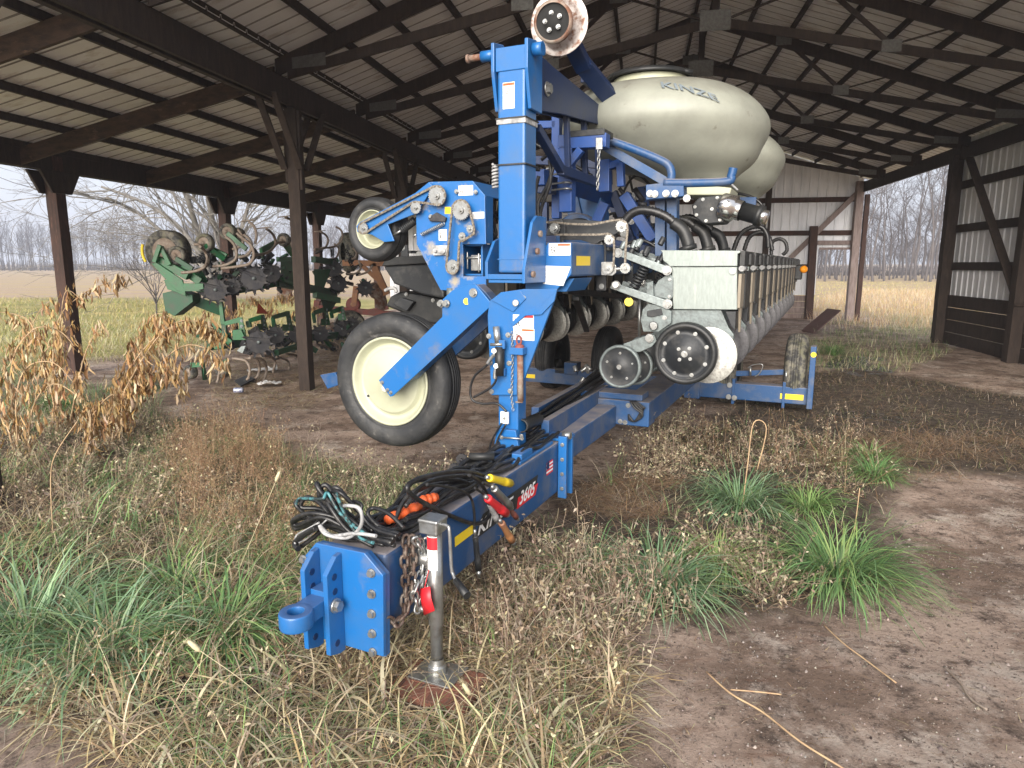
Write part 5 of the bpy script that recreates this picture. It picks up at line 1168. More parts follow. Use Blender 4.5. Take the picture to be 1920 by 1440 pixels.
for px, a_ in (([(988, 260), (990, 300), (1000, 315), (1012, 318)], 4.0), ([(1015, 300), (1030, 290), (1038, 310), (1025, 350), (1010, 380), (1010, 410)], 4.2), ([(1010, 330), (1004, 360), (1003, 400), (1001, 425)], 4.1), ([(1030, 300), (1032, 340), (1015, 390), (1013, 415)], 4.2), ([(995, 265), (1060, 300), (1110, 330)], 4.9),
               ([(915, 380), (922, 400), (932, 410)], 4.2), ([(930, 395), (918, 425), (928, 445), (940, 455)], 4.3), ([(920, 455), (930, 440), (925, 420)], 4.2), ([(1150, 470), (1200, 450), (1240, 470)], 5.0), ([(1120, 420), (1150, 400), (1180, 415), (1200, 450)], 6.2), ([(1160, 380), (1180, 340), (1200, 330), (1230, 360)], 6.4), ([(1180, 330), (1190, 370), (1210, 400), (1230, 440)], 6.6), ([(1376, 362), (1400, 366), (1425, 380), (1437, 405), (1437, 430)], 6.2)):
    cable(px, a_, .012)
cable([(1001, 380), (1002, 412)], 4.1, .016, SILV, None, 'hose_fitting')
bd = Bd(); r_ = random.Random(9)      # clutter of fittings round the centre of the machine
for k in range(26):
    u = r_.uniform(1130, 1235); v = r_.uniform(360, 470); a_ = r_.uniform(5.4, 6.6); p = A(u, v, a_)
    bd.mk().cyl(p, p + V(r_.uniform(-.1, .1), r_.uniform(-.04, .04), r_.uniform(-.12, .12)), r_.uniform(.012, .03), n=10)
bd2 = Bd()
for k in range(16):
    u = r_.uniform(1130, 1240); v = r_.uniform(350, 450); a_ = r_.uniform(5.4, 6.4); p = A(u, v, a_); bd2.bolt(p, (0, -1, 0), r_.uniform(.014, .03), .03)
mp(bd, 'pipe_fitting', DARKST, None, .002); mp(bd2, 'frame_bolt', SILV, None, 0)
for k in range(14):
    u = r_.uniform(1160, 1240); v = r_.uniform(455, 500); p = A(u, v, 4.75); 
    mp(Bd().cyl(p, p + V(.02, .02, .05), .02, n=10), 'pipe_fitting', BLACKM if k % 3 else GALVD, None, .002)
# underside shafting above the left discs
mp(Bd().beam(A(1060, 545, 5.0), A(1200, 560, 9.0), .05, .05).beam(A(1080, 560, 5.2), A(1100, 620, 6.2), .05, .03), 'lift_linkage', BLACKM)
# --- transport axle and wheels
ta = 7.85
zc0 = A(1400, 751, ta).z; zc1 = A(1400, 720, ta).z
xl = A(983, 700, ta).x; xr_ = A(1516, 740, ta).x; xm = A(1283, 730, ta).x
axl = mp(Bd().box((xm, ta, zc0), (xr_, ta + .16, zc1)).box((T2 - .02, ta - .03, zc0 - .02), (xm + .18, ta + .18, zc1 + .015)), 'transport_axle', BLUED, None, .01)
mp(Bd().box((xl, ta, zc0 + .02), (T2L, ta + .16, zc1 + .02)).box((xl + .55, ta - .04, zc1 - .03), (xl + .72, ta + .12, zc1 + .12)), 'transport_axle', BLUED, None, .01)
bd = Bd()
for u in (1372, 1467): x = A(u, 735, ta).x; bd.box((x, ta - .012, zc0 - .05), (x + .03, ta + .172, zc1 + .05))
mp(bd, 'axle_collar', BLUED, axl, .003)
yr_ = A(1463, 738, ta); yr2 = A(1507, 738, ta)
mp(Bd().box((yr_.x, ta - .003, zc0 + .05), (yr2.x, ta - .001, zc0 + .11)), 'yellow_reflector', YELL, axl, 0)
mp(Bd().box((xl + .03, ta - .003, zc0 + .07), (xl + .15, ta - .001, zc0 + .12)), 'yellow_reflector', YELL, axl, 0)
bolts('axle_bolt', [(1279, 736), (1366, 744), (1377, 746), (1368, 722)], ta - .03, axl, .022)
pv0 = A(1504, 755, ta - .05); pv1 = A(1520, 645, ta + .12)
mp(Bd().box((xr_ - .012, ta - .06, zc0 - .03), (xr_ + .045, ta + .12, A(1505, 648, ta).z)), 'wheel_fork', BLUED, axl, .006)
mp(Bd().cyl((xr_ + .02, ta - .062, A(1508, 663, ta).z), (xr_ + .02, ta - .064, A(1508, 663, ta).z), .028, n=20), 'round_reflector', YELL, axl, 0)
mp(Bd().beam(A(1375, 700, ta + .1), A(1472, 697, ta + .1), .06, .06), 'tie_rod', BLUED, axl, .005)
bd = Bd().cyl(A(1474, 695, ta), A(1474, 715, ta), .012).cyl(A(1407, 688, ta), A(1407, 704, ta), .012)
bd.tube([A(1402, 690, ta), A(1412, 684, ta), A(1430, 684, ta), (A(1424, 700, ta)), A(1415, 706, ta)], .006); mp(bd, 'rod_pin', SILV, axl, 0)
Rt = .42
def twheel(x, y, mt): 
    c = V(x - .1, y, Rt - .01); return wheel('transport_tyre', c, Rt, .21, .2, planter, mt, BLACKM, (1, 0, 0))
twheel(A(1491, 700, ta + .35).x, ta + .4, RUBMUD); twheel(A(1363, 740, ta + .35).x, ta + .4, RUBMUD); twheel(A(1139, 700, ta + .4).x, ta + .4, RUBBER); twheel(A(1036, 700, ta + .4).x, ta + .4, RUBBER)
mp(Bd().cyl(A(1010, 683, ta + .3), A(1050, 683, ta + .3), .07, n=16).box(A(1040, 700, ta), A(1075, 685, ta + .3)), 'lift_cylinder', BLACK, None, .004)
bd = Bd(); r_ = random.Random(5)
for k in range(10):
    p = A(1080 + r_.uniform(0, 45), 690 + r_.uniform(0, 30), 6.4); bd.cyl(p, p + V(r_.uniform(-.06, .06), .02, r_.uniform(-.06, .06)), .022, n=10)
mp(bd, 'valve_block', SILV, None, .002)
for k in range(4): cable([(1075 - 8 * k, 745 + 6 * k), (1095, 715 + 3 * k), (1120, 700 + 3 * k), (1140, 705)], 6.3 - .2 * k, .016)
# warning lamp on the last unit
lp = A(1500, 511, 12.1)
lm = mp(Bd().box(A(1486, 524, 12.3), A(1505, 497, 12.1)), 'lamp_box', BLACKM, None, .02)
mp(Bd().lathe(A(1507, 505, 12.1), (.3, -1, 0), [(0, .06), (.04, .05), (.06, .02), (.06, 0)], 20), 'amber_lamp', AMBER, lm, 0)
mp(Bd().box(A(1484, 512, 12.2), A(1500, 510, 12.25)), 'lamp_bracket', BLACKM, lm, .002)

# dark hopper and fender of the near left unit, behind the wheels
hh_ = mp(pl(Bd(), [(718, 499), (802, 494), (832, 548), (832, 560), (790, 552), (738, 532)], 4.62, .42), 'seed_hopper', BLACKM, None, .015)
mp(pl(Bd(), [(724, 482), (792, 479), (803, 494), (715, 499)], 4.60, .46), 'hopper_lid', BLACK, hh_, .006)
mp(pl(Bd(), [(722, 574), (731, 556), (748, 547), (790, 553), (830, 561), (835, 612), (800, 606), (752, 586)], 4.75, .3), 'unit_fender', BLACK, hh_, .02)
mp(Bd().tube([A(u, v, 4.7) for u, v in ((722, 545), (730, 541), (740, 541), (744, 548))], .014, 8), 'grab_handle', HOSEW, hh_, 0)
bolts('fender_bolt', [(762, 552), (812, 563)], 4.745, hh_, .012)
mp(pl(Bd(), [(735, 570), (752, 558), (775, 566), (762, 584)], 4.7, .05), 'fender_latch', BLACKM, hh_, .006)
# ================================================================ GREEN FOLDED ROW-CROP CULTIVATOR under the lean-to
c0_ = G(400, 716); c1_ = G(650, 640)
CH = math.degrees(atan2(c1_.x - c0_.x, c1_.y - c0_.y)) - 90        # local x runs along the toolbar
CF = Fr(0, (c0_.x, 9.15, 0))
cult = root('row_cultivator', CF, (1.2, 0, 0), 'folded green cultivator with spiked rolling shields, parked between the barn posts behind the dead leaves', 'cultivator')
CB = (1.2, 0, 0)
def cp(bd, nm, mt, par=None, bv=.003): return bd.build(nm, mt, par or cult, CB, bevel=bv)
def z5(x, y): return (250 + x / 3.765, 380 + y / 3.765)
def Cp(x, y, o=0): return CF.at(*z5(x, y), y=o * .8 + min(max(3.2 * (x - 900) / 500, -.15 if x > 500 else -.3), 3.4))
def cplate(px, o, th, nm, mt=GREEN, par=None): return cp(Bd().prism([Cp(x, y, o) for x, y in px], (0, th, 0)), nm, mt, par)
def cbeam(p0, p1, o, w, h, nm, mt=GREEN, o1=None, par=None): return cp(Bd().beam(Cp(*p0, o), Cp(*p1, o if o1 is None else o1), w, h, up=(0, 0, 1)), nm, mt, par)
def star(x, y, R, o, tilt=.38, n=11, mt=DARKST):
    c = Cp(x, y, o); Rm = (Cp(x, y + R, o) - c).length; ax = V(tilt * .8 + .05, -1, .05).normalized(); X = ax.orthogonal().normalized(); Yv = ax.cross(X); pts = []; ph = random.random()
    for i in range(n):
        for da, rr in ((0, .74), (.14, .76), (.34, 1.04), (.46, 1.12), (.47, .98), (.52, .80)):
            a = 2 * pi * (i + da + ph) / n; pts.append(c + (X * cos(a) + Yv * sin(a)) * Rm * rr + ax * (.0 if rr < .9 else .02))
    o_ = cp(Bd().prism(pts, ax * .006), 'spiked_wheel', mt, None, 0)
    cp(Bd().lathe(c + ax * .006, ax, [(Rm * .12, 0), (Rm * .12, .02), (0, .024)], 16).cyl(c, c - ax * .08, .03), 'hub', STEEL, o_, 0)
    if R > 55:
        b2 = Bd(); pts2 = [p - ax * .07 + X * .02 for p in pts]; b2.prism(pts2, ax * .006); cp(b2, 'spiked_wheel', mt, None, 0)
for a in ((580, 615, 98, -.25), (850, 535, 105, -.15), (975, 500, 80, .05), (700, 590, 70, .05), (885, 985, 100, -.35), (1005, 935, 75, -.1), (1160, 930, 70, 0), (1320, 925, 70, 0), (1475, 890, 65, .1), (1550, 860, 60, .2), (1415, 465, 72, -.1), (1450, 570, 70, .1), (1640, 600, 62, .2)): star(*a)
def cwheel(x, y, R, w, o, tilt=0.0, mt=RUSTTN, tyre=None):
    c = Cp(x, y, o); Rm = (Cp(x, y + R, o) - c).length; ax = V(tilt, 1, 0).normalized()
    t_ = cp(Bd().lathe(c, ax, [(Rm * .62, .02), (Rm * .72, -.004), (Rm * .92, .0), (Rm, .02), (Rm * 1.01, w * .5), (Rm, w - .02), (Rm * .9, w), (Rm * .6, w)], 40), 'gauge_wheel', tyre or RUBMUD, None, 0)
    cp(Bd().lathe(c, ax, [(Rm * .7, .002), (Rm * .64, .02), (Rm * .3, .012), (Rm * .16, .0), (Rm * .14, -.02), (0, -.022)], 32), 'wheel_disc', mt, t_, 0); return t_
bigw = cwheel(215, 345, 152, .2, .05, .12); cw_ = Cp(215, 345, .0); cp(Bd().tube([cw_ + V(cos(t_) * .27, -.01, sin(t_) * .27) for t_ in [2.8 + .12 * k for k in range(8)]], .018, 6), 'yellow_rim_edge', YELL, bigw, 0)
cwheel(295, 372, 66, .1, -.05, .1); cwheel(490, 285, 68, .1, .0, .15); cwheel(655, 205, 60, .1, .1, .15); cwheel(720, 230, 55, .1, .2, .2); cwheel(1050, 262, 48, .09, .1, .3); cwheel(1100, 300, 45, .1, .3, .2)
cwheel(380, 1200, 50, .1, .0, .5); cwheel(610, 1180, 58, .1, .1, .5); cwheel(1500, 330, 0.1, .01, .1)if False else None
def tine(px, o, r=.019, nm='spring_tine', mt=RUSTTN):
    pts = [Cp(x, y, o) for x, y in px]; P = Bd().tube(pts, r, 6, sub=7)
    return cp(P, nm, mt, None, 0)
for px, o in (([(340, 495), (430, 485), (500, 455), (522, 400), (505, 345), (470, 310)], -.25), ([(430, 295), (470, 300), (520, 350), (528, 420), (500, 460), (460, 480)], -.1),
              ([(560, 450), (650, 440), (720, 400), (728, 340), (700, 280), (650, 240)], -.2), ([(620, 465), (740, 450), (820, 430), (850, 370), (830, 300), (770, 250), (730, 215)], -.3),
              ([(720, 390), (800, 370), (835, 320), (820, 260), (780, 225)], 0), ([(850, 370), (940, 355), (1000, 300), (990, 230), (940, 185)], -.15), ([(1010, 285), (1080, 270), (1130, 230), (1142, 170), (1110, 120), (1075, 105)], 0),
              ([(860, 290), (868, 220), (850, 165), (815, 135)], .1), ([(700, 330), (765, 300), (770, 240), (740, 190)], .1), ([(1280, 330), (1350, 320), (1375, 270), (1360, 230), (1320, 205)], -.1), ([(1330, 320), (1420, 310), (1470, 260), (1470, 200), (1430, 170)], .0), ([(1370, 400), (1430, 390), (1450, 330), (1420, 290)], .1),
              ([(1490, 410), (1560, 390), (1575, 350), (1550, 320)], .1), ([(1500, 500), (1570, 500), (1605, 460), (1590, 410)], 0), ([(1590, 510), (1650, 490), (1690, 440)], 0),
              ([(510, 1130), (570, 1130), (605, 1180), (600, 1240), (590, 1270)], -.2), ([(700, 1100), (790, 1115), (822, 1170), (815, 1230), (800, 1250)], -.2), ([(790, 1100), (870, 1110), (890, 1170), (880, 1220), (860, 1240)], 0), ([(820, 1095), (910, 1110), (940, 1170), (925, 1250), (900, 1280)], -.25), ([(900, 1080), (975, 1090), (1000, 1130), (985, 1200)], 0), ([(1010, 1090), (1080, 1110), (1100, 1150), (1095, 1190)], 0), ([(1080, 1070), (1150, 1080), (1165, 1130), (1155, 1170)], .1), ([(1130, 1030), (1190, 1050), (1200, 1110), (1180, 1160)], .1), ([(1290, 1000), (1370, 1020), (1395, 1060)], .1), ([(1380, 990), (1430, 1010), (1440, 1060), (1430, 1100)], .1), ([(1420, 970), (1455, 1000), (1455, 1030)], .1)): tine(px, o)
for x, y, o in ((1070, 103, 0), (925, 183, -.15), (815, 133, .1), (1320, 205, -.1)):
    c = Cp(x, y, o); cp(Bd().beam(c - V(.1, 0, 0), c + V(.08, 0, .02), .05, .012, up=(0, 0, 1)), 'tine_point', RUSTTN, None, .002)
# toolbars and frames
cbeam((520, 1010), (1490, 930), .45, .12, .12, 'lower_toolbar', GREEND); cbeam((430, 690), (640, 770), .3, .13, .13, 'wing_toolbar', GREEND); cbeam((540, 640), (1000, 560), .35, .13, .13, 'wing_toolbar', GREEND, .3); cbeam((1000, 560), (1420, 640), .35, .12, .12, 'wing_toolbar', GREEND)
cplate([(205, 640), (300, 615), (415, 650), (420, 700), (290, 800), (225, 770)], .0, .25, 'folding_hinge', GREEND); cplate([(215, 545), (340, 545), (370, 660), (300, 630), (240, 612)], -.1, .03, 'hinge_plate')
cplate([(130, 430), (165, 425), (345, 545), (370, 650), (300, 615), (190, 500)], -.12, .03, 'wheel_frame'); cbeam((190, 300), (150, 420), -.14, .05, .05, 'wheel_strut'); cbeam((195, 310), (260, 440), -.1, .05, .05, 'wheel_strut'); cbeam((170, 400), (390, 520), -.02, .08, .1, 'wheel_frame'); cbeam((250, 400), (480, 560), .1, .08, .1, 'wheel_frame')
cbeam((360, 597), (500, 598), -.1, .05, .10, 'parallel_link'); cbeam((440, 480), (520, 600), .1, .06, .12, 'shank_frame')
cbeam((300, 395), (420, 470), -.08, .04, .06, 'wheel_arm', GREEND); cbeam((500, 300), (640, 400), .0, .04, .06, 'wheel_arm'); cbeam((560, 330), (660, 380), .05, .05, .07, 'wheel_arm'); cbeam((665, 215), (800, 330), .1, .04, .06, 'wheel_arm'); cbeam((900, 340), (1010, 280), .1, .04, .07, 'wheel_arm')
cplate([(600, 700), (625, 700), (645, 860), (615, 860)], -.05, .05, 'mast_upright'); cplate([(1040, 385), (1180, 380), (1180, 570), (1130, 600), (1040, 510)], .1, .04, 'wing_bracket'); cbeam((1070, 290), (1150, 400), .05, .06, .08, 'wing_link'); cbeam((1020, 400), (1180, 400), .0, .05, .07, 'wing_link'); cplate([(1275, 470), (1390, 470), (1330, 640), (1280, 620)], .0, .04, 'wing_bracket'); cbeam((1280, 650), (1450, 690), .0, .08, .1, 'wing_link'); cbeam((1050, 540), (1180, 600), .0, .05, .05, 'wing_link'); cplate([(1310, 650), (1440, 690), (1390, 770), (1350, 770)], .05, .05, 'wing_bracket', GREEND)
cbeam((1270, 400), (1420, 420), .1, .08, .1, 'wing_link', GREEND)
# C-shaped row brackets along the lower bar
for k, (x0, x1, yt, yb, o) in enumerate(((640, 800, 810, 970, -.1), (810, 950, 790, 900, 0), (985, 1130, 765, 905, 0), (1140, 1225, 770, 850, .05), (1270, 1390, 735, 865, .05), (1395, 1505, 730, 830, .05))):
    w = x1 - x0; cplate([(x0, yt + 30), (x1 - w * .35, yt), (x1 - w * .2, yt), (x1, yb), (x0 + w * .45, yb), (x0 + w * .45, yb - 45), (x1 - w * .3, yb - 45), (x1 - w * .36, yt + 38), (x0 + 6, yt + 58)], o, .02, 'row_bracket')
    bd = Bd(); 
    for q in (.15, .4, .65, .85): bd.bolt(Cp(x1 - w * .22, yt + (yb - yt) * q, o), (0, -1, 0), .016)
    [cp(b_, 'bracket_bolt', STEEL, None, 0) for b_ in bd.split()]; cbeam((x0, yt + 45), (x0 + 10, yb - 20), o + .1, .05, .06, 'row_link', GREEND)
cplate([(700, 900), (760, 895), (795, 970), (700, 970)], -.15, .03, 'row_bracket'); cbeam((550, 860), (690, 990), .1, .06, .08, 'row_link'); cbeam((440, 930), (690, 940), .2, .06, .08, 'row_link', GREEND); cplate([(400, 1130), (495, 1130), (520, 1250), (488, 1255), (478, 1160), (405, 1165)], -.15, .03, 'wheel_bracket'); cbeam((600, 1160), (670, 1110), -.1, .05, .06, 'wheel_bracket'); cplate([(560, 980), (610, 975), (625, 1030), (570, 1035)], -.12, .03, 'row_bracket'); cbeam((1350, 960), (1390, 1010), 0, .06, .06, 'row_bracket'); cbeam((1010, 1060), (1170, 1010), .1, .06, .08, 'row_link')
r_ = random.Random(4)
for k in range(150):      # springs, clamps and shanks crowded round the bars
    x, y = (r_.uniform(700, 1500), r_.uniform(880, 1060)) if k % 2 else (r_.uniform(400, 1050), r_.uniform(380, 620))
    if k % 7 == 0: x, y = r_.uniform(1250, 1650), r_.uniform(330, 650)
    o = r_.uniform(.05, .6); p = Cp(x, y, o); q = p + V(r_.uniform(-.16, .16), r_.uniform(-.1, .1), r_.uniform(-.14, .14))
    (cp(Bd().beam(p, q, r_.uniform(.02, .06), r_.uniform(.02, .09)), 'shank_clamp', r_.choice([DARKST, GREEND, DARKST, BLACKM]), None, .002) if k % 3 else cp(Bd().coil(p, q + V(0, 0, .06), .03, .008, 6), 'shank_spring', BLACKM, None, 0))
cplate([(730, 1045), (785, 990), (800, 1000), (770, 1065)], -.2, .02, 'side_blade', GALVD)
cplate([(868, 785), (882, 712), (948, 785)], .6, .03, 'red_reflector_board', mat('orange_red_board', (.75, .09, .03), .5))

# ================================================================ ORANGE TILLAGE FRAME behind
OF = Fr(0, (0, 14.3, 0)); ob = G(690, 590)
tb0 = OF.at(700, 560, y=0)
till = root('tillage_frame', OF, (tb0.x, 0, 0), 'faded orange tillage implement frame with a worn tyre, behind the spiked wheels', 'farm implement'); OB = (tb0.x, 0, 0)
def op(bd, nm, mt, bv=.004): return bd.build(nm, mt, till, OB, bevel=bv)
def Op(x, y, o=0): return OF.at(*z5(x, y), y=o)
for p0, p1, w, h, mt in (((1480, 425), (1830, 430), .12, .12, OLDOR), ((1690, 430), (1790, 650), .14, .12, OLDOR), ((1575, 590), (1555, 750), .11, .11, OLDOR), ((1600, 430), (1720, 540), .08, .08, OLDOR), ((1280, 740), (1850, 790), .12, .12, OLDRED), ((1300, 690), (1290, 780), .12, .1, OLDRED), ((1700, 440), (1830, 425), .07, .06, OLDRED), ((1480, 800), (1800, 740), .08, .08, OLDRED)):
    op(Bd().beam(Op(*p0), Op(*p1), w, h, up=(0, 1, 0)), 'frame_beam', mt)
c = Op(1480, 350, .2); op(Bd().lathe(c, V(.9, .5, 0), [(.2, .0), (.34, -.01), (.40, .04), (.41, .12), (.40, .2), (.3, .24), (.2, .2)], 36), 'tyre', RUBMUD, 0)
op(Bd().lathe(Op(1555, 720), (0, -1, .2), [(.12, 0), (.16, .02), (.12, .05), (.05, .05)], 20), 'pivot_collar', OLDRED, 0)
for x, y in ((1700, 620), (1740, 660), (1750, 700), (1410, 900), (1380, 930)): c = Op(x, y, -.1); op(Bd().lathe(c, (.8, -.6, .1), [(.17, 0), (.1, .03), (0, .035)], 20), 'harrow_disc', RUST, 0)
for k in range(3): c = Op(1070, 560 + k * 50, 0); op(Bd().lathe(c, (.3, -.9, .2), [(.16, 0), (.1, .03), (0, .035)], 20), 'harrow_disc', RUST, 0)
op(Bd().lathe(Op(1530, 870, -.1), (.2, -1, 0), [(.16, .02), (.3, 0), (.33, .05), (.3, .1)], 30), 'tyre', RUBMUD, 0)

# ================================================================ TREES
def branch(bd, p, d, L, r, depth, rs, spread=.6, droop=0.0, minr=.004, kids=(2, 4), segs=4, n=5):
    pts = [p]; q = p; dd = d.normalized(); sg = L / segs
    for i in range(segs):
        dd = (dd + Vector((rs.gauss(0, .12), rs.gauss(0, .12), rs.gauss(0, .08) - droop))).normalized(); q = q + dd * sg; pts.append(q)
    m = len(pts); P = []; 
    b = Bd(); b.tube(pts, r, n, spline=False, taper=max(r * .45, minr * .6)); base = len(bd.v); bd.v += b.v; bd.f += [[i + base for i in f] for f in b.f]; bd.sm += b.sm; bd.mi += b.mi
    if depth <= 0: return
    k = rs.randint(*kids)
    for j in range(k):
        t_ = rs.uniform(.3, 1.0) if j else 1.0; i = min(int(t_ * segs), segs - 1); f = t_ * segs - i; o = pts[i] + (pts[i + 1] - pts[i]) * f
        dr = (pts[i + 1] - pts[i]).normalized(); x = dr.orthogonal().normalized(); y = dr.cross(x); a = rs.uniform(0, 2 * pi); s_ = rs.uniform(.35, 1) * spread * (1.2 if j else .6)
        nd_ = (dr + (x * cos(a) + y * sin(a)) * s_ + Vector((0, 0, .12 - droop))).normalized()
        branch(bd, o, nd_, L * rs.uniform(.55, .8), max(r * rs.uniform(.42, .6), minr * .8), depth - 1, rs, spread, droop, minr, kids, segs if depth > 2 else 3, 4 if depth > 2 else 3)
def tree_obj(label, cat, group, px, dist, parts, crown_mt, trunk_mt, name='bare_tree', head=0):
    x = WF.at(*px, y=dist).x; rt = root(name, WF, (x, dist, 0), label, cat, group); return rt
# big pale tree behind the cultivator
rs = random.Random(11); D = 27.0
bx0 = WF.at(400, 520, y=D).x; rt = root('bare_tree', WF, (bx0, D, 0), 'large pale leafless tree with several trunks leaning left, behind the cultivator', 'tree')
tk_ = Bd(); cr_ = Bd()
for (px, r) in (([(425, 560), (405, 500), (370, 430), (352, 372), (330, 330)], .17), ([(415, 560), (425, 490), (428, 430), (425, 370), (415, 300)], .19), ([(430, 560), (420, 520), (412, 450), (395, 400), (385, 330)], .17), ([(432, 560), (440, 480), (455, 420), (475, 360)], .13), ([(410, 560), (385, 505), (350, 470), (310, 440), (260, 400), (200, 370)], .12), ([(405, 540), (370, 470), (330, 420), (270, 380), (190, 350)], .11)):
    pts = [WF.at(u, v, y=D + rs.uniform(-.8, .8)) for u, v in px]; tk_.tube(pts, r, 8, sub=4, taper=r * .4)
    for i in range(1, len(pts)):
        for j in range(3):
            o = pts[i - 1].lerp(pts[i], rs.uniform(.1, 1)); d = (pts[i] - pts[i - 1]).normalized() + Vector((rs.gauss(-.35, .6), rs.gauss(0, .5), rs.gauss(0, .35))); branch(cr_, o, d, rs.uniform(1.3, 3.1), r * .30, 4, rs, .7, .03, .008, (2, 3), 4, 4)
mb = (bx0, D, 0); tk_.build('trunk', BARK, rt, mb); cr_.build('crown', BARK, rt, mb, recalc=False)
# small bush tree left of it
rs = random.Random(5); p = WF.at(290, 545, y=22); rt = root('bare_sapling', WF, (p.x, 22, 0), 'small twiggy leafless sapling at the field edge, left of the cultivator', 'sapling')
cr_ = Bd(); tk_ = Bd().tube([(p.x, 22, 0), (p.x + .05, 22, 1)], .03, 6, spline=False, taper=.02)
for j in range(7): branch(cr_, V(p.x + .02, 22, rs.uniform(.1, .9)), V(rs.gauss(0, .5), rs.gauss(0, .5), 1), rs.uniform(.7, 1.2), .018, 3, rs, .7, 0, .006, (2, 4), 4, 4)
tk_.build('trunk', BARKD, rt, (p.x, 22, 0)); cr_.build('crown', BARKD, rt, (p.x, 22, 0), recalc=False)
# stand of bare trees to the right, trunks one can tell apart
protos = []
for k in range(5):
    rs = random.Random(30 + k); hgt = 11 + 2 * k % 5; t1 = Bd(); c1 = Bd(); lean = rs.uniform(-.1, .1)
    pts = [V(0, 0, -.2)]; 
    for i in range(6): pts.append(pts[-1] + V(lean * 2 + rs.gauss(0, .15), rs.gauss(0, .15), hgt / 6.5))
    t1.tube(pts, .15, 6, sub=3, taper=.03)
    for j in range(13):
        i = rs.randint(2, 5); o = pts[i].lerp(pts[i + 1] if i < 6 else pts[i], rs.random()); branch(c1, o, V(rs.gauss(0, .6), rs.gauss(0, .6), rs.uniform(.4, 1.1)), rs.uniform(1.4, 2.6), .04, 3, rs, .6, 0, .011, (2, 3), 4, 3)
    t_ = bpy.data.objects.new('bare_tree', None); COL.objects.link(t_)
    a = t1.build('trunk', BARKD, t_); b = c1.build('crown', BARKD, t_, recalc=False); protos.append((t_, a, b))
rs = random.Random(77); n_ = 0
for k in range(40):
    u = 1505 + 300 * (k + rs.uniform(-.4, .4)) / 40; d = rs.uniform(62, 80) - (k > 30) * 4
    P = protos[k % 5]
    if k < 5: t_ = P[0]
    else:
        t_ = P[0].copy(); COL.objects.link(t_)
        for q in P[1:]: c = q.copy(); COL.objects.link(c); c.parent = t_
    x = WF.at(u, 505, y=d).x; t_.location = (x, d, 0); t_.rotation_euler = (0, 0, rs.uniform(0, 6.28)); s_ = rs.uniform(.56, .86) * (1.0 + .2 * (u > 1640)); t_.scale = (s_, s_, s_)
    tag(t_, 'bare slender tree seen through the small doorway in the end wall' if u < 1605 else ('bare slender tree at the left of the wood seen through the open right side' if u < 1700 else 'bare slender tree at the right of the wood, beside the dark wall post'), 'tree', 'bare trees beyond the right-hand field')
# far wood along the left horizon and behind everything : one mass
fw = Bd(); rs = random.Random(8)
def far_wood(u0, u1, d0, d1, n, h0, h1, name):
    bd = Bd()
    for k in range(n):
        u = rs.uniform(u0, u1); d = rs.uniform(d0, d1); x = WF.at(u, 500, y=d).x; h = rs.uniform(h0, h1); p0 = V(x, d, 0); bd.tube([p0, p0 + V(rs.gauss(0, .3), 0, h * .5), p0 + V(rs.gauss(0, .8), 0, h)], h * .011, 3, spline=False, taper=.03)
        for j in range(16):
            o = p0 + V(0, 0, h * rs.uniform(.25, .9)); a = rs.choice((-1, 1)) * rs.uniform(.15, .7); l = h * rs.uniform(.12, .3); q = o + V(a * l, rs.uniform(-.5, .5) * l, l)
            bd.tube([o, q], h * .004, 3, spline=False, taper=.02)
            for m in range(3): f = rs.uniform(.3, 1); s = o.lerp(q, f); bd.tube([s, s + V(rs.gauss(0, .5) * l * .6, 0, l * rs.uniform(.3, .6))], h * .0022, 3, spline=False, taper=.015)
    # understorey brush
    for k in range(n * 9):
        u = rs.uniform(u0, u1); d = rs.uniform(d0 - 3, d1 - 5); x = WF.at(u, 500, y=d).x; l = rs.uniform(1, h0 * .35); bd.tube([(x, d, 0), (x + rs.gauss(0, .5), d, l)], .07 * d0 / 150, 3, spline=False, taper=.03)
    o = bd.build(name, BARKD, None, (0, d0, 0), recalc=False); tag(o, kind='stuff'); return o
far_wood(-120, 1000, 165, 215, 260, 9, 14, 'far_wood'); far_wood(1480, 1850, 95, 120, 110, 4, 6.5, 'far_wood')

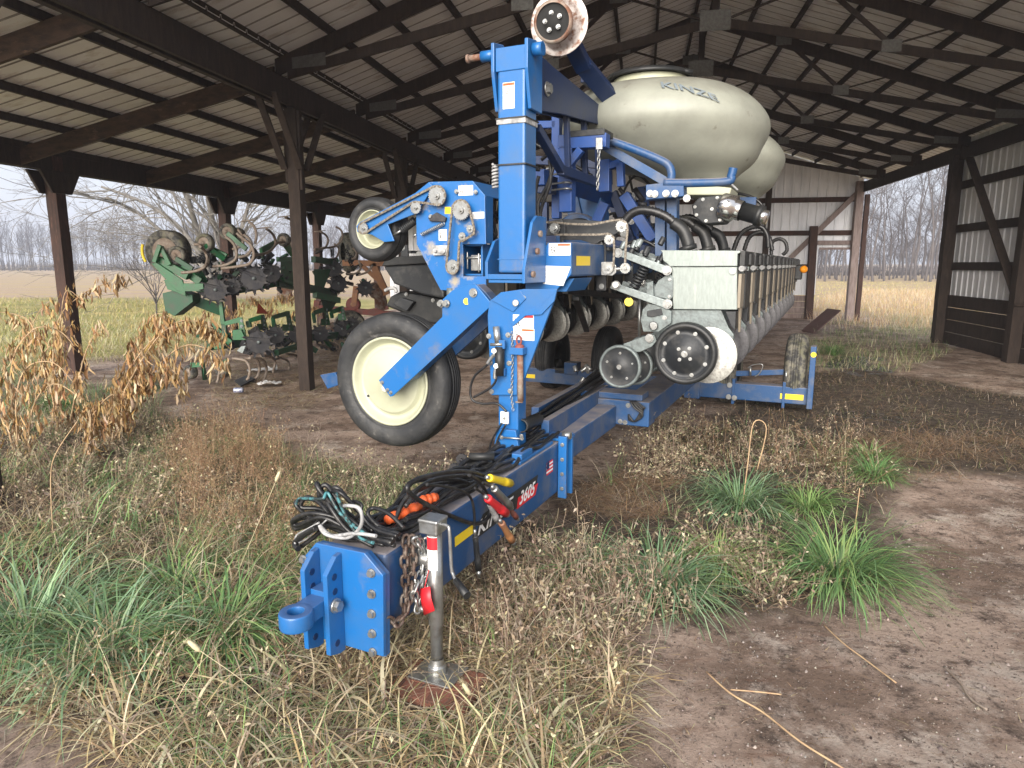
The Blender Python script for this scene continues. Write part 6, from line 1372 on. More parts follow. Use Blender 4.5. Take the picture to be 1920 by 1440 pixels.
# ================================================================ GROUND COVER
def in_reg(reg, n):
    a = np.array(reg); x0, y0 = a.min(0); x1, y1 = a.max(0); out = []
    tot = 0
    while tot < n:
        x = rng.uniform(x0, x1, n); y = rng.uniform(y0, y1, n); m = pts_in(reg, x, y); out.append(np.stack([x[m], y[m]], 1)); tot += m.sum()
    return np.concatenate(out)[:n]
def gz(x, y): return zg(x, y)
def blades(P, h, w, e0, curl, col, az=None, segs=5, flat=.0):
    """P (n,2) feet; h,w,e0,curl (n,) arrays: length, width, starting elevation, total bend"""
    n = len(P); az = rng.uniform(0, 2 * pi, n) if az is None else az
    pos = np.stack([P[:, 0], P[:, 1], gz(P[:, 0], P[:, 1]) - .005], 1); dirh = np.stack([np.cos(az), np.sin(az)], 1); side = np.stack([-np.sin(az), np.cos(az), np.zeros(n)], 1)
    tw = rng.normal(0, .5, n); V_ = []; g0 = pos[:, 2].copy()
    for k in range(segs + 1):
        t_ = k / segs; ww = w * (1 - t_ ** 1.6) * (.55 + .9 * min(t_ * 3, .5)) + .0004
        sd2 = side * np.cos(tw * t_)[:, None]; sd2[:, 2] += np.sin(tw * t_) * .6
        V_.append(pos - sd2 * (ww / 2)[:, None]); V_.append(pos + sd2 * (ww / 2)[:, None])
        e = e0 - curl * (t_ + .5 / segs) ** 1.3; st_ = h / segs
        pos = pos + np.concatenate([dirh * (np.cos(e) * st_)[:, None], (np.sin(e) * st_)[:, None]], 1); az2 = rng.normal(0, .12, n)
        dirh = np.stack([dirh[:, 0] * np.cos(az2) - dirh[:, 1] * np.sin(az2), dirh[:, 0] * np.sin(az2) + dirh[:, 1] * np.cos(az2)], 1)
        pos[:, 2] = np.maximum(pos[:, 2], g0 + .004 + rng.uniform(0, .006, n))
    m = 2 * (segs + 1); vv = np.stack(V_, 1).reshape(-1, 3)
    f = np.array([[2 * k, 2 * k + 1, 2 * k + 3, 2 * k + 2] for k in range(segs)]); ff = (np.arange(n)[:, None, None] * m + f[None]).reshape(-1, 4)
    cc = np.repeat(col, m, 0); return vv, ff, cc
def merge(L):
    vs_, fs, cs = [], [], []; b = 0
    for v, f, c in L: vs_.append(v); fs.append(f + b); cs.append(c); b += len(v)
    return np.concatenate(vs_), np.concatenate(fs), np.concatenate(cs)
def pal(cols, n, jit=.18):
    c = np.array(cols)[rng.integers(0, len(cols), n)]; return np.clip(c * rng.uniform(1 - jit, 1 + jit, (n, 1)) * rng.uniform(.93, 1.07, (n, 3)), 0, 1)
GRN = [(.12, .22, .08), (.18, .30, .11), (.09, .17, .065), (.24, .34, .12), (.15, .26, .11)]
BLG = [(.15, .25, .13), (.25, .36, .22), (.11, .19, .09), (.20, .30, .13)]
STRAW = [(.52, .42, .24), (.43, .33, .18), (.62, .53, .34), (.30, .21, .12), (.47, .39, .27)]
PALE = [(.55, .50, .34), (.44, .42, .26), (.36, .30, .18)]
RUSTY = [(.27, .17, .10), (.33, .21, .12), (.2, .12, .07), (.38, .27, .16)]
BRN = [(.22, .16, .11), (.30, .23, .17), (.16, .11, .08), (.40, .33, .25)]
U = lambda a, b, n: rng.uniform(a, b, n)
JK = G(820, 1280)
def dens(P, sc, lo, seed):
    P = P[(P[:, 0] - JK.x) ** 2 / .022 + (P[:, 1] - JK.y + .05) ** 2 / .03 > 1]
    if False: pass
    return dens_(P, sc, lo, seed)
def dens_(P, sc, lo, seed):  # patchy thinning
    return P[fbm(P[:, 0], P[:, 1], sc, 3, seed) > lo]
def mkstuff(name, L): v, f, c = merge(L); o = big_mesh(name, v, f, VEG, c); tag(o, kind='stuff'); return o
R_STRAW = gp((-100, 1260), (60, 1330), (200, 1420), (400, 1600), (1100, 1480), (1190, 1300), (1160, 1200), (1000, 1120), (860, 1060), (700, 1000), (520, 1010), (380, 1150), (150, 1240))
R_GREEN = gp((-400, 880), (-500, 1250), (100, 1290), (330, 1290), (500, 1180), (560, 1060), (440, 960), (150, 850))
R_BROWN = gp((230, 830), (330, 1060), (560, 1080), (760, 1000), (900, 990), (880, 900), (690, 880), (560, 870), (450, 800), (340, 790))
R_TWIG = gp((860, 1030), (900, 1230), (1080, 1290), (1200, 1190), (1170, 1080), (1020, 1010))
L = []
# thatch under everything, lying nearly flat
for reg, n, pl_ in ((REG_LEFT, 15000, STRAW + BRN + PALE), (R_STRAW, 15000, STRAW + PALE + BRN), (R_BROWN, 7000, BRN + PALE + GRN), (REG_MID, 5000, BRN + RUSTY + BRN), (REG_RIGHT, 9000, BRN + RUSTY + [(.11, .12, .04)])):
    P = dens(in_reg(reg, n), 1.6, .36, 21); n = len(P); L.append(blades(P, U(.06, .24, n), U(.002, .0055, n), U(-.05, .5, n), U(.1, .9, n), pal(pl_, n, .3), segs=3))
mkstuff('dead_thatch', L)
L = []
P = dens(in_reg(R_STRAW, 6500), 2.6, .45, 31); n = len(P); L.append(blades(P, U(.10, .40, n), U(.003, .010, n), U(.05, 1.2, n), U(.6, 2.4, n), pal(STRAW + STRAW + PALE + BRN, n)))
P = dens(in_reg(R_STRAW, 300), 2.2, .4, 31); n = len(P); L.append(blades(P, U(.16, .34, n), U(.008, .018, n), U(.3, 1.3, n), U(1.2, 2.6, n), pal(PALE, n), segs=7))
P = dens(in_reg(R_STRAW, 2600), 1.4, .5, 41); n = len(P); L.append(blades(P, U(.1, .3, n), U(.002, .005, n), U(.5, 1.4, n), U(.5, 1.8, n), pal(GRN, n)))
P = dens(in_reg(R_BROWN, 4500), 1.4, .42, 43); n = len(P); L.append(blades(P, U(.1, .3, n), U(.002, .005, n), U(.4, 1.4, n), U(.5, 1.8, n), pal(GRN + PALE, n)))
P = dens(in_reg(R_GREEN, 6000), 1.6, .45, 51); n = len(P); L.append(blades(P, U(.12, .42, n), U(.004, .010, n), U(.2, 1.3, n), U(1.0, 2.6, n), pal(GRN + BLG + GRN + PALE + [(.26, .34, .12), (.3, .36, .15)], n, .3), az=rng.normal(.3, 1.2, n), segs=6))
P = dens(in_reg(R_GREEN, 6000), 1.3, .40, 57); n = len(P); L.append(blades(P, U(.12, .36, n), U(.002, .005, n), U(.2, 1.3, n), U(.4, 1.6, n), pal(STRAW + BRN, n)))
P = dens(in_reg(REG_LEFT, 4500), 1.1, .5, 59); n = len(P); L.append(blades(P, U(.1, .32, n), U(.002, .005, n), U(.4, 1.3, n), U(.4, 1.8, n), pal(GRN + STRAW, n)))
P = dens(in_reg(R_TWIG, 2500), 1.4, .4, 43); n = len(P); L.append(blades(P, U(.08, .26, n), U(.0015, .004, n), U(.3, 1.4, n), U(.5, 1.8, n), pal(GRN + PALE + BRN, n)))
P = dens(in_reg(REG_MID, 2200), 1.5, .48, 61); n = len(P); L.append(blades(P, U(.08, .25, n), U(.002, .004, n), U(.3, 1.3, n), U(.5, 1.8, n), pal(GRN + PALE, n)))
P = dens(in_reg(REG_RIGHT, 7000), 1.2, .42, 61); n = len(P); L.append(blades(P, U(.05, .14, n), U(.002, .004, n), U(.3, 1.3, n), U(.3, 1.5, n), pal([(.09, .11, .04), (.13, .13, .06), (.07, .08, .03)] + BRN, n), segs=3))
# straw on the ground under the implements and grass at the right opening
rg = gp((380, 700), (420, 760), (560, 770), (700, 690), (720, 640), (560, 640)); P = dens(in_reg(rg, 12000), 1.2, .36, 71); n = len(P); L.append(blades(P, U(.06, .25, n), U(.004, .008, n), U(-.05, .4, n), U(.1, .7, n), pal(BRN + RUSTY + PALE + STRAW, n), segs=3))
rg = gp((1470, 690), (1540, 610), (1600, 590), (1760, 600), (1790, 660), (1700, 700), (1560, 700)); P = dens(in_reg(rg, 7000), .9, .40, 73); n = len(P); L.append(blades(P, U(.08, .3, n), U(.004, .008, n), U(.6, 1.4, n), U(.4, 1.8, n), pal([(.12, .2, .05), (.2, .27, .09), (.15, .22, .1)] + PALE, n), segs=4))
rg = gp((1500, 600), (1545, 560), (1600, 545), (1790, 548), (1830, 610), (1700, 618), (1560, 622)); P = in_reg(rg, 9000); n = len(P); L.append(blades(P, U(.12, .48, n), U(.006, .012, n), U(.9, 1.5, n), U(.1, 1.2, n), pal([(.55, .40, .2), (.62, .5, .32), (.5, .32, .18), (.6, .52, .4)], n), segs=4))
rg = gp((-200, 760), (-100, 690), (60, 690), (120, 720), (300, 740), (300, 790), (100, 830)); P = dens(in_reg(rg, 9000), .9, .38, 75); n = len(P); L.append(blades(P, U(.08, .3, n), U(.003, .006, n), U(.3, 1.3, n), U(.4, 1.8, n), pal(GRN + BRN + PALE, n), segs=4))
rg = gp((-200, 700), (-100, 600), (200, 600), (700, 610), (640, 640), (300, 680)); P = dens(in_reg(rg, 11000), .9, .3, 75); n = len(P); L.append(blades(P, U(.1, .35, n), U(.006, .012, n), U(.6, 1.4, n), U(.4, 1.5, n), pal([(.28, .29, .08), (.48, .42, .18), (.2, .24, .07)] + PALE, n), segs=3))
mkstuff('wild_grass', L)
# field grass beyond the barn (coarser with distance)
L = []
rg = [(-60, 10), (-9.5, 9), (-7, 31), (-34, 32)]; P = in_reg(rg, 26000); P = P[(P[:, 0] * SF.eB.x + P[:, 1] * SF.eB.y) < -8.6]; n = len(P); L.append(blades(P, U(.08, .3, n), U(.012, .03, n), U(.6, 1.4, n), U(.3, 1.4, n), pal([(.32, .30, .09), (.45, .38, .15), (.52, .43, .2), (.22, .25, .07)], n), segs=2))
rg = [(10, 24), (14, 17), (60, 40), (70, 62), (22, 62)]; P = in_reg(rg, 26000); n = len(P); L.append(blades(P, U(.05, .18, n), U(.015, .03, n), U(.6, 1.5, n), U(.2, 1.0, n), pal([(.58, .50, .2), (.52, .45, .16), (.6, .5, .24), (.38, .37, .12)], n), segs=2))
mkstuff('field_grass', L)
# weeds: branching wiry stems with crumpled dead leaves
def weeds(P, hmin, hmax, cols, leafcol, nst=5, leafn=9, leafs=.012, spread=.8, w=.0016, up=1.2):
    n = len(P); S = n * nst; base = np.repeat(P, nst, 0); h = U(hmin, hmax, S); az = U(0, 2 * pi, S); el = U(up - spread, up + .3, S)
    col = pal(cols, S); pos = np.stack([base[:, 0], base[:, 1], gz(base[:, 0], base[:, 1])], 1); L = []; K = 5; nodes = [pos]
    a = az.copy(); e = el.copy()
    for k in range(K):
        a = a + rng.normal(0, .35, S); e = e + rng.normal(-.06, .22, S); st_ = h / K; pos = pos + np.stack([np.cos(a) * np.cos(e) * st_, np.sin(a) * np.cos(e) * st_, np.sin(e) * st_], 1); pos[:, 2] = np.maximum(pos[:, 2], .01); nodes.append(pos)
    N = np.stack(nodes, 1)
    def ribbons(N, w, col):
        s, k, _ = N.shape; o = []
        for q in range(2):
            off = np.array([1., 0, 0]) if q == 0 else np.array([0, .7, .7]); o.append((np.stack([N - off * w / 2, N + off * w / 2], 2).reshape(-1, 3), (np.arange(s)[:, None, None] * 2 * k + np.array([[2 * i, 2 * i + 1, 2 * i + 3, 2 * i + 2] for i in range(k - 1)])[None]).reshape(-1, 4), np.repeat(col, 2 * k, 0)))
        return o
    L += ribbons(N, w, col)
    # side twigs
    T = S * 4; si = rng.integers(0, S, T); ki = rng.integers(1, K + 1, T); p = N[si, ki]; tw = [p]; a = U(0, 2 * pi, T); e = U(-.2, 1.3, T)
    for k in range(3): a = a + rng.normal(0, .4, T); e = e + rng.normal(0, .3, T); st_ = h[si] * U(.05, .10, T); p = p + np.stack([np.cos(a) * np.cos(e) * st_, np.sin(a) * np.cos(e) * st_, np.sin(e) * st_], 1); p[:, 2] = np.maximum(p[:, 2], .008); tw.append(p)
    TN = np.stack(tw, 1); L += ribbons(TN, w * .7, col[si])
    # crumpled leaves / seed clusters
    Q = T * leafn // 4; ti = rng.integers(0, T, Q); k2 = rng.integers(0, 4, Q); c = TN[ti, k2] + rng.normal(0, .006, (Q, 3)); s_ = leafs * U(.4, 1.4, Q)
    A_ = rng.normal(0, 1, (Q, 3)); A_ /= np.linalg.norm(A_, axis=1)[:, None]; B_ = np.cross(A_, rng.normal(0, 1, (Q, 3))); B_ /= np.linalg.norm(B_, axis=1)[:, None]
    v = np.stack([c - A_ * s_[:, None], c + B_ * (s_ * .45)[:, None], c + A_ * s_[:, None] + np.array([0, 0, -.3]) * s_[:, None], c - B_ * (s_ * .45)[:, None]], 1).reshape(-1, 3)
    L.append((v, np.arange(Q * 4).reshape(-1, 4), np.repeat(pal(leafcol, Q, .3), 4, 0))); return L
R_FUZZ = gp((300, 860), (380, 1040), (560, 1080), (600, 980), (540, 900), (440, 810))
L = weeds(dens(in_reg(R_FUZZ, 190), 1.6, .35, 81), .2, .5, RUSTY, RUSTY + [(.40, .29, .19)], 6, 30, .005, .7, .0013)
L += weeds(dens(in_reg(R_BROWN, 120), 1.6, .35, 83), .15, .4, BRN, PALE + BRN, 5, 14, .010, .9)
L += weeds(dens(in_reg(R_TWIG, 100), 1.8, .4, 3), .15, .36, BRN, BRN + BRN + PALE, 6, 10, .012, 1.0, .0026)
L += weeds(dens(in_reg(gp((1000, 1040), (1180, 1180), (1420, 1150), (1500, 1110), (1400, 1000), (1240, 1040)), 75), 1.5, .4, 85), .12, .34, BRN, BRN + BRN + PALE, 6, 9, .012, 1.0, .0024)
L += weeds(dens(in_reg(gp((1170, 900), (1450, 920), (1650, 930), (1640, 830), (1450, 800), (1250, 800)), 95), 1.5, .3, 87), .10, .34, RUSTY + BRN, BRN + BRN + PALE, 5, 14, .009, 1.0, .002)
L += weeds(dens(in_reg(gp((1180, 830), (1200, 900), (1290, 900), (1290, 800)), 30), 1.5, .0, 87), .2, .46, BRN, BRN + PALE, 6, 22, .011, .9, .002)
L += weeds(dens(in_reg(R_STRAW, 60), 1.5, .4, 89), .1, .3, BRN + RUSTY, BRN + PALE, 5, 12, .009, 1.1, .0018)
L += weeds(dens(in_reg(gp((-100, 800), (-100, 1000), (250, 1060), (340, 900), (250, 780)), 170), 1.5, .3, 91), .12, .36, BRN, BRN + PALE, 5, 12, .011, 1.0, .002)
mkstuff('dead_weeds', L)
# reddish straw mat at (1100-1250, 890-960)
L = []
for rg, n in ((gp((1060, 960), (1240, 970), (1280, 900), (1180, 890), (1080, 920)), 3500), (gp((1450, 860), (1700, 905), (1960, 905), (1950, 830), (1640, 820)), 7000)):
    P = in_reg(rg, n); P = dens(P, 2, .38, 9); n = len(P); L.append(blades(P, U(.1, .3, n), U(.0015, .0035, n), U(.0, .6, n), U(.1, 1.0, n), pal(RUSTY + BRN, n), segs=3))
mkstuff('brown_straw_mat', L)
# crumbs, clods and straw bits over the bare soil
def crumbs(n, reg, smin, smax, cols, name):
    P = in_reg(reg, n); s_ = U(smin, smax, n) ** 1.0; az = U(0, pi, n); c = np.stack([P[:, 0], P[:, 1], gz(P[:, 0], P[:, 1]) + s_ * .18], 1)
    e = np.array([(-1, 0, -.4), (0, -1, -.4), (1, 0, -.4), (0, 1, -.4), (0, 0, .7)]) * np.array([1, .75, 1]); e = e[None] * s_[:, None, None] * U(.6, 1.3, (n * 5)).reshape(n, 5, 1)
    x = e[..., 0] * np.cos(az)[:, None] - e[..., 1] * np.sin(az)[:, None]; y = e[..., 0] * np.sin(az)[:, None] + e[..., 1] * np.cos(az)[:, None]
    v = (c[:, None, :] + np.stack([x, y, e[..., 2]], 2)).reshape(-1, 3); f = np.array([[0, 1, 4, 4], [1, 2, 4, 4], [2, 3, 4, 4], [3, 0, 4, 4]]); f = np.array([[0, 1, 4], [1, 2, 4], [2, 3, 4], [3, 0, 4]])
    o = big_mesh(name, v, (np.arange(n)[:, None, None] * 5 + f[None]).reshape(-1, 3), VEG, np.repeat(pal(cols, n, .3), 5, 0), k=3); tag(o, kind='stuff')
SOIL = gp((300, 1600), (-400, 1500), (-600, 1100), (300, 760), (640, 690), (1200, 680), (1900, 690), (2500, 800), (2600, 1600))
crumbs(9000, SOIL, .002, .009, [(.12, .09, .07), (.2, .16, .13), (.3, .26, .22), (.07, .05, .04), (.42, .38, .34)], 'soil_crumbs')
crumbs(500, gp((1000, 1600), (1150, 1250), (1500, 1000), (2200, 900), (2300, 1500)), .005, .014, [(.14, .11, .09), (.24, .2, .17), (.17, .13, .11), (.42, .36, .31)], 'soil_clods')
crumbs(9000, gp((1000, 1600), (1130, 1280), (1240, 1180), (1500, 1160), (1720, 1000), (1750, 920), (2100, 900), (2300, 1500)), .0012, .0045, [(.45, .4, .35), (.1, .075, .06), (.3, .25, .21), (.07, .05, .04)], 'soil_grit')
P = in_reg(gp((1000, 1600), (1130, 1280), (1240, 1180), (1500, 1160), (1720, 1000), (2100, 900), (2300, 1500)), 900); n = len(P); v, f, c = blades(P, U(.015, .09, n), U(.0015, .0035, n), U(-.02, .12, n), U(0, .3, n), pal(STRAW + BRN + RUSTY + BRN, n), segs=2); tag(big_mesh('straw_bits', v, f, VEG, c), kind='stuff')
P = in_reg(SOIL, 2600); n = len(P); v, f, c = blades(P, U(.02, .12, n), U(.0015, .003, n), U(-.02, .1, n), U(0, .2, n), pal(STRAW + BRN + BRN, n), segs=2); tag(big_mesh('straw_bits', v, f, VEG, c), kind='stuff')
# tussocks one can tell apart
TUS = [((1235, 1095), .42, 520, BLG, 'wide blue-green grass tussock in front of the dead twigs, nearest the bare soil'), ((1570, 1075), .46, 620, GRN, 'large drooping bright green tussock at the right edge of the weeds'), ((1385, 945), .38, 420, BLG, 'bluish tussock with tall dry stalks standing in it'), ((1515, 950), .26, 240, [(.2, .3, .1), (.12, .22, .07)], 'small yellow-green tussock right of the stalked one'), ((1345, 1050), .30, 320, [(.3, .36, .14), (.2, .3, .1)], 'yellowish tussock between the two big green ones'), ((1640, 895), .3, 260, GRN, 'dark green tussock beside the moist patch'), ((1630, 860), .24, 180, [(.16, .27, .10), (.22, .32, .12)], 'light green tussock behind the dark one'), ((1090, 1080), .36, 340, GRN + PALE, 'loose tussock of green and dry blades right of the jack'), ((55, 1190), .5, 520, BLG, 'broad silvery green tussock at the left edge of the photo'), ((205, 1230), .42, 380, BLG, 'silvery green tussock right of the broad one'), ((420, 1190), .42, 380, GRN, 'long-bladed green tussock left of the hitch'), ((330, 1110), .3, 260, GRN + PALE, 'mixed tussock among the brown weeds'), ((430, 850), .24, 200, GRN, 'green tussock behind the fuzzy brown weeds'), ((262, 730), .4, 420, GRN, 'bushy green tussock under the hanging dead leaves'), ((110, 770), .36, 320, GRN, 'low green clump by the left barn post'), ((1560, 665), .4, 300, GRN, 'green tuft beside the transport wheel')]
for (px, hh, n, cl, lab) in TUS:
    g = G(*px); sx = hh * .30; P = np.stack([rng.normal(g.x, sx * .5, n), rng.normal(g.y, sx * .5, n)], 1); az = np.arctan2(P[:, 1] - g.y, P[:, 0] - g.x) + rng.normal(0, .5, n); n = len(P)
    a = blades(P, U(.6, 1.45, n) * hh, U(.0045, .0095, n), U(.35, 1.35, n), U(1.3, 2.6, n), pal(cl, n), az=az, segs=6)
    m = n // 3; P = np.stack([rng.normal(g.x, sx * .7, m), rng.normal(g.y, sx * .7, m)], 1); b = blades(P, U(.3, .8, m) * hh, U(.002, .004, m), U(.1, 1.0, m), U(.3, 1.5, m), pal(STRAW + BRN, m))
    v, f, c = merge([a, b]); v = v - np.array([[g.x, g.y, 0]]); o = big_mesh('grass_tussock', v, f, VEG, c); o.location = (g.x, g.y, 0); tag(o, lab, 'grass tussock', 'grass tussocks')
# tall dry stalks, fallen stems
def stalk(pts, r, name, lab, cat='stalk', mt=None, grp=None):
    o = Bd().tube(pts, r, 6, sub=5).build(name, mt or STALK, None, tuple(Vector(pts[0]) * 1.0)); tag(o, lab, cat, grp); return o
STALK = mat('dry_stalk', (.42, .3, .17), .7, 0, (.28, .17, .1), 20, .4, .7)
def GZ(u, v, y): p = WF.at(u, v, y=y); return p
g = G(1392, 950); stalk([g, GZ(1402, 870, g.y), GZ(1413, 793, g.y), GZ(1437, 803, g.y), GZ(1420, 880, g.y)], .004, 'dry_stalk', 'tall broken dry stalk bent over at its top, standing in the bluish tussock')
g = G(1600, 1010); stalk([g, GZ(1606, 965, g.y), GZ(1612, 915, g.y)], .003, 'dry_stalk', 'thin upright dry stalk right of the yellow-green tussock')
g = G(255, 1010); stalk([GZ(250, 1180, 2.75) if False else G(100, 1010), GZ(95, 900, G(100, 1010).y), GZ(105, 850, G(100, 1010).y), GZ(145, 790, G(100, 1010).y)], .003, 'dry_stalk', 'long thin dry stem arching up at the left above the grass')
def fl(px): return [G(u, v, .012 + .006 * (k % 2)) for k, (u, v) in enumerate(px)]
stalk(fl([(1325, 1260), (1370, 1300), (1430, 1335), (1500, 1390), (1580, 1440), (1640, 1480)]), .0038, 'fallen_stem', 'long straw-coloured fallen stem lying diagonally across the bare soil')
stalk(fl([(1545, 1172), (1580, 1205), (1620, 1235), (1680, 1280)]), .0032, 'fallen_stem', 'shorter fallen stem on the soil below the drooping tussock')
stalk(fl([(1770, 1250), (1800, 1280), (1820, 1310), (1850, 1330)]), .005, 'fallen_stem', 'curled brown stem lying on the soil at the right', mt=RUSTTN)
stalk(fl([(1370, 1293), (1420, 1297), (1465, 1302)]), .003, 'fallen_stem', 'thin pale straw crossing the top of the long fallen stem')
stalk(fl([(1165, 1390), (1180, 1365), (1205, 1345)]), .003, 'fallen_stem', 'short dark twig near the bottom edge of the photo', mt=RUSTTN)
# foxtail seed heads
for k, (px, top, lab) in enumerate((((430, 1110), (518, 900), 'pale foxtail seed head rising behind the cable bundle'), ((560, 1380), (372, 1218), 'bent foxtail seed head below the hitch eye'), ((900, 1330), (880, 1300), 'furry foxtail lying beside the jack foot'))):
    g = G(*px); p = GZ(*top, g.y); dn = (p - g).normalized(); bd = Bd().tube([g, g.lerp(p, .5) + V(.01, 0, .02), p], .0012, 5); bd.lathe(p - dn * .01, dn, [(0, 0), (.007, .008), (.009, .025), (.007, .05), (0, .06)], 10)
    r_ = random.Random(k)
    for j in range(90):
        q = p + dn * r_.uniform(-.01, .05); d = V(r_.gauss(0, 1), r_.gauss(0, 1), r_.gauss(0, 1)).normalized() + dn * .8; bd.tube([q, q + d * .014], .0004, 3, spline=False)
    o = bd.build('foxtail', mat('foxtail_%d' % k, (.5, .44, .28), .8), None, tuple(g), recalc=False); tag(o, lab, 'foxtail')

# ================================================================ DEAD LEAFY STEMS at the left
DL = [(.58, .48, .32), (.2, .11, .05), (.5, .33, .14), (.52, .40, .24), (.46, .34, .19), (.34, .20, .09), (.42, .27, .13), (.28, .15, .07), (.46, .32, .17), (.36, .22, .08)]
def leafstems(name, lab, pxs, y, nleaf, size=.13, cl=DL, dens_=1):
    """stems given as pixel paths at depth y; long dry leaves hang from them"""
    base = pxs[0][0]; g = WF.at(*base, y=y); st = Bd(); Ls = []
    for px in pxs:
        pts = [WF.at(u, v, y=y + random.uniform(-.12, .12)) for u, v in px]; st.tube(pts, .008, 6, sub=5, taper=.003)
        segs_ = [(pts[i + 1] - pts[i]).length for i in range(len(pts) - 1)]; tot = sum(segs_)
        m = max(4, int(2.2 * nleaf * tot)); C = []
        for j in range(m):
            d = tot * (.12 + .88 * random.random() ** .8); i = 0
            while i < len(segs_) - 1 and d > segs_[i]: d -= segs_[i]; i += 1
            C.append(pts[i].lerp(pts[i + 1], min(1, d / segs_[i])))
        C = np.array([tuple(c) for c in C]) + rng.normal(0, .035, (m, 3)); rep = 2; C = np.repeat(C, rep, 0) + rng.normal(0, .012, (m * rep, 3)); n = m * rep
        h = U(.5, 1.2, n) * size * .78; K = 5; az = U(0, 2 * pi, n); side = np.stack([np.cos(az), np.sin(az), np.zeros(n)], 1); dr = np.stack([rng.normal(0, .22, n), rng.normal(0, .22, n), -np.ones(n)], 1); w = h * U(.13, .26, n); pos = C.copy(); VV = []
        for k in range(K + 1):
            t_ = k / K; ww = w * (sin(pi * min(1, t_ * .92 + .06)) ** .8 + .02); tw = rng.normal(0, .25, n); s2 = side * np.cos(tw)[:, None] + np.cross(side, dr) * np.sin(tw)[:, None]
            VV += [pos - s2 * (ww / 2)[:, None], pos + np.cross(dr, s2) * (ww * .22)[:, None], pos + s2 * (ww / 2)[:, None]]; pos = pos + dr * (h / K)[:, None]; dr = dr + rng.normal(0, .2, (n, 3)); dr /= np.linalg.norm(dr, axis=1)[:, None]
        mm = 3 * (K + 1); f = np.array([[3 * k + q, 3 * k + q + 1, 3 * k + q + 4, 3 * k + q + 3] for k in range(K) for q in (0, 1)])
        Ls.append((np.stack(VV, 1).reshape(-1, 3), (np.arange(n)[:, None, None] * mm + f[None]).reshape(-1, 4), np.repeat(pal(cl, n, .3), mm, 0)))
    rt = root(name, WF, (g.x, y, 0), lab, 'dead plant', 'dead leafy plants')
    st.build('stem', STALK, rt, (g.x, y, 0)); v, f, c = merge(Ls); v = v - np.array([[g.x, y, 0]]); o = big_mesh('foliage', v, f, VEG, c); o.parent = rt
leafstems('dead_plant', 'dead plant with dense hanging tan leaves, in front of the cultivator\'s lower left end', [[(190, 850), (230, 740), (290, 640), (330, 610), (380, 605), (425, 640)], [(190, 850), (220, 720), (250, 650), (290, 590), (330, 600)], [(200, 850), (270, 720), (340, 650), (400, 660), (420, 690)], [(195, 850), (250, 730), (300, 690), (330, 700), (345, 740)], [(195, 850), (240, 700), (300, 625), (350, 600), (400, 615)]], 6.0, 34, .15)
leafstems('dead_plant', 'dead plant with sparse leaves arching round the left outer post', [[(120, 850), (100, 700), (110, 600), (150, 555), (190, 535), (235, 515)], [(115, 850), (90, 700), (60, 610), (30, 590), (0, 585)], [(120, 850), (110, 680), (115, 590), (125, 545), (150, 560)], [(120, 850), (150, 700), (170, 640), (200, 600)]], 6.4, 22, .13)
leafstems('dead_plant', 'dead plant with leaves hanging low beside the left edge of the photo', [[(40, 900), (30, 760), (50, 690), (100, 680), (140, 720)], [(40, 900), (0, 750), (-30, 680), (-80, 640)], [(50, 900), (60, 770), (100, 720), (150, 745), (170, 760)], [(40, 900), (20, 700), (60, 620), (110, 620), (140, 650)]], 5.6, 20, .12)
leafstems('dead_plant', 'wilted dead stalk with drooping leaves standing alone before the bare soil', [[(172, 870), (170, 800), (172, 770), (195, 750), (230, 760)], [(172, 870), (168, 800), (180, 770), (210, 740), (240, 750)], [(172, 870), (174, 790), (160, 760)]], 5.35, 40, .11)
leafstems('dead_plant', 'tawny dead growth seen between the upper and lower halves of the cultivator', [[(430, 640), (440, 590), (470, 560), (500, 565)], [(500, 640), (495, 590), (520, 555), (560, 560)], [(360, 640), (380, 590), (400, 575), (430, 580)], [(540, 640), (550, 590), (570, 570), (600, 580)], [(470, 640), (480, 600), (520, 580)]], 13.0, 34, .16)
leafstems('dead_plant', 'reddish dead plant left of the leaf-hung post, against the field', [[(60, 800), (50, 660), (70, 590), (100, 560)], [(60, 800), (80, 670), (110, 640), (140, 600)], [(20, 800), (10, 680), (25, 640), (60, 630)]], 7.2, 20, .12)

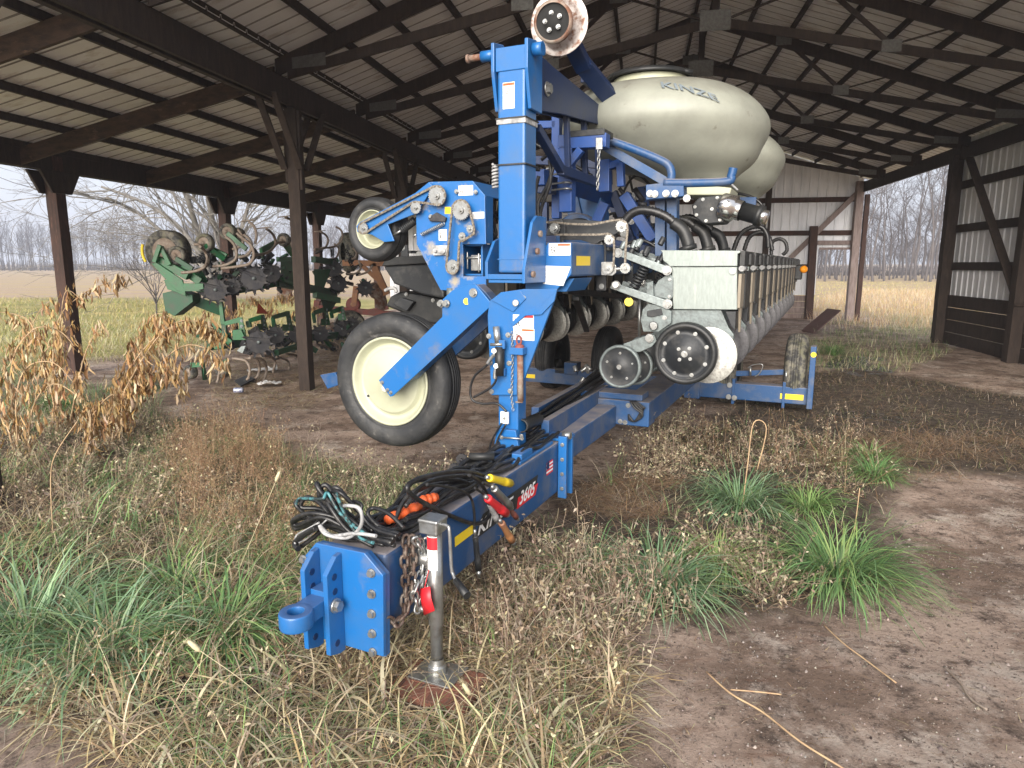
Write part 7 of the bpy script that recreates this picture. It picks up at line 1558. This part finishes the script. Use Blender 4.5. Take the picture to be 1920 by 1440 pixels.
# ================================================================ LOOSE THINGS
g = G(815, 1288); wd = Bd(); r_ = random.Random(2)
for k in range(5): wd.box((g.x - .16, g.y - .1 + k * .047, -.03), (g.x + .17, g.y - .1 + k * .047 + .044, .011 - .002 * (k % 2)))
o = wd.build('wooden_pad', WOODX, None, (g.x, g.y, 0), bevel=.003); o.rotation_euler.z = -.35; tag(o, 'split reddish wooden pad under the foot of the jack', 'wood block')
a = [G(1501, 622), G(1527, 626)]; sp_ = [G(1503, 621), G(1527, 626)]; t1 = WF.at(1577, 583, y=sp_[1].y + .5); t0 = WF.at(1530, 571, y=sp_[1].y + .9)
t0 = sp_[0] + (t1 - sp_[1]); bd = Bd().prism([sp_[0], sp_[1], t1, t0], (.0, .02, .02)); o = bd.build('rusty_sheet', PLATE, None, tuple(sp_[0]), bevel=.002); tag(o, 'brown rusty metal sheet leaning by the short post at the end wall', 'metal sheet')
for k, (u, v, w_, h_, lab) in enumerate(((492, 697, .4, .22, 'crumpled white plastic scrap under the cultivator'), (505, 722, .28, .16, 'small pale plastic scrap in front of the cultivator tines'))):
    g = G(u, v); bd = Bd(); r_ = random.Random(k); N = 9; vs_ = [(g.x + (i / (N - 1) - .5) * w_ + r_.gauss(0, .01), g.y + (j / (N - 1) - .5) * h_ + r_.gauss(0, .01), .015 + abs(r_.gauss(0, .025))) for j in range(N) for i in range(N)]
    bd.add(vs_, [(j * N + i, j * N + i + 1, j * N + N + i + 1, j * N + N + i) for j in range(N - 1) for i in range(N - 1)], True); o = bd.build('plastic_scrap', LITTER, None, tuple(g)); tag(o, lab, 'litter')
g = G(447, 737); o = Bd().lathe((g.x - .06, g.y, .035), (1, .2, 0), [(0, .004), (.022, 0), (.033, .01), (.033, .105), (.024, .12), (0, .118)], 20).build('drink_can', mat('blue_white_can', (.55, .58, .7), .35, .5, (.12, .16, .4), 30, .5, .55), None, (g.x, g.y, 0)); tag(o, 'crushed pale drink can on the ground in front of the cultivator', 'drink can')
g = G(463, 722); o = Bd().prism([G(440, 716), G(462, 706), G(478, 712), G(452, 726)], (0, 0, .02)).build('board', BLACKM, None, tuple(g), bevel=.003); tag(o, 'thin dark board lying under the cultivator tines', 'board')

# ================================================================ HAZE
hz = Bd().box((-700, -12, -1.2), (700, 330, 21)).build('haze', bpy.data.materials.new('haze'), None)
hm = hz.data.materials[0]; hm.use_nodes = True; nt = hm.node_tree; nt.nodes.remove(nt.nodes['Principled BSDF'])
pv = nt.nodes.new('ShaderNodeVolumePrincipled'); pv.inputs['Color'].default_value = (.86, .89, 1, 1); pv.inputs['Density'].default_value = .0017; pv.inputs['Anisotropy'].default_value = .2
nt.links.new(pv.outputs[0], nt.nodes['Material Output'].inputs['Volume']); tag(hz, kind='stuff')
